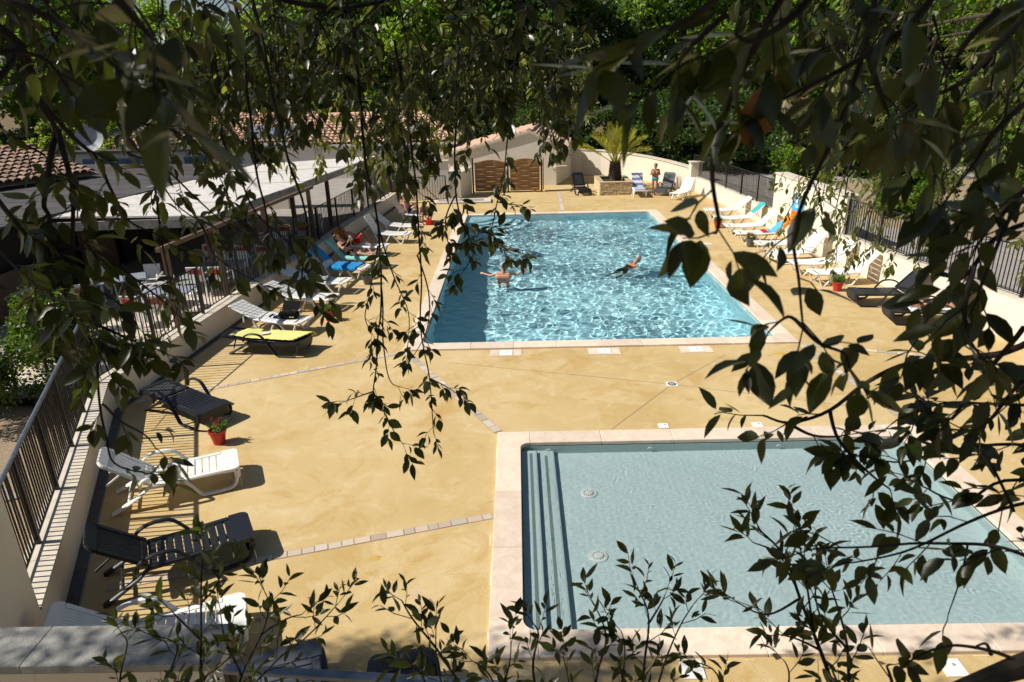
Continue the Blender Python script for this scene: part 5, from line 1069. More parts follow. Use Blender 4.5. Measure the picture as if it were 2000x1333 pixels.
# ================================================================== FOREGROUND BRANCHES (evergreen oak, seen from inside its crown)
# each entry: tree, stem radius, twig spacing, twig length, leaves per twig, bare share, stem points in metres
STRANDS = [('L', 0.01, 9, 0, 0, 0, [(-0.909,1.268,6.028), (-0.856,1.301,5.973), (-0.866,1.322,5.889), (-0.866,1.353,5.829)]),
('L', 0.006, 0.05, 0.07, 4, 0.25, [(-0.866,1.353,5.829), (-0.879,1.327,5.761), (-0.923,1.345,5.697), (-0.910,1.332,5.664), (-0.933,1.327,5.594), (-0.955,1.305,5.538)]),
('L', 0.006, 0.05, 0.08, 5, 0.3, [(-0.866,1.353,5.829), (-0.845,1.331,5.769), (-0.872,1.364,5.717), (-0.873,1.339,5.652), (-0.886,1.339,5.569), (-0.872,1.333,5.440)]),
('L', 0.007, 0.06, 0.08, 4, 0.2, [(-0.856,1.301,5.973), (-0.838,1.196,5.922), (-0.888,1.184,5.893)]),
('L', 0.005, 0.045, 0.07, 5, 0.1, [(-0.866,1.322,5.889), (-0.881,1.403,5.821), (-0.883,1.488,5.763), (-0.857,1.467,5.707), (-0.878,1.542,5.623), (-0.847,1.581,5.585)]),
('L', 0.004, 0.045, 0.08, 5, 0.1, [(-1.210,1.966,6.046), (-1.126,1.914,5.906), (-1.099,1.988,5.819), (-0.958,1.981,5.795), (-0.906,2.059,5.718), (-0.848,2.022,5.619)]),
('L', 0.005, 0.04, 0.08, 6, 0, [(-1.015,1.320,5.746), (-0.949,1.292,5.673), (-0.935,1.298,5.632), (-0.887,1.274,5.566), (-0.901,1.322,5.467), (-0.856,1.296,5.398)]),
('L', 0.004, 0.04, 0.07, 6, 0, [(-0.956,1.328,5.626), (-0.896,1.325,5.615), (-0.877,1.415,5.571), (-0.792,1.393,5.509), (-0.764,1.425,5.453)]),
('L', 0.004, 0.04, 0.07, 6, 0.1, [(-1.009,1.875,6.082), (-0.992,1.795,5.869), (-1.034,1.876,5.804), (-0.950,1.839,5.702), (-0.941,1.906,5.597), (-0.864,1.886,5.542)]),
('L', 0.004, 0.035, 0.06, 6, 0, [(-0.901,1.322,5.467), (-0.844,1.315,5.446), (-0.816,1.352,5.404), (-0.751,1.343,5.377)]),
('L', 0.003, 0.06, 0.05, 5, 0.45, [(-0.922,1.393,5.373), (-0.921,1.349,5.258), (-0.906,1.321,5.185), (-0.888,1.303,5.137), (-0.843,1.339,5.089), (-0.829,1.379,5.054)]),
('L', 0.003, 0.05, 0.05, 5, 0.1, [(-0.914,1.349,5.258), (-0.875,1.335,5.221), (-0.820,1.325,5.193), (-0.793,1.314,5.161)]),
('L', 0.003, 0.05, 0.06, 5, 0.2, [(-0.976,1.890,5.696), (-0.963,1.831,5.542), (-0.941,1.787,5.425), (-0.922,1.758,5.348), (-0.944,1.738,5.297)]),
('L', 0.004, 0.05, 0.08, 5, 0.1, [(-1.180,1.785,6.132), (-1.123,1.756,6.053), (-1.017,1.723,5.961), (-0.994,1.813,5.916), (-0.893,1.808,5.902)]),
('L', 0.004, 0.05, 0.08, 5, 0.1, [(-1.234,1.675,5.844), (-1.152,1.654,5.787), (-1.105,1.646,5.763), (-1.080,1.678,5.706)]),
('L', 0.003, 0.05, 0.06, 5, 0.1, [(-1.131,1.439,5.503), (-1.065,1.428,5.470), (-0.999,1.408,5.416), (-0.999,1.435,5.346)]),
('L', 0.003, 0.05, 0.06, 5, 0, [(-0.960,1.229,5.648), (-0.905,1.210,5.594), (-0.850,1.193,5.549), (-0.785,1.190,5.539)]),
('L', 0.003, 0.05, 0.06, 5, 0, [(-0.907,1.303,5.559), (-0.838,1.296,5.538), (-0.778,1.282,5.499), (-0.749,1.268,5.461)]),
('L', 0.003, 0.05, 0.07, 5, 0.2, [(-0.903,1.647,5.759), (-0.809,1.630,5.712), (-0.748,1.697,5.603), (-0.710,1.688,5.578)]),
('L', 0.003, 0.05, 0.06, 5, 0.1, [(-0.731,1.769,5.792), (-0.683,1.728,5.684), (-0.646,1.697,5.600), (-0.572,1.675,5.540), (-0.535,1.652,5.480)]),
('L', 0.003, 0.05, 0.06, 5, 0.1, [(-0.884,1.815,5.638), (-0.819,1.782,5.549), (-0.794,1.758,5.485), (-0.715,1.739,5.433)]),
('L', 0.004, 0.05, 0.05, 4, 0, [(-0.338,0.470,5.964), (-0.301,0.464,5.949), (-0.286,0.472,5.940), (-0.268,0.466,5.925)]),
('L', 0.004, 0.05, 0.05, 4, 0, [(-0.262,0.453,5.973), (-0.234,0.444,5.951), (-0.226,0.459,5.932), (-0.220,0.456,5.923)]),
('L', 0.004, 0.05, 0.06, 4, 0, [(-0.594,0.807,5.931), (-0.549,0.811,5.941), (-0.544,0.861,5.931), (-0.521,0.851,5.903)]),
('L', 0.006, 0.07, 0.06, 5, 0.3, [(-0.541,2.364,6.225), (-0.490,2.298,6.048), (-0.512,2.408,5.918), (-0.497,2.319,5.683), (-0.483,2.347,5.476), (-0.471,2.260,5.247), (-0.503,2.226,5.017), (-0.517,2.178,4.892)]),
('L', 0.003, 0.03, 0.05, 5, 0, [(-0.517,2.178,4.892), (-0.569,2.171,4.877), (-0.619,2.165,4.861)]),
('L', 0.003, 0.035, 0.06, 5, 0.1, [(-0.517,2.178,4.892), (-0.472,2.146,4.808), (-0.447,2.127,4.757), (-0.415,2.112,4.715)]),
('L', 0.004, 0.05, 0.06, 5, 0.15, [(-0.383,2.396,6.022), (-0.340,2.297,5.761), (-0.350,2.411,5.497), (-0.343,2.309,5.230), (-0.345,2.245,5.063), (-0.321,2.195,4.929), (-0.313,2.157,4.829), (-0.308,2.125,4.746)]),
('L', 0.003, 0.035, 0.05, 5, 0, [(-0.321,2.195,4.929), (-0.272,2.187,4.908), (-0.226,2.177,4.880)]),
('L', 0.003, 0.08, 0.05, 5, 0.4, [(-0.481,2.308,5.234), (-0.476,2.226,5.017), (-0.457,2.191,4.924), (-0.418,2.184,4.903)]),
('L', 0.003, 0.05, 0.055, 4, 0.15, [(-0.475,2.329,5.427), (-0.430,2.273,5.279), (-0.388,2.277,5.148), (-0.396,2.233,5.031)]),
('L', 0.003, 0.055, 0.05, 4, 0.2, [(-0.490,2.359,5.367), (-0.522,2.302,5.218), (-0.542,2.270,5.135), (-0.514,2.248,5.076)]),
('L', 0.003, 0.05, 0.055, 4, 0.15, [(-0.353,2.347,5.331), (-0.315,2.296,5.196), (-0.323,2.258,5.096), (-0.379,2.220,4.998)]),
('L', 0.003, 0.04, 0.05, 5, 0.1, [(-0.000,2.806,5.961), (-0.047,2.661,5.583), (-0.082,2.713,5.440), (-0.109,2.663,5.309), (-0.066,2.653,5.280), (-0.002,2.642,5.250)]),
('L', 0.003, 0.04, 0.05, 5, 0, [(-0.081,2.667,5.458), (-0.032,2.663,5.447), (0.014,2.662,5.442)]),
('L', 0.004, 0.04, 0.055, 5, 0.05, [(-0.196,2.602,5.994), (-0.216,2.475,5.661), (-0.220,2.525,5.512), (-0.199,2.485,5.407), (-0.163,2.452,5.319), (-0.202,2.426,5.251)]),
('L', 0.003, 0.03, 0.05, 6, 0, [(-0.220,2.525,5.512), (-0.263,2.492,5.426), (-0.247,2.459,5.339), (-0.181,2.466,5.355), (-0.106,2.479,5.388)]),
('L', 0.003, 0.04, 0.05, 5, 0, [(0.054,3.066,6.081), (0.111,2.978,5.846), (0.133,2.926,5.710), (0.152,2.893,5.622)]),
('L', 0.003, 0.04, 0.05, 5, 0, [(0.185,3.161,6.044), (0.158,3.069,5.803), (0.220,3.031,5.701)]),
('L', 0.004, 0.05, 0.07, 5, 0.15, [(-0.649,1.940,5.957), (-0.601,1.854,5.731), (-0.551,1.788,5.555), (-0.567,1.740,5.430), (-0.548,1.723,5.386)]),
('L', 0.004, 0.05, 0.07, 5, 0.25, [(-0.704,1.925,5.921), (-0.682,1.844,5.708), (-0.658,1.797,5.582), (-0.653,1.768,5.507)]),
('L', 0.012, 9, 0, 0, 0, [(-0.924,2.250,6.219), (-0.718,2.224,6.145), (-0.567,2.321,6.112), (-0.397,2.443,6.145), (-0.174,2.579,6.214)]),
('C', 0.004, 0.065, 0.14, 7, 0.05, [(-0.689,4.538,6.038), (-0.616,4.553,5.955), (-0.552,4.554,5.837), (-0.532,4.547,5.701)]),
('C', 0.004, 0.065, 0.14, 7, 0.05, [(-0.556,3.886,6.286), (-0.471,3.897,6.216), (-0.395,3.898,6.115), (-0.370,3.891,5.999)]),
('L', 0.0028, 0.05, 0.085, 6, 0.05, [(-0.108,2.468,6.203), (-0.164,2.465,6.135), (-0.215,2.451,6.036), (-0.238,2.430,5.920)]),
('C', 0.004, 0.065, 0.14, 7, 0.05, [(-0.552,3.818,6.108), (-0.582,3.824,6.026), (-0.611,3.816,5.909), (-0.627,3.801,5.771)]),
('C', 0.004, 0.065, 0.14, 7, 0.05, [(-2.001,5.055,5.754), (-2.003,5.084,5.695), (-2.007,5.104,5.612), (-2.022,5.119,5.517)]),
('L', 0.0028, 0.05, 0.085, 6, 0.05, [(-0.664,2.094,6.081), (-0.751,2.083,6.003), (-0.832,2.059,5.889), (-0.870,2.028,5.756)]),
('L', 0.0028, 0.05, 0.085, 6, 0.05, [(-1.210,2.694,5.990), (-1.147,2.698,5.929), (-1.091,2.693,5.842), (-1.078,2.682,5.743)]),
('L', 0.0028, 0.05, 0.085, 6, 0.05, [(-0.080,3.169,6.075), (-0.147,3.175,6.011), (-0.209,3.170,5.918), (-0.235,3.159,5.809)]),
('L', 0.0028, 0.05, 0.085, 6, 0.05, [(-0.855,2.106,6.120), (-0.846,2.102,6.055), (-0.840,2.086,5.961), (-0.844,2.065,5.852)]),
('L', 0.0028, 0.05, 0.085, 6, 0.05, [(-0.112,2.132,6.163), (-0.119,2.125,6.090), (-0.127,2.104,5.984), (-0.132,2.078,5.860)]),
('L', 0.0028, 0.05, 0.085, 6, 0.05, [(-1.191,3.227,6.266), (-1.083,3.224,6.172), (-0.987,3.206,6.040), (-0.958,3.179,5.887)]),
('L', 0.0028, 0.05, 0.085, 6, 0.05, [(-0.878,3.225,6.248), (-0.873,3.231,6.184), (-0.870,3.227,6.091), (-0.875,3.217,5.983)]),
('L', 0.0028, 0.05, 0.085, 6, 0.05, [(-0.907,2.050,5.975), (-0.952,2.052,5.928), (-0.995,2.046,5.861), (-1.019,2.036,5.782)]),
('L', 0.0028, 0.05, 0.085, 6, 0.05, [(0.011,3.210,6.180), (0.014,3.217,6.116), (0.017,3.213,6.023), (0.016,3.203,5.915)]),
('L', 0.0028, 0.05, 0.085, 6, 0.05, [(0.024,2.123,6.134), (-0.006,2.116,6.062), (-0.034,2.096,5.958), (-0.047,2.070,5.837)]),
('L', 0.0028, 0.05, 0.085, 6, 0.05, [(-1.171,3.191,6.171), (-1.090,3.194,6.092), (-1.017,3.183,5.981), (-0.998,3.166,5.852)]),
('C', 0.004, 0.065, 0.14, 7, 0.05, [(-1.120,4.546,6.073), (-1.204,4.569,6.018), (-1.282,4.582,5.938), (-1.321,4.591,5.843)]),
('C', 0.004, 0.065, 0.14, 7, 0.05, [(-1.833,4.521,6.033), (-1.837,4.546,5.979), (-1.842,4.562,5.903), (-1.857,4.573,5.814)]),
('L', 0.0028, 0.05, 0.085, 6, 0.05, [(0.005,2.156,6.222), (0.067,2.153,6.157), (0.123,2.138,6.063), (0.143,2.117,5.954)]),
('L', 0.0028, 0.05, 0.085, 6, 0.05, [(-0.815,3.207,6.199), (-0.755,3.209,6.120), (-0.702,3.198,6.008), (-0.688,3.179,5.878)]),
('L', 0.0028, 0.05, 0.085, 6, 0.05, [(-0.818,2.467,6.225), (-0.762,2.462,6.147), (-0.712,2.444,6.035), (-0.700,2.418,5.906)]),
('L', 0.0028, 0.05, 0.085, 6, 0.05, [(-1.473,3.145,6.060), (-1.419,3.155,6.002), (-1.372,3.156,5.921), (-1.364,3.151,5.828)]),
('L', 0.0028, 0.05, 0.085, 6, 0.05, [(-0.265,2.373,5.958), (-0.272,2.370,5.887), (-0.279,2.355,5.786), (-0.285,2.333,5.668)]),
('L', 0.0028, 0.05, 0.085, 6, 0.05, [(-0.332,3.212,6.196), (-0.253,3.217,6.125), (-0.182,3.210,6.023), (-0.158,3.197,5.906)]),
('C', 0.004, 0.065, 0.14, 7, 0.05, [(-2.173,5.063,5.779), (-2.197,5.083,5.699), (-2.222,5.090,5.584), (-2.246,5.091,5.451)]),
('L', 0.0028, 0.05, 0.085, 6, 0.05, [(-0.401,2.090,6.062), (-0.487,2.086,6.002), (-0.566,2.072,5.914), (-0.601,2.053,5.811)]),
('L', 0.0028, 0.05, 0.085, 6, 0.05, [(-0.156,2.753,6.109), (-0.098,2.750,6.029), (-0.047,2.734,5.914), (-0.030,2.710,5.781)]),
('C', 0.004, 0.065, 0.14, 7, 0.05, [(-1.413,4.421,5.756), (-1.341,4.442,5.689), (-1.278,4.452,5.597), (-1.263,4.457,5.491)]),
('L', 0.0028, 0.05, 0.085, 6, 0.05, [(0.088,2.717,6.006), (-0.022,2.714,5.932), (-0.122,2.699,5.825), (-0.163,2.677,5.699)]),
('L', 0.0028, 0.05, 0.085, 6, 0.05, [(-0.340,2.714,6.013), (-0.384,2.717,5.952), (-0.424,2.710,5.864), (-0.444,2.697,5.761)]),
('C', 0.004, 0.065, 0.14, 7, 0.05, [(-0.910,4.429,5.759), (-0.893,4.448,5.690), (-0.879,4.457,5.593), (-0.880,4.459,5.481)]),
('C', 0.004, 0.065, 0.14, 7, 0.05, [(-0.028,5.250,6.197), (-0.118,5.266,6.108), (-0.202,5.268,5.980), (-0.237,5.261,5.830)]),
('L', 0.0028, 0.05, 0.085, 6, 0.05, [(0.096,3.144,6.003), (0.099,3.140,5.909), (0.102,3.120,5.775), (0.101,3.091,5.619)]),
('L', 0.0028, 0.05, 0.085, 6, 0.05, [(-0.548,2.429,6.113), (-0.487,2.427,6.046), (-0.432,2.415,5.951), (-0.415,2.397,5.841)]),
('L', 0.0028, 0.05, 0.085, 6, 0.05, [(-0.682,2.143,6.212), (-0.673,2.136,6.140), (-0.666,2.117,6.036), (-0.669,2.091,5.915)]),
('L', 0.0028, 0.05, 0.085, 6, 0.05, [(-0.447,3.178,6.111), (-0.372,3.181,6.035), (-0.306,3.172,5.927), (-0.284,3.156,5.803)]),
('L', 0.0028, 0.05, 0.085, 6, 0.05, [(-0.744,2.098,6.095), (-0.715,2.100,6.045), (-0.689,2.093,5.974), (-0.685,2.082,5.891)]),
('C', 0.004, 0.065, 0.14, 7, 0.05, [(-1.584,4.608,6.252), (-1.657,4.634,6.204), (-1.725,4.651,6.133), (-1.763,4.664,6.049)]),
('L', 0.0028, 0.05, 0.085, 6, 0.05, [(-0.768,2.423,6.107), (-0.746,2.422,6.042), (-0.727,2.410,5.948), (-0.726,2.393,5.839)]),
('L', 0.0028, 0.05, 0.085, 6, 0.05, [(-1.018,2.421,6.110), (-1.043,2.426,6.062), (-1.067,2.423,5.993), (-1.084,2.415,5.911)]),
('L', 0.0028, 0.05, 0.085, 6, 0.05, [(-1.025,3.185,6.149), (-1.024,3.181,6.056), (-1.024,3.161,5.923), (-1.033,3.133,5.767)]),
('L', 0.0028, 0.05, 0.085, 6, 0.05, [(-1.012,2.760,6.157), (-0.937,2.752,6.062), (-0.871,2.728,5.928), (-0.853,2.696,5.773)]),
('C', 0.004, 0.065, 0.14, 7, 0.05, [(-1.174,5.144,5.958), (-1.207,5.173,5.901), (-1.238,5.193,5.820), (-1.259,5.208,5.725)]),
('L', 0.0028, 0.05, 0.085, 6, 0.05, [(-0.177,2.471,6.213), (-0.314,2.460,6.127), (-0.439,2.435,6.002), (-0.491,2.401,5.854)]),
('C', 0.004, 0.065, 0.14, 7, 0.05, [(-1.624,3.848,6.224), (-1.625,3.852,6.135), (-1.629,3.841,6.008), (-1.642,3.822,5.861)]),
('L', 0.0028, 0.05, 0.085, 6, 0.05, [(-0.696,2.392,6.022), (-0.634,2.390,5.953), (-0.580,2.377,5.856), (-0.564,2.358,5.743)]),
('C', 0.004, 0.065, 0.14, 7, 0.05, [(-1.433,3.824,6.154), (-1.467,3.834,6.083), (-1.500,3.832,5.982), (-1.523,3.824,5.863)]),
('L', 0.0028, 0.05, 0.085, 6, 0.05, [(-0.837,2.716,6.035), (-0.827,2.722,5.980), (-0.819,2.719,5.901), (-0.822,2.711,5.809)]),
('L', 0.0028, 0.05, 0.085, 6, 0.05, [(-0.616,2.796,6.237), (-0.611,2.796,6.167), (-0.608,2.785,6.066), (-0.612,2.767,5.949)]),
('L', 0.0028, 0.05, 0.085, 6, 0.05, [(-1.241,3.171,6.118), (-1.173,3.181,6.061), (-1.113,3.181,5.979), (-1.098,3.177,5.885)]),
('C', 0.004, 0.065, 0.14, 7, 0.05, [(-1.402,3.749,5.957), (-1.314,3.752,5.864), (-1.236,3.741,5.732), (-1.216,3.721,5.581)]),
('L', 0.0028, 0.05, 0.085, 6, 0.05, [(-1.139,2.443,6.171), (-1.146,2.443,6.109), (-1.154,2.432,6.020), (-1.166,2.416,5.917)]),
('L', 0.0028, 0.05, 0.085, 6, 0.05, [(-0.385,2.623,5.775), (-0.472,2.627,5.719), (-0.551,2.623,5.639), (-0.586,2.613,5.545)]),
('C', 0.004, 0.065, 0.14, 7, 0.05, [(-0.729,4.468,5.854), (-0.727,4.478,5.761), (-0.726,4.473,5.630), (-0.732,4.459,5.478)]),
('C', 0.004, 0.065, 0.14, 7, 0.05, [(-2.563,5.137,5.989), (-2.550,5.153,5.895), (-2.542,5.153,5.760), (-2.556,5.145,5.604)]),
('C', 0.004, 0.065, 0.14, 7, 0.05, [(-0.001,5.235,6.158), (0.067,5.262,6.090), (0.128,5.277,5.993), (0.151,5.286,5.881)]),
('L', 0.0028, 0.05, 0.085, 6, 0.05, [(-0.789,2.707,6.008), (-0.891,2.709,5.947), (-0.985,2.700,5.858), (-1.028,2.686,5.753)]),
('C', 0.004, 0.065, 0.14, 7, 0.05, [(-0.291,3.893,6.296), (-0.193,3.899,6.211), (-0.105,3.891,6.089), (-0.075,3.876,5.949)]),
('L', 0.0028, 0.05, 0.085, 6, 0.05, [(-1.276,3.121,5.989), (-1.281,3.116,5.894), (-1.287,3.095,5.759), (-1.299,3.066,5.601)]),
('C', 0.004, 0.065, 0.14, 7, 0.05, [(-1.031,3.864,6.246), (-0.968,3.869,6.159), (-0.914,3.860,6.035), (-0.901,3.843,5.891)]),
('L', 0.0028, 0.05, 0.085, 6, 0.05, [(-0.011,2.095,6.062), (-0.089,2.093,6.005), (-0.159,2.080,5.921), (-0.189,2.063,5.823)]),
('L', 0.0028, 0.05, 0.085, 6, 0.05, [(-0.812,3.206,6.195), (-0.796,3.215,6.137), (-0.783,3.214,6.053), (-0.784,3.208,5.955)]),
('C', 0.004, 0.065, 0.14, 7, 0.05, [(0.261,4.576,6.104), (0.319,4.585,6.008), (0.371,4.579,5.871), (0.390,4.564,5.713)]),
('L', 0.0028, 0.05, 0.085, 6, 0.05, [(-0.294,2.474,6.224), (-0.404,2.468,6.150), (-0.504,2.449,6.043), (-0.547,2.424,5.915)]),
('L', 0.0028, 0.05, 0.085, 6, 0.05, [(-1.282,3.121,5.990), (-1.312,3.131,5.935), (-1.342,3.132,5.857), (-1.362,3.128,5.765)]),
('L', 0.0028, 0.05, 0.085, 6, 0.05, [(-0.264,2.070,6.005), (-0.252,2.069,5.949), (-0.242,2.060,5.870), (-0.240,2.045,5.778)]),
('C', 0.004, 0.065, 0.14, 7, 0.05, [(-0.943,4.456,5.831), (-0.923,4.481,5.777), (-0.907,4.497,5.700), (-0.908,4.508,5.611)]),
('C', 0.004, 0.065, 0.14, 7, 0.05, [(-1.662,4.440,5.814), (-1.741,4.455,5.739), (-1.816,4.458,5.631), (-1.858,4.455,5.505)]),
('L', 0.0028, 0.05, 0.085, 6, 0.05, [(-0.885,2.457,6.199), (-0.975,2.453,6.130), (-1.057,2.437,6.028), (-1.097,2.414,5.909)]),
('L', 0.0028, 0.05, 0.085, 6, 0.05, [(-0.877,2.755,6.138), (-0.910,2.762,6.089), (-0.942,2.762,6.019), (-0.961,2.757,5.936)]),
('L', 0.0028, 0.05, 0.085, 6, 0.05, [(-0.317,2.109,6.108), (-0.308,2.111,6.061), (-0.301,2.106,5.994), (-0.301,2.096,5.915)]),
('L', 0.0028, 0.05, 0.085, 6, 0.05, [(-1.149,3.098,5.924), (-1.128,3.109,5.872), (-1.110,3.112,5.797), (-1.112,3.110,5.712)]),
('L', 0.0028, 0.05, 0.085, 6, 0.05, [(-0.850,2.407,6.066), (-0.963,2.398,5.985), (-1.067,2.375,5.868), (-1.115,2.346,5.729)]),
('L', 0.0028, 0.05, 0.085, 6, 0.05, [(0.144,3.131,5.966), (0.165,3.140,5.909), (0.183,3.141,5.828), (0.190,3.136,5.734)]),
('L', 0.0028, 0.05, 0.085, 6, 0.05, [(-0.802,2.440,6.151), (-0.741,2.433,6.069), (-0.687,2.412,5.951), (-0.672,2.384,5.816)]),
('C', 0.004, 0.065, 0.14, 7, 0.05, [(-1.337,4.455,5.841), (-1.280,4.473,5.768), (-1.231,4.479,5.665), (-1.221,4.479,5.547)]),
('C', 0.004, 0.065, 0.14, 7, 0.05, [(-0.545,3.699,5.797), (-0.608,3.713,5.737), (-0.666,3.717,5.651), (-0.694,3.716,5.550)]),
('L', 0.0028, 0.05, 0.085, 6, 0.05, [(-0.902,2.175,6.301), (-0.917,2.166,6.226), (-0.932,2.145,6.117), (-0.946,2.117,5.990)]),
('L', 0.0028, 0.05, 0.085, 6, 0.05, [(-0.212,2.110,6.108), (-0.146,2.110,6.052), (-0.086,2.101,5.974), (-0.065,2.087,5.883)]),
('L', 0.0028, 0.05, 0.085, 6, 0.05, [(0.304,2.758,6.107), (0.251,2.765,6.055), (0.202,2.762,5.980), (0.184,2.755,5.891)]),
('L', 0.0028, 0.05, 0.085, 6, 0.05, [(-1.081,2.644,5.854), (-1.082,2.643,5.781), (-1.085,2.630,5.677), (-1.095,2.611,5.557)]),
('C', 0.004, 0.065, 0.14, 7, 0.05, [(-1.954,5.245,6.252), (-2.073,5.270,6.185), (-2.185,5.282,6.087), (-2.242,5.289,5.971)]),
('L', 0.0028, 0.05, 0.085, 6, 0.05, [(0.351,2.776,6.150), (0.279,2.783,6.101), (0.214,2.781,6.029), (0.189,2.775,5.944)]),
('C', 0.004, 0.065, 0.14, 7, 0.05, [(-1.174,5.102,5.848), (-1.155,5.129,5.783), (-1.140,5.145,5.691), (-1.142,5.156,5.584)]),
('L', 0.0028, 0.05, 0.085, 6, 0.05, [(-0.147,2.515,6.327), (-0.132,2.509,6.247), (-0.120,2.489,6.132), (-0.118,2.461,5.998)]),
('C', 0.004, 0.065, 0.14, 7, 0.05, [(-0.264,3.813,6.086), (-0.307,3.815,5.993), (-0.346,3.801,5.860), (-0.366,3.779,5.704)]),
('L', 0.0028, 0.05, 0.085, 6, 0.05, [(-1.061,3.147,6.049), (-1.016,3.151,5.977), (-0.976,3.143,5.875), (-0.969,3.129,5.756)]),
('L', 0.0028, 0.05, 0.085, 6, 0.05, [(-0.598,2.466,6.213), (-0.742,2.454,6.124), (-0.875,2.426,5.994), (-0.934,2.390,5.840)]),
('C', 0.004, 0.065, 0.14, 7, 0.05, [(-2.512,5.296,6.404), (-2.452,5.315,6.318), (-2.401,5.320,6.194), (-2.398,5.317,6.051)]),
('L', 0.0028, 0.05, 0.085, 6, 0.05, [(-0.405,2.036,5.920), (-0.363,2.036,5.866), (-0.327,2.028,5.790), (-0.316,2.015,5.702)]),
('L', 0.0028, 0.05, 0.085, 6, 0.05, [(-1.149,3.232,6.277), (-1.250,3.238,6.214), (-1.343,3.233,6.122), (-1.388,3.221,6.012)]),
('L', 0.0028, 0.05, 0.085, 6, 0.05, [(-0.855,3.170,6.105), (-0.949,3.166,6.014), (-1.037,3.146,5.884), (-1.079,3.118,5.730)]),
('C', 0.004, 0.065, 0.14, 7, 0.05, [(-0.114,4.527,5.989), (-0.207,4.544,5.917), (-0.292,4.548,5.813), (-0.329,4.545,5.690)]),
('L', 0.0028, 0.05, 0.085, 6, 0.05, [(-0.472,2.113,6.124), (-0.539,2.114,6.077), (-0.601,2.108,6.010), (-0.630,2.097,5.929)]),
('C', 0.004, 0.065, 0.14, 7, 0.05, [(-0.167,3.919,6.361), (-0.174,3.930,6.290), (-0.180,3.928,6.188), (-0.186,3.919,6.067)]),
('L', 0.0028, 0.05, 0.085, 6, 0.05, [(-0.276,3.079,5.845), (-0.360,3.088,5.790), (-0.437,3.088,5.711), (-0.470,3.083,5.617)]),
('C', 0.004, 0.065, 0.14, 7, 0.05, [(0.012,4.608,6.197), (-0.060,4.620,6.113), (-0.127,4.618,5.991), (-0.156,4.608,5.848)]),
('L', 0.0028, 0.05, 0.085, 6, 0.05, [(-1.084,2.706,6.016), (-1.114,2.709,5.955), (-1.143,2.702,5.867), (-1.163,2.689,5.765)]),
('C', 0.004, 0.065, 0.14, 7, 0.05, [(-1.564,3.870,6.281), (-1.565,3.882,6.214), (-1.569,3.883,6.117), (-1.581,3.877,6.005)]),
('L', 0.0028, 0.05, 0.085, 6, 0.05, [(-0.876,2.090,6.078), (-0.803,2.082,6.003), (-0.738,2.063,5.895), (-0.720,2.036,5.771)]),
('L', 0.0028, 0.05, 0.085, 6, 0.05, [(0.006,2.114,6.111), (0.045,2.114,6.056), (0.081,2.105,5.977), (0.094,2.090,5.886)]),
('L', 0.0028, 0.05, 0.085, 6, 0.05, [(-0.452,2.703,5.988), (-0.440,2.697,5.902), (-0.430,2.678,5.781), (-0.431,2.651,5.639)]),
('C', 0.004, 0.065, 0.14, 7, 0.05, [(-1.005,5.025,5.640), (-1.083,5.055,5.588), (-1.156,5.077,5.513), (-1.192,5.095,5.426)]),
('L', 0.0028, 0.05, 0.085, 6, 0.05, [(-0.370,2.106,6.102), (-0.419,2.109,6.059), (-0.464,2.105,5.996), (-0.486,2.096,5.922)]),
('C', 0.004, 0.065, 0.14, 7, 0.05, [(-1.233,4.554,6.098), (-1.363,4.567,6.018), (-1.483,4.566,5.902), (-1.540,4.558,5.765)]),
('L', 0.0028, 0.05, 0.085, 6, 0.05, [(-0.683,2.484,6.264), (-0.824,2.472,6.176), (-0.954,2.445,6.048), (-1.012,2.410,5.896)]),
('L', 0.0028, 0.05, 0.085, 6, 0.05, [(-0.198,2.393,6.007), (-0.294,2.391,5.945), (-0.382,2.379,5.854), (-0.420,2.361,5.747)]),
('C', 0.004, 0.065, 0.14, 7, 0.05, [(-0.556,5.260,6.243), (-0.628,5.276,6.152), (-0.695,5.276,6.020), (-0.727,5.268,5.865)]),
('C', 0.004, 0.065, 0.14, 7, 0.05, [(-0.760,4.437,5.774), (-0.679,4.454,5.699), (-0.607,4.460,5.594), (-0.585,4.460,5.474)]),
('L', 0.0028, 0.05, 0.085, 6, 0.05, [(0.091,2.132,6.154), (0.043,2.129,6.096), (-0.002,2.117,6.013), (-0.021,2.100,5.914)]),
('L', 0.0028, 0.05, 0.085, 6, 0.05, [(-0.541,2.422,6.095), (-0.440,2.414,6.009), (-0.349,2.392,5.886), (-0.319,2.362,5.744)]),
('L', 0.0028, 0.05, 0.085, 6, 0.05, [(-0.635,3.068,5.829), (-0.593,3.078,5.772), (-0.555,3.079,5.692), (-0.546,3.075,5.599)]),
('L', 0.0028, 0.05, 0.085, 6, 0.05, [(-0.547,2.092,6.073), (-0.523,2.093,6.021), (-0.501,2.085,5.946), (-0.497,2.073,5.860)]),
('L', 0.0028, 0.05, 0.085, 6, 0.05, [(-0.782,3.211,6.209), (-0.823,3.214,6.136), (-0.862,3.204,6.031), (-0.884,3.188,5.908)]),
('L', 0.0028, 0.05, 0.085, 6, 0.05, [(-0.254,2.486,6.253), (-0.179,2.477,6.166), (-0.111,2.455,6.043), (-0.088,2.424,5.900)]),
('C', 0.004, 0.065, 0.14, 7, 0.05, [(-0.382,5.279,6.287), (-0.419,5.304,6.218), (-0.454,5.317,6.118), (-0.472,5.323,6.000)]),
('L', 0.0028, 0.05, 0.085, 6, 0.05, [(-1.023,2.433,6.142), (-1.000,2.437,6.089), (-0.980,2.431,6.012), (-0.980,2.421,5.923)]),
('L', 0.0028, 0.05, 0.085, 6, 0.05, [(0.144,2.438,6.114), (0.137,2.430,6.030), (0.131,2.408,5.911), (0.127,2.378,5.771)]),
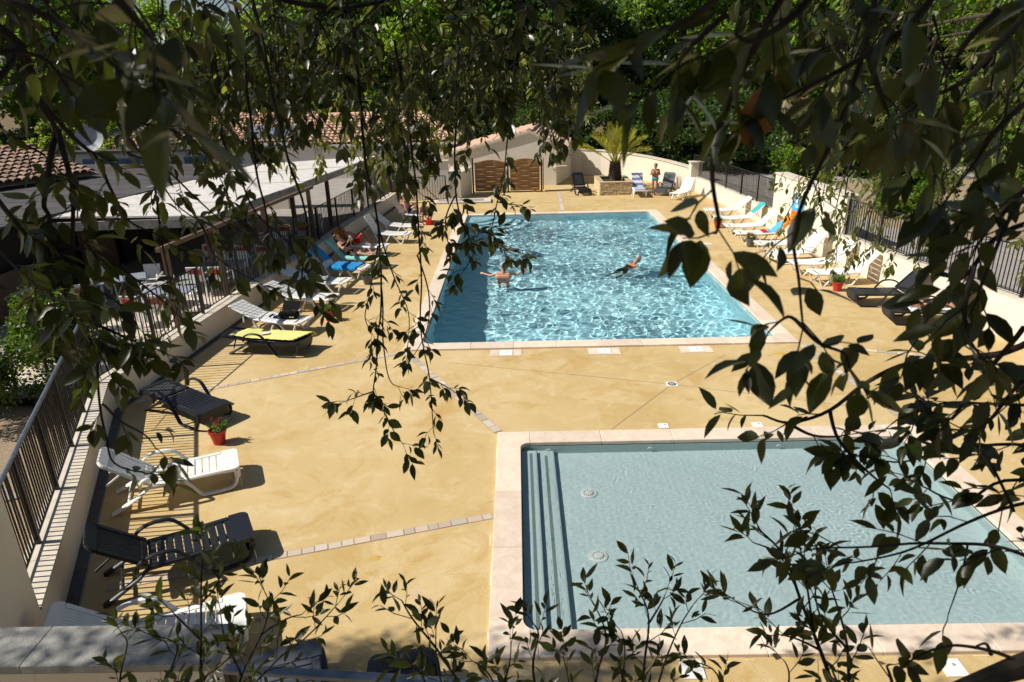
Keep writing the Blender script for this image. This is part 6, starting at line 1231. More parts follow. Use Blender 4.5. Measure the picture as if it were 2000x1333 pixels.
('C', 0.004, 0.065, 0.14, 7, 0.05, [(-0.563,3.711,5.827), (-0.666,3.721,5.761), (-0.761,3.721,5.665), (-0.804,3.715,5.553)]),
('C', 0.004, 0.065, 0.14, 7, 0.05, [(-0.411,3.742,5.904), (-0.539,3.745,5.818), (-0.656,3.734,5.695), (-0.707,3.716,5.551)]),
('C', 0.004, 0.065, 0.14, 7, 0.05, [(-0.289,3.799,6.050), (-0.298,3.811,5.983), (-0.307,3.812,5.888), (-0.314,3.807,5.776)]),
('L', 0.0028, 0.05, 0.085, 6, 0.05, [(-0.242,3.175,6.095), (-0.227,3.174,6.010), (-0.214,3.158,5.887), (-0.212,3.135,5.745)]),
('C', 0.004, 0.065, 0.14, 7, 0.05, [(0.141,3.828,6.110), (0.206,3.837,6.035), (0.264,3.835,5.928), (0.286,3.826,5.805)]),
('C', 0.004, 0.065, 0.14, 7, 0.05, [(-0.927,3.860,6.231), (-0.975,3.875,6.175), (-1.020,3.881,6.093), (-1.045,3.882,5.997)]),
('C', 0.004, 0.065, 0.14, 7, 0.05, [(-2.326,5.222,6.203), (-2.398,5.242,6.124), (-2.467,5.249,6.009), (-2.510,5.248,5.874)]),
('L', 0.0028, 0.05, 0.085, 6, 0.05, [(0.373,2.712,5.983), (0.293,2.715,5.924), (0.221,2.709,5.839), (0.193,2.697,5.739)]),
('L', 0.0028, 0.05, 0.085, 6, 0.05, [(-1.227,2.710,6.032), (-1.214,2.705,5.948), (-1.204,2.686,5.828), (-1.210,2.660,5.689)]),
('C', 0.004, 0.065, 0.14, 7, 0.05, [(-1.314,3.889,6.322), (-1.348,3.895,6.240), (-1.381,3.887,6.121), (-1.404,3.871,5.982)]),
('C', 0.004, 0.065, 0.14, 7, 0.05, [(0.379,4.631,6.243), (0.407,4.655,6.187), (0.433,4.669,6.106), (0.444,4.678,6.012)]),
('C', 0.004, 0.065, 0.14, 7, 0.05, [(0.413,4.553,6.038), (0.338,4.572,5.973), (0.270,4.580,5.878), (0.244,4.582,5.767)]),
('R', 0.004, 0.05, 0.06, 4, 0.1, [(0.258,0.682,5.995), (0.221,0.658,5.933), (0.206,0.683,5.887), (0.192,0.687,5.842), (0.186,0.673,5.805), (0.202,0.699,5.760), (0.198,0.694,5.748)]),
('R', 0.003, 0.05, 0.05, 4, 0, [(0.174,0.568,5.980), (0.148,0.557,5.953), (0.126,0.573,5.938), (0.101,0.579,5.928), (0.088,0.574,5.914)]),
('R', 0.003, 0.05, 0.05, 4, 0, [(0.170,0.607,5.943), (0.141,0.599,5.921), (0.127,0.602,5.902)]),
('R', 0.0036, 0.055, 0.06, 4, 0.05, [(0.385,0.819,6.012), (0.367,0.784,5.923), (0.357,0.800,5.851), (0.336,0.810,5.766), (0.321,0.791,5.716), (0.342,0.810,5.654), (0.345,0.792,5.607)]),
('R', 0.003, 0.03, 0.05, 4, 0, [(0.349,0.802,5.604), (0.369,0.795,5.586), (0.400,0.791,5.573), (0.406,0.784,5.555)]),
('R', 0.003, 0.03, 0.05, 4, 0, [(0.349,0.802,5.604), (0.331,0.806,5.616), (0.306,0.799,5.599)]),
('R', 0.004, 0.05, 0.06, 5, 0, [(0.367,0.784,5.923), (0.382,0.767,5.877), (0.412,0.800,5.850)]),
('R', 0.004, 0.045, 0.06, 5, 0, [(0.392,0.681,5.988), (0.351,0.660,5.935), (0.320,0.672,5.911), (0.274,0.664,5.890), (0.244,0.678,5.873)]),
('R', 0.004, 0.045, 0.06, 5, 0, [(0.261,0.621,5.975), (0.228,0.608,5.941), (0.198,0.611,5.924), (0.182,0.614,5.932)]),
('R', 0.0042, 0.05, 0.07, 5, 0, [(0.590,0.840,5.976), (0.499,0.807,5.895), (0.478,0.851,5.868), (0.446,0.861,5.840)]),
('R', 0.0042, 0.045, 0.07, 5, 0, [(0.685,0.918,5.897), (0.602,0.893,5.834), (0.589,0.908,5.790), (0.582,0.919,5.763)]),
('R', 0.0042, 0.045, 0.07, 5, 0, [(0.765,1.003,5.838), (0.699,0.965,5.740), (0.656,0.947,5.695), (0.659,0.981,5.643)]),
('R', 0.0042, 0.045, 0.07, 5, 0, [(0.755,0.953,5.706), (0.669,0.942,5.682), (0.619,0.925,5.636), (0.594,0.941,5.595), (0.571,0.922,5.548)]),
('R', 0.0036, 0.045, 0.07, 5, 0, [(0.676,0.866,5.762), (0.619,0.857,5.739), (0.579,0.830,5.669), (0.592,0.859,5.606)]),
('R', 0.004, 0.045, 0.06, 5, 0, [(0.458,0.721,5.949), (0.428,0.710,5.923), (0.439,0.752,5.891)]),
('R', 0.004, 0.05, 0.06, 4, 0, [(0.593,0.878,5.656), (0.579,0.859,5.607), (0.585,0.845,5.569), (0.604,0.836,5.544)]),
('R', 0.0028, 0.05, 0.065, 5, 0, [(0.775,1.407,5.991), (0.794,1.402,5.942), (0.821,1.405,5.878)]),
('R', 0.0028, 0.05, 0.065, 5, 0, [(0.335,1.050,6.076), (0.348,1.045,6.036), (0.365,1.045,5.985)]),
('R', 0.0028, 0.05, 0.065, 5, 0, [(0.595,1.471,6.052), (0.542,1.468,6.009), (0.492,1.474,5.952)]),
('R', 0.0028, 0.05, 0.065, 5, 0, [(0.873,1.521,5.922), (0.840,1.511,5.857), (0.813,1.508,5.770)]),
('R', 0.0028, 0.05, 0.065, 5, 0, [(0.795,1.575,6.007), (0.756,1.571,5.957), (0.724,1.575,5.890)]),
('R', 0.0028, 0.05, 0.065, 5, 0, [(0.555,0.897,5.848), (0.530,0.896,5.823), (0.509,0.901,5.788)]),
('R', 0.0028, 0.05, 0.065, 5, 0, [(0.494,0.929,5.941), (0.490,0.927,5.912), (0.491,0.931,5.875)]),
('R', 0.0028, 0.05, 0.065, 5, 0, [(0.815,1.392,5.921), (0.803,1.391,5.882), (0.798,1.398,5.830)]),
('R', 0.0028, 0.05, 0.065, 5, 0, [(0.687,1.026,5.886), (0.683,1.018,5.838), (0.686,1.014,5.774)]),
('R', 0.0028, 0.05, 0.065, 5, 0, [(1.007,1.446,6.127), (0.984,1.436,6.067), (0.970,1.433,5.989)]),
('R', 0.0028, 0.05, 0.065, 5, 0, [(0.332,0.944,6.048), (0.306,0.944,6.024), (0.282,0.949,5.993)]),
('R', 0.0028, 0.05, 0.065, 5, 0, [(0.762,1.515,6.179), (0.776,1.506,6.120), (0.797,1.505,6.043)]),
('R', 0.0028, 0.05, 0.065, 5, 0, [(1.022,1.586,5.984), (1.013,1.573,5.909), (1.013,1.566,5.809)]),
('R', 0.0028, 0.05, 0.065, 5, 0, [(0.651,0.897,6.034), (0.632,0.896,6.011), (0.619,0.902,5.982)]),
('R', 0.0028, 0.05, 0.065, 5, 0, [(0.730,1.422,6.111), (0.664,1.413,6.055), (0.601,1.411,5.982)]),
('R', 0.0028, 0.05, 0.065, 5, 0, [(0.502,1.101,5.962), (0.497,1.100,5.931), (0.497,1.105,5.889)]),
('R', 0.0028, 0.05, 0.065, 5, 0, [(0.475,1.242,6.063), (0.499,1.232,6.006), (0.529,1.228,5.932)]),
('R', 0.0028, 0.05, 0.065, 5, 0, [(0.513,1.423,6.028), (0.462,1.419,5.984), (0.415,1.423,5.926)]),
('R', 0.0028, 0.05, 0.065, 5, 0, [(0.766,1.467,6.101), (0.727,1.456,6.037), (0.693,1.451,5.953)]),
('R', 0.0028, 0.05, 0.065, 5, 0, [(0.578,1.434,6.112), (0.563,1.425,6.053), (0.553,1.422,5.976)]),
('R', 0.0028, 0.05, 0.065, 5, 0, [(0.743,1.578,6.144), (0.675,1.572,6.091), (0.610,1.573,6.020)]),
('R', 0.0028, 0.05, 0.065, 5, 0, [(0.677,1.395,6.075), (0.649,1.394,6.039), (0.626,1.402,5.992)]),
('R', 0.0028, 0.05, 0.065, 5, 0, [(0.576,1.690,6.138), (0.538,1.683,6.077), (0.503,1.684,5.999)]),
('R', 0.0028, 0.05, 0.065, 5, 0, [(0.876,1.146,6.111), (0.817,1.138,6.066), (0.764,1.136,6.007)]),
('L', 0.0028, 0.05, 0.065, 5, 0, [(-0.421,0.915,6.036), (-0.421,0.914,6.011), (-0.427,0.919,5.978)]),
('L', 0.0028, 0.05, 0.065, 5, 0, [(-0.593,0.935,6.024), (-0.569,0.935,5.997), (-0.549,0.940,5.964)]),
('L', 0.0028, 0.05, 0.065, 5, 0, [(-0.593,0.964,6.035), (-0.567,0.963,6.007), (-0.546,0.968,5.971)]),
('L', 0.0028, 0.05, 0.065, 5, 0, [(-0.494,0.939,6.030), (-0.476,0.937,6.001), (-0.463,0.941,5.963)]),
('L', 0.0028, 0.05, 0.065, 5, 0, [(-0.942,1.606,6.125), (-0.924,1.599,6.067), (-0.914,1.601,5.992)]),
('L', 0.0028, 0.05, 0.065, 5, 0, [(-1.092,1.537,6.211), (-1.057,1.534,6.164), (-1.032,1.540,6.105)]),
('L', 0.0028, 0.05, 0.065, 5, 0, [(-0.599,1.183,6.033), (-0.567,1.175,5.982), (-0.540,1.172,5.914)]),
('L', 0.0028, 0.05, 0.065, 5, 0, [(-0.742,1.538,6.180), (-0.693,1.535,6.133), (-0.650,1.542,6.072)]),
('L', 0.0028, 0.05, 0.065, 5, 0, [(-0.487,1.244,6.106), (-0.487,1.243,6.072), (-0.491,1.249,6.028)]),
('L', 0.0028, 0.05, 0.065, 5, 0, [(-0.599,0.982,6.009), (-0.601,0.982,5.982), (-0.610,0.988,5.948)]),
('L', 0.0028, 0.05, 0.065, 5, 0, [(-1.000,1.625,6.187), (-1.036,1.616,6.124), (-1.084,1.614,6.042)]),
('L', 0.0028, 0.05, 0.065, 5, 0, [(-1.053,1.631,6.079), (-1.094,1.624,6.022), (-1.147,1.627,5.948)]),
('L', 0.0028, 0.05, 0.065, 5, 0, [(-0.964,1.590,6.014), (-0.991,1.590,5.976), (-1.028,1.601,5.925)]),
('L', 0.0028, 0.05, 0.065, 5, 0, [(-0.893,1.506,6.154), (-0.867,1.503,6.109), (-0.848,1.510,6.051)]),
('L', 0.0028, 0.05, 0.065, 5, 0, [(-0.979,1.670,6.153), (-1.027,1.663,6.094), (-1.087,1.664,6.016)]),
('R', 0.006, 0.06, 0.08, 5, 0.1, [(0.863,1.003,5.553), (0.785,1.043,5.464), (0.698,1.112,5.423), (0.639,1.154,5.367), (0.590,1.189,5.293), (0.526,1.216,5.253), (0.476,1.220,5.266)]),
('R', 0.0036, 0.045, 0.07, 6, 0, [(1.043,1.146,5.219), (0.898,1.148,5.231), (0.801,1.145,5.224), (0.725,1.153,5.193), (0.647,1.158,5.209)]),
('R', 0.0036, 0.045, 0.07, 6, 0, [(1.004,1.128,5.314), (0.856,1.131,5.327), (0.763,1.130,5.329), (0.696,1.161,5.272)]),
('R', 0.0036, 0.05, 0.07, 5, 0, [(0.961,1.032,5.204), (0.854,1.022,5.182), (0.755,1.009,5.151), (0.656,0.993,5.111), (0.580,1.027,5.064)]),
('R', 0.004, 0.05, 0.07, 5, 0, [(1.042,1.122,5.155), (0.907,1.124,5.168), (0.828,1.110,5.133), (0.752,1.120,5.162)]),
('R', 0.0036, 0.05, 0.07, 5, 0, [(0.910,0.937,5.098), (0.800,0.955,5.148), (0.689,0.958,5.159), (0.577,0.956,5.157), (0.495,0.994,5.119)]),
('R', 0.002, 0.2, 0.03, 1, 0.9, [(0.772,1.000,5.125), (0.755,0.974,5.059), (0.734,0.951,4.999)]),
('R', 0.004, 0.05, 0.07, 5, 0, [(0.590,1.189,5.293), (0.608,1.168,5.237), (0.681,1.170,5.155), (0.720,1.160,5.126)]),
('R', 0.004, 0.05, 0.06, 5, 0, [(0.526,1.216,5.253), (0.576,1.207,5.228), (0.637,1.207,5.226)]),
('R', 0.004, 0.05, 0.07, 5, 0, [(0.886,1.025,5.469), (0.803,1.010,5.432), (0.736,0.983,5.365), (0.740,1.069,5.310)]),
('R', 0.004, 0.05, 0.07, 5, 0, [(0.732,0.945,5.544), (0.721,1.004,5.419), (0.710,1.031,5.350), (0.651,1.046,5.392)]),
('R', 0.003, 0.05, 0.06, 5, 0, [(0.854,1.019,5.173), (0.811,1.051,5.258), (0.767,1.066,5.301)]),
('R', 0.02, 9, 0, 0, 0, [(0.771,0.742,5.151), (0.685,0.731,5.126), (0.636,0.725,5.113), (0.579,0.716,5.089)]),
('R', 0.003, 9, 0, 0, 0, [(0.685,0.732,5.128), (0.647,0.737,5.144), (0.608,0.740,5.153), (0.580,0.740,5.154), (0.544,0.736,5.143), (0.510,0.727,5.123)]),
('R', 0.003, 9, 0, 0, 0, [(0.640,0.736,5.141), (0.633,0.742,5.155), (0.619,0.740,5.153)]),
('R', 0.004, 0.05, 0.05, 4, 0.3, [(0.596,0.817,4.933), (0.585,0.837,4.986), (0.577,0.846,5.009)]),
('B', 0.004, 0.032, 0.07, 5, 0.05, [(-0.802,1.246,4.422), (-0.806,1.300,4.564), (-0.803,1.345,4.682), (-0.796,1.381,4.777), (-0.792,1.404,4.836)]),
('B', 0.003, 0.032, 0.07, 5, 0.05, [(-0.736,1.246,4.421), (-0.708,1.292,4.538), (-0.655,1.328,4.632), (-0.635,1.355,4.702), (-0.647,1.368,4.738)]),
('B', 0.003, 0.032, 0.07, 5, 0.05, [(-0.761,1.251,4.433), (-0.619,1.305,4.572), (-0.554,1.324,4.617), (-0.503,1.342,4.663), (-0.464,1.356,4.698)]),
('B', 0.003, 0.032, 0.07, 5, 0.05, [(-0.989,1.241,4.415), (-1.005,1.286,4.533), (-0.984,1.317,4.616), (-0.997,1.326,4.640)]),
('B', 0.003, 0.032, 0.07, 5, 0.05, [(-0.926,1.241,4.413), (-0.891,1.286,4.531), (-0.864,1.318,4.613), (-0.933,1.327,4.638)]),
('B', 0.003, 0.032, 0.07, 5, 0.05, [(-0.805,1.323,4.623), (-0.857,1.340,4.672), (-0.881,1.349,4.696)]),
('B', 0.003, 0.032, 0.07, 5, 0.05, [(-0.708,1.292,4.538), (-0.744,1.323,4.622), (-0.755,1.350,4.693)]),
('B', 0.003, 0.032, 0.07, 5, 0.05, [(-0.803,1.354,4.706), (-0.767,1.368,4.741), (-0.740,1.386,4.787)]),
('B', 0.003, 0.032, 0.07, 5, 0.05, [(-0.655,1.328,4.632), (-0.591,1.342,4.665), (-0.553,1.346,4.676)]),
('B', 0.003, 0.032, 0.07, 5, 0.05, [(-0.875,1.246,4.424), (-0.822,1.282,4.517), (-0.758,1.300,4.563), (-0.706,1.319,4.609)]),
('B', 0.004, 0.032, 0.07, 5, 0.05, [(-0.091,1.249,4.405), (-0.189,1.298,4.538), (-0.238,1.325,4.610), (-0.288,1.347,4.670), (-0.310,1.360,4.704)]),
('B', 0.003, 0.032, 0.07, 5, 0.05, [(-0.167,1.249,4.407), (-0.221,1.298,4.539), (-0.222,1.339,4.645)]),
('B', 0.003, 0.032, 0.07, 5, 0.05, [(-0.243,1.248,4.409), (-0.253,1.289,4.516), (-0.290,1.302,4.552)]),
('B', 0.003, 0.032, 0.07, 5, 0.05, [(-0.117,1.244,4.394), (-0.051,1.294,4.523), (-0.036,1.326,4.605)]),
('B', 0.004, 0.032, 0.07, 5, 0.05, [(0.035,1.245,4.391), (0.015,1.299,4.533), (0.030,1.331,4.615), (0.015,1.342,4.645)]),
('B', 0.003, 0.032, 0.07, 5, 0.05, [(-0.041,1.245,4.392), (-0.089,1.294,4.524), (-0.138,1.307,4.560)]),
('B', 0.004, 0.032, 0.07, 5, 0.05, [(0.149,1.246,4.388), (0.171,1.295,4.517), (0.198,1.327,4.600), (0.168,1.358,4.683)]),
('B', 0.004, 0.032, 0.07, 5, 0.05, [(0.275,1.246,4.385), (0.289,1.305,4.538), (0.300,1.350,4.656), (0.276,1.374,4.722)]),
('B', 0.003, 0.032, 0.07, 5, 0.05, [(0.288,1.251,4.396), (0.342,1.309,4.549), (0.382,1.341,4.631), (0.423,1.363,4.686)]),
('B', 0.003, 0.032, 0.07, 5, 0.05, [(0.300,1.341,4.633), (0.332,1.359,4.679), (0.345,1.368,4.702)]),
('B', 0.003, 0.032, 0.07, 5, 0.05, [(0.098,1.245,4.389), (0.101,1.290,4.507), (0.089,1.313,4.567)]),
('B', 0.003, 0.032, 0.07, 5, 0.05, [(0.212,1.246,4.386), (0.241,1.309,4.551), (0.230,1.336,4.622)]),
('B', 0.003, 0.032, 0.07, 5, 0.05, [(0.490,1.242,4.368), (0.468,1.296,4.510), (0.405,1.310,4.547)]),
('B', 0.005, 0.032, 0.07, 5, 0.05, [(0.677,1.061,4.587), (0.621,1.122,4.750), (0.577,1.164,4.862), (0.544,1.197,4.948), (0.492,1.217,5.005)]),
('B', 0.003, 0.032, 0.07, 5, 0.05, [(0.606,1.137,4.790), (0.589,1.179,4.902), (0.570,1.224,5.018)]),
('B', 0.003, 0.032, 0.07, 5, 0.05, [(0.577,1.164,4.862), (0.509,1.152,4.833), (0.445,1.160,4.857)]),
('B', 0.004, 0.032, 0.07, 5, 0.05, [(0.653,1.024,4.632), (0.652,1.087,4.798), (0.620,1.135,4.925)]),
('B', 0.003, 0.032, 0.07, 5, 0.05, [(0.544,1.197,4.948), (0.512,1.202,4.964), (0.480,1.206,4.975)]),
('B', 0.003, 0.032, 0.07, 5, 0.05, [(0.616,1.126,4.760), (0.573,1.133,4.781), (0.530,1.137,4.792)]),
('B', 0.003, 0.032, 0.07, 5, 0.05, [(0.675,1.126,4.759), (0.617,1.153,4.830), (0.608,1.183,4.911)]),
('B', 0.003, 0.032, 0.07, 5, 0.05, [(0.544,1.097,4.546), (0.569,1.141,4.660), (0.558,1.156,4.702)]),
('F', 0.006, 0.07, 0.14, 6, 0.1, [(2.403,5.042,5.745), (2.305,5.004,5.514), (2.205,4.964,5.280), (2.162,4.936,5.073)]),
('F', 0.006, 0.07, 0.14, 6, 0.1, [(3.387,5.292,5.241), (3.264,5.257,5.009), (3.138,5.220,4.773), (3.087,5.195,4.564)]),
('F', 0.006, 0.07, 0.14, 6, 0.1, [(3.220,5.237,5.596), (3.179,5.212,5.391), (3.136,5.184,5.181), (3.127,5.167,4.997)]),
('F', 0.006, 0.07, 0.14, 6, 0.1, [(2.368,5.261,5.558), (2.284,5.217,5.305), (2.197,5.171,5.048), (2.161,5.138,4.821)]),
('F', 0.006, 0.07, 0.14, 6, 0.1, [(2.993,4.603,6.427), (2.894,4.566,6.220), (2.794,4.528,6.008), (2.754,4.500,5.823)]),
('F', 0.006, 0.07, 0.14, 6, 0.1, [(2.881,5.548,6.599), (2.820,5.517,6.381), (2.757,5.484,6.158), (2.736,5.461,5.963)]),
('F', 0.006, 0.07, 0.14, 6, 0.1, [(4.207,5.943,6.110), (4.194,5.891,5.821), (4.179,5.836,5.527), (4.189,5.796,5.269)]),
('F', 0.006, 0.07, 0.14, 6, 0.1, [(3.378,4.455,5.304), (3.373,4.423,5.098), (3.366,4.389,4.887), (3.378,4.365,4.702)]),
('F', 0.006, 0.07, 0.14, 6, 0.1, [(2.516,5.490,6.016), (2.361,5.428,5.716), (2.201,5.363,5.410), (2.128,5.314,5.141)]),
('F', 0.006, 0.07, 0.14, 6, 0.1, [(4.390,6.242,6.234), (4.194,6.186,5.934), (3.994,6.127,5.629), (3.908,6.084,5.360)]),
('F', 0.006, 0.07, 0.14, 6, 0.1, [(2.590,4.772,5.935), (2.484,4.727,5.695), (2.375,4.680,5.452), (2.329,4.645,5.237)]),
('F', 0.006, 0.07, 0.14, 6, 0.1, [(2.118,4.822,6.440), (2.105,4.792,6.241), (2.091,4.761,6.038), (2.092,4.739,5.861)]),
('F', 0.006, 0.07, 0.14, 6, 0.1, [(3.067,6.055,6.288), (2.865,5.986,5.958), (2.659,5.913,5.622), (2.563,5.858,5.325)]),
('F', 0.006, 0.07, 0.14, 6, 0.1, [(3.903,5.611,5.725), (3.762,5.568,5.468), (3.616,5.523,5.207), (3.558,5.490,4.976)]),
('F', 0.006, 0.07, 0.14, 6, 0.1, [(3.220,6.022,5.318), (3.032,5.969,5.023), (2.839,5.914,4.722), (2.752,5.873,4.455)]),
('F', 0.006, 0.07, 0.14, 6, 0.1, [(2.662,5.782,6.594), (2.419,5.720,6.298), (2.170,5.656,5.995), (2.051,5.608,5.728)]),
('F', 0.006, 0.07, 0.14, 6, 0.1, [(2.780,5.999,5.419), (2.551,5.943,5.118), (2.317,5.884,4.811), (2.206,5.841,4.539)]),
('F', 0.006, 0.07, 0.14, 6, 0.1, [(3.483,5.861,6.492), (3.384,5.800,6.188), (3.282,5.736,5.878), (3.243,5.688,5.606)]),
('F', 0.006, 0.07, 0.14, 6, 0.1, [(2.236,4.258,5.402), (2.195,4.236,5.231), (2.154,4.214,5.058), (2.141,4.199,4.904)]),
('F', 0.006, 0.07, 0.14, 6, 0.1, [(2.675,5.971,6.597), (2.641,5.926,6.333), (2.606,5.879,6.062), (2.598,5.846,5.826)]),
('F', 0.006, 0.07, 0.14, 6, 0.1, [(4.041,6.413,6.617), (3.823,6.351,6.304), (3.601,6.288,5.984), (3.502,6.240,5.703)]),
('F', 0.006, 0.07, 0.14, 6, 0.1, [(2.883,4.432,6.187), (2.852,4.405,6.006), (2.820,4.377,5.821), (2.816,4.358,5.658)]),
('F', 0.006, 0.07, 0.14, 6, 0.1, [(2.751,4.470,5.428), (2.618,4.429,5.204), (2.482,4.386,4.975), (2.423,4.355,4.773)]),
('F', 0.006, 0.07, 0.14, 6, 0.1, [(2.319,4.309,5.397), (2.230,4.282,5.213), (2.139,4.254,5.026), (2.101,4.235,4.860)]),
('F', 0.006, 0.07, 0.14, 6, 0.1, [(2.641,5.768,6.057), (2.442,5.710,5.763), (2.239,5.650,5.464), (2.144,5.605,5.199)]),
('F', 0.006, 0.07, 0.14, 6, 0.1, [(2.532,5.291,5.951), (2.426,5.233,5.666), (2.317,5.174,5.377), (2.270,5.128,5.121)]),
('F', 0.006, 0.07, 0.14, 6, 0.1, [(3.853,5.584,6.414), (3.782,5.553,6.195), (3.709,5.521,5.972), (3.687,5.499,5.776)]),
('F', 0.006, 0.07, 0.14, 6, 0.1, [(3.707,5.202,5.833), (3.659,5.147,5.554), (3.610,5.090,5.269), (3.600,5.046,5.018)]),
('F', 0.006, 0.07, 0.14, 6, 0.1, [(3.374,4.985,6.177), (3.296,4.965,6.000), (3.215,4.944,5.820), (3.188,4.932,5.661)]),
('F', 0.006, 0.07, 0.14, 6, 0.1, [(4.037,5.844,6.265), (4.025,5.788,5.969), (4.011,5.729,5.667), (4.021,5.685,5.402)]),
('F', 0.006, 0.07, 0.14, 6, 0.1, [(2.138,4.419,5.610), (2.076,4.387,5.409), (2.013,4.353,5.204), (1.989,4.328,5.023)]),
('F', 0.006, 0.07, 0.14, 6, 0.1, [(4.444,6.372,5.775), (4.352,6.348,5.548), (4.258,6.323,5.317), (4.228,6.308,5.113)]),
('F', 0.006, 0.07, 0.14, 6, 0.1, [(3.269,5.088,5.612), (3.163,5.056,5.395), (3.055,5.021,5.173), (3.012,4.998,4.977)]),
('F', 0.006, 0.07, 0.14, 6, 0.1, [(2.440,5.435,6.538), (2.395,5.379,6.258), (2.349,5.321,5.972), (2.334,5.277,5.722)]),
('F', 0.006, 0.07, 0.14, 6, 0.1, [(2.906,6.484,6.283), (2.861,6.453,6.038), (2.813,6.420,5.787), (2.801,6.399,5.568)]),
('F', 0.006, 0.07, 0.14, 6, 0.1, [(3.697,5.221,5.901), (3.596,5.198,5.710), (3.492,5.174,5.515), (3.454,5.160,5.343)]),
('F', 0.006, 0.07, 0.14, 6, 0.1, [(2.025,4.523,5.859), (1.947,4.493,5.666), (1.868,4.463,5.470), (1.835,4.441,5.297)]),
('F', 0.006, 0.07, 0.14, 6, 0.1, [(3.257,4.343,5.373), (3.221,4.303,5.151), (3.184,4.262,4.926), (3.179,4.231,4.727)]),
('F', 0.006, 0.07, 0.14, 6, 0.1, [(3.042,6.428,5.884), (2.960,6.402,5.651), (2.874,6.374,5.413), (2.843,6.357,5.203)]),
('F', 0.006, 0.07, 0.14, 6, 0.1, [(3.666,6.571,6.319), (3.520,6.513,6.004), (3.370,6.452,5.682), (3.307,6.407,5.399)]),
('F', 0.006, 0.07, 0.14, 6, 0.1, [(2.574,5.138,5.915), (2.469,5.068,5.603), (2.362,4.997,5.284), (2.316,4.940,5.004)]),
('F', 0.006, 0.07, 0.14, 6, 0.1, [(3.913,5.564,6.160), (3.706,5.497,5.851), (3.494,5.429,5.536), (3.400,5.376,5.258)]),
('F', 0.006, 0.07, 0.14, 6, 0.1, [(2.378,5.044,5.330), (2.350,4.998,5.073), (2.321,4.950,4.811), (2.315,4.914,4.580)]),
('F', 0.006, 0.07, 0.14, 6, 0.1, [(3.621,5.931,5.924), (3.483,5.893,5.677), (3.342,5.854,5.424), (3.284,5.827,5.201)]),
('F', 0.006, 0.07, 0.14, 6, 0.1, [(2.664,4.492,5.608), (2.516,4.445,5.369), (2.365,4.396,5.126), (2.297,4.359,4.911)]),
('F', 0.006, 0.07, 0.14, 6, 0.1, [(4.184,6.330,5.530), (4.038,6.301,5.290), (3.888,6.270,5.046), (3.829,6.251,4.829)])]
def oak_leaf(name, m, bend, fold):
    st = [(0, .015), (.14, .15), (.36, .24), (.60, .22), (.83, .105), (1.0, 0)]; v = []; f = []
    for t_, h in st:
        z = -bend * t_ * t_
        v += [(t_, h, z + fold * h), (t_, 0, z), (t_, -h, z + fold * h)]
    for i in range(5): a = 3 * i; f += [(a, a + 1, a + 4, a + 3), (a + 1, a + 2, a + 5, a + 4)]
    v += [(-.13, 0, .01), (0, 0, .012)]; f += [(15 + 3, 15 + 4, 1)]
    return MB().add(v, f).mesh(name, m, 'all')
LEAFM = {'L': [oak_leaf('leaf', 'leaf_oak', b_, f_) for b_, f_ in ((.10, .25), (.22, .4), (-.06, .15))], 'F': [oak_leaf('leaf', 'leaf_oak_sunlit', b_, f_) for b_, f_ in ((.12, .3), (.2, .45))]}
LEAFM['R'] = LEAFM['L']; LEAFM['B'] = LEAFM['L']
LEAFM['C'] = LEAFM['F']  # farther top-centre strands take the leaf coloured as sunlit
INFO = {'C': ('evergreen_oak', 'oak with olive leaves coloured as sunlit hanging behind the dark branches at top centre', (-6.2, 1.6), 7.4, (.22, .12)), 'L': ('evergreen_oak', 'dark evergreen oak whose leafy branches hang across upper left and centre', (-2.6, -.4), 7.2, (.34, .2)), 'R': ('evergreen_oak', 'dark evergreen oak framing the right side with large close leaves', (2.5, -.2), 6.6, (.26, .16)),
        'B': ('evergreen_shrub', 'leafy dark sprigs rising along the bottom edge in front of paddling pool', (.4, .7), 2.6, (.07, .04)), 'F': ('evergreen_oak', 'olive-green oak foliage coloured as sunlit farther off at the right edge', (5.6, 2.4), 6.0, (.24, .15))}
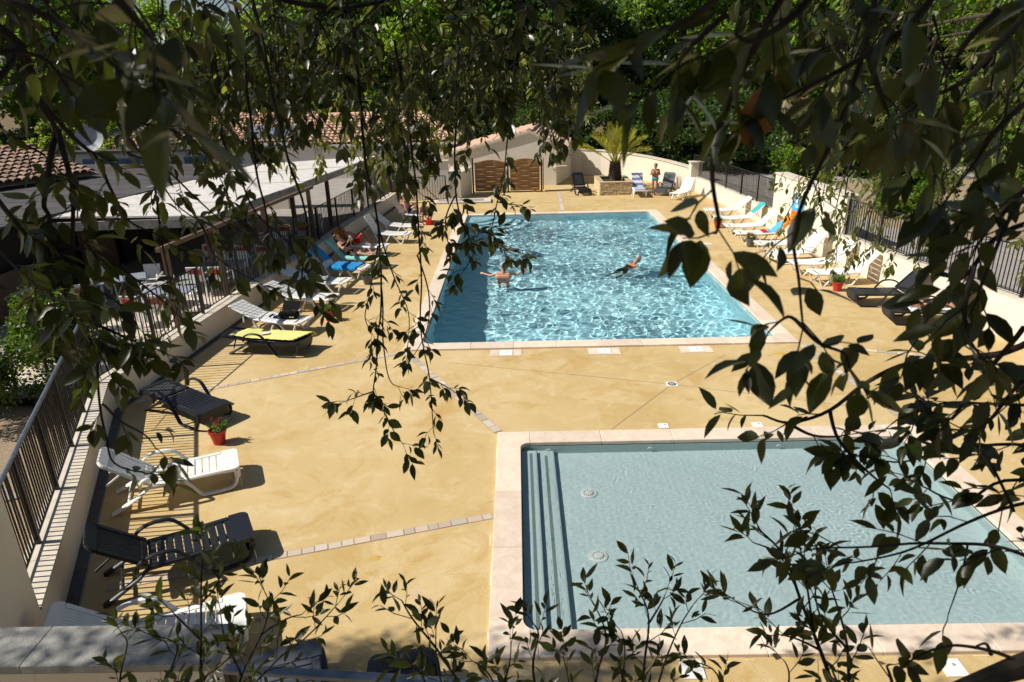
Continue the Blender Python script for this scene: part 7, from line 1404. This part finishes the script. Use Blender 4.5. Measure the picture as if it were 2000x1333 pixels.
for key in 'LRBFC':
    name, label, base, hz, rad = INFO[key]; t = thing(name, label, 'tree' if key != 'B' else 'shrub', (base[0], base[1], 0)); r = random.Random(ord(key)); B0 = Vector((base[0], base[1], 0)); inst = []
    tk = smooth_path([(0, 0, -.1), (.1, .05, hz * .35), (-.1, .1, hz * .7), (.05, .15, hz)], 4); MB().tube(tk, [rad[0] + (rad[1] - rad[0]) * i / (len(tk) - 1) for i in range(len(tk))], 12).build('trunk', 'bark', t, True); top = tk[-1]
    stems = MB(); ts = MB(); starts = []
    for T, r0, step, twl, nl, bare, pts in STRANDS:
        if T != key: continue
        P = [Vector(p) - B0 for p in pts]; path = smooth_path(P, 5); k = len(path)
        for i in range(1, k - 1): path[i] = path[i] + Vector([noise.noise(path[i] * 9 + Vector((q * 17.3, 0, 0))) for q in range(3)]) * min(.012, .25 * r0 + .004)
        mb = MB().tube(path, [r0 * (1 - .62 * i / (k - 1)) for i in range(k)], 7); mb.build('branch', 'twig', t, True); starts.append((P[0], P[0] - P[1], r0))
        if not nl: continue
        acc = 0; side = 1; az = r.uniform(0, 6.3); Ltot = sum((path[i + 1] - path[i]).length for i in range(k - 1)); run = 0; skip = False
        for i in range(k - 1):
            d = path[i + 1] - path[i]; run += d.length; acc += d.length
            last = i == k - 2
            if acc < step and not last: continue
            acc = 0
            if r.random() < bare and not last and run < Ltot * .8: continue
            p = path[i + 1]; tg = d.normalized(); az += 2.4 + r.uniform(-.4, .4); a = tg.orthogonal().normalized(); c = tg.cross(a); out = a * math.cos(az) + c * math.sin(az)
            td = (tg * (.75 if not last else 1.6) + out * (.8 if not last else .2) + Vector((0, 0, (-.25 if key != 'B' else .3)))).normalized(); tl = twl * r.uniform(.5, 1.3); e = p + td * tl; mid_ = p + td * tl * .5 + out * tl * .08
            ts.tube([p, mid_, e], [max(.0009, r0 * .28), .0011, .0008], 4)
            for q in range(nl + (2 if last else 0)):
                u = (q + 1) / (nl + (2 if last else 0)); b0 = p.lerp(e, min(1, .25 + .75 * u)); qa = az + q * 2.4; o2 = td.orthogonal().normalized(); o3 = td.cross(o2); od = o2 * math.cos(qa) + o3 * math.sin(qa)
                ld = (td * r.uniform(.35, .9) + od * .8 + Vector((0, 0, (-.38 if key != 'B' else .12) + r.uniform(-.2, .15)))).normalized(); n = (Vector((0, 0, 1)) + Vector((r.gauss(0, .45), r.gauss(0, .45), 0))); s_ = n.cross(ld)
                if s_.length < .05: s_ = ld.orthogonal()
                s_.normalize(); n = ld.cross(s_); L = (.024 + .036 * r.random() ** .9) * (.88 if key == 'B' else 1) * (1.15 if key in 'FC' else 1); wd = L * r.uniform(.72, 1.2) * (.75 if key == 'B' else 1)
                inst.append((Matrix.Translation(b0 + ld * L * .12) @ Matrix((ld, s_, n)).transposed().to_4x4() @ Matrix.Diagonal((L, wd, L, 1)), r.randrange(len(LEAFM[key])), L / ((b0 + B0 - CAM).length + .05)))
    if ts.v: tag(ts.build('twigs', 'twig', t, True), kind='stuff')
    # boughs joining every stem to the trunk outside the picture
    ALL = [[Vector(x) - B0 for x in smooth_path(S_[6], 4)] for S_ in STRANDS if S_[0] == key]
    def joined(p): return any((p - x).length < .07 for A_ in ALL for x in A_[2:])
    hubs = {}
    for p, back, r0 in starts:
        hd = tuple(round(c / .9) for c in p)
        hubs.setdefault(hd, []).append((p, back, r0))
    for hd, lst in hubs.items():
        c = sum((q[0] + q[1].normalized() * .25 for q in lst), Vector((0, 0, 0))) / len(lst)
        if key != 'B' and all((q[0] + B0 - CAM).dot(CF) > 0 for q in lst): c = c + (Vector((0, -.25, .35)))
        lst = [q for q in lst if not joined(q[0])]
        if not lst: continue
        w0 = top if key != 'B' else tk[-2]; MB().tube(smooth_path([w0, w0.lerp(c, .5) + Vector((0, -.25, .25 if key != 'B' else -.1)), c], 4), [.035 + (.007 - .035) * i / 8 for i in range(9)], 7).build('bough', 'bark', t, True)
        for p, back, r0 in lst: MB().tube(smooth_path([c, p + back.normalized() * .12, p], 3), [r0 * 1.6, r0 * 1.5, r0 * 1.4, r0 * 1.3, r0 * 1.2, r0 * 1.1, r0], 6).build('branch', 'twig', t, True)
    inst.sort(key=lambda q: -q[2])
    for mw, k, _ in inst[:290]: link('leaf', LEAFM[key][k], t, mw=mw)
    rest = inst[290:]
    if rest:
        big = MB()
        for mw, k, _ in rest:
            me = LEAFM[key][k]; big.add([mw @ v.co for v in me.vertices], [tuple(p.vertices) for p in me.polygons])
        tag(big.build('foliage', 'leaf_oak' if key not in 'FC' else 'leaf_oak_sunlit', t, 'all'), kind='stuff')
    if key == 'L':                                          # the crown overhead, which shades these branches and dapples the parapet
        rr = np.random.default_rng(3); C = []; R_ = []
        for _ in range(260): C.append((rr.uniform(-8.2, 2.4) - base[0], rr.uniform(-2.0, 3.2) - base[1], rr.uniform(7.7, 10.2))); R_.append(rr.uniform(.45, .85))
        for _ in range(85): C.append((rr.uniform(-11.5, -7.4) - base[0], rr.uniform(2.2, 4.9) - base[1], rr.uniform(7.6, 9.2))); R_.append(rr.uniform(.3, .6))
        Pc = clumps(C, R_, 150, rr); tag(link('crown', np_mesh('crown', leaf_quads(Pc, rr, .10, .5, .25), 'leaf_oak'), t), kind='stuff')
        for i in range(14):
            c = Vector(C[i * 11]); MB().tube(smooth_path([top, top.lerp(c, .5) + Vector((0, 0, .5)), c], 4), [.10 - .09 * q / 8 for q in range(9)], 7).build('bough', 'bark', t, True)
p = Vector((0.218, 0.684, 5.834)) - Vector((2.5, -.2, 0)); d = Vector((.45, .15, .88)); s_ = d.cross(Vector((0, 1, .1))).normalized(); n = s_.cross(d)
t = [o for o in S.objects if o.name.startswith('evergreen_oak') and o['label'].startswith('dark evergreen oak framing')][0]
o = link('leaf', oak_leaf('leaf', 'leaf_dry', .1, .2), t, mw=Matrix.Translation(p) @ Matrix((d.normalized(), s_, n.normalized())).transposed().to_4x4() @ Matrix.Diagonal((.075, .075, .06, 1))); o['label'] = 'single rust brown withered leaf'

# sunlight is focused through the rippled water onto the pool floors
sl.cycles.is_caustics_light = True
for o in S.objects:
    if o.name.startswith(('pool_water', 'paddling_pool_water')): o.cycles.is_caustics_caster = True
    if (o.parent in (pool, kid) or (o.parent and o.parent.parent in (pool, kid))) and not o.name.startswith('coping'): o.cycles.is_caustics_receiver = True
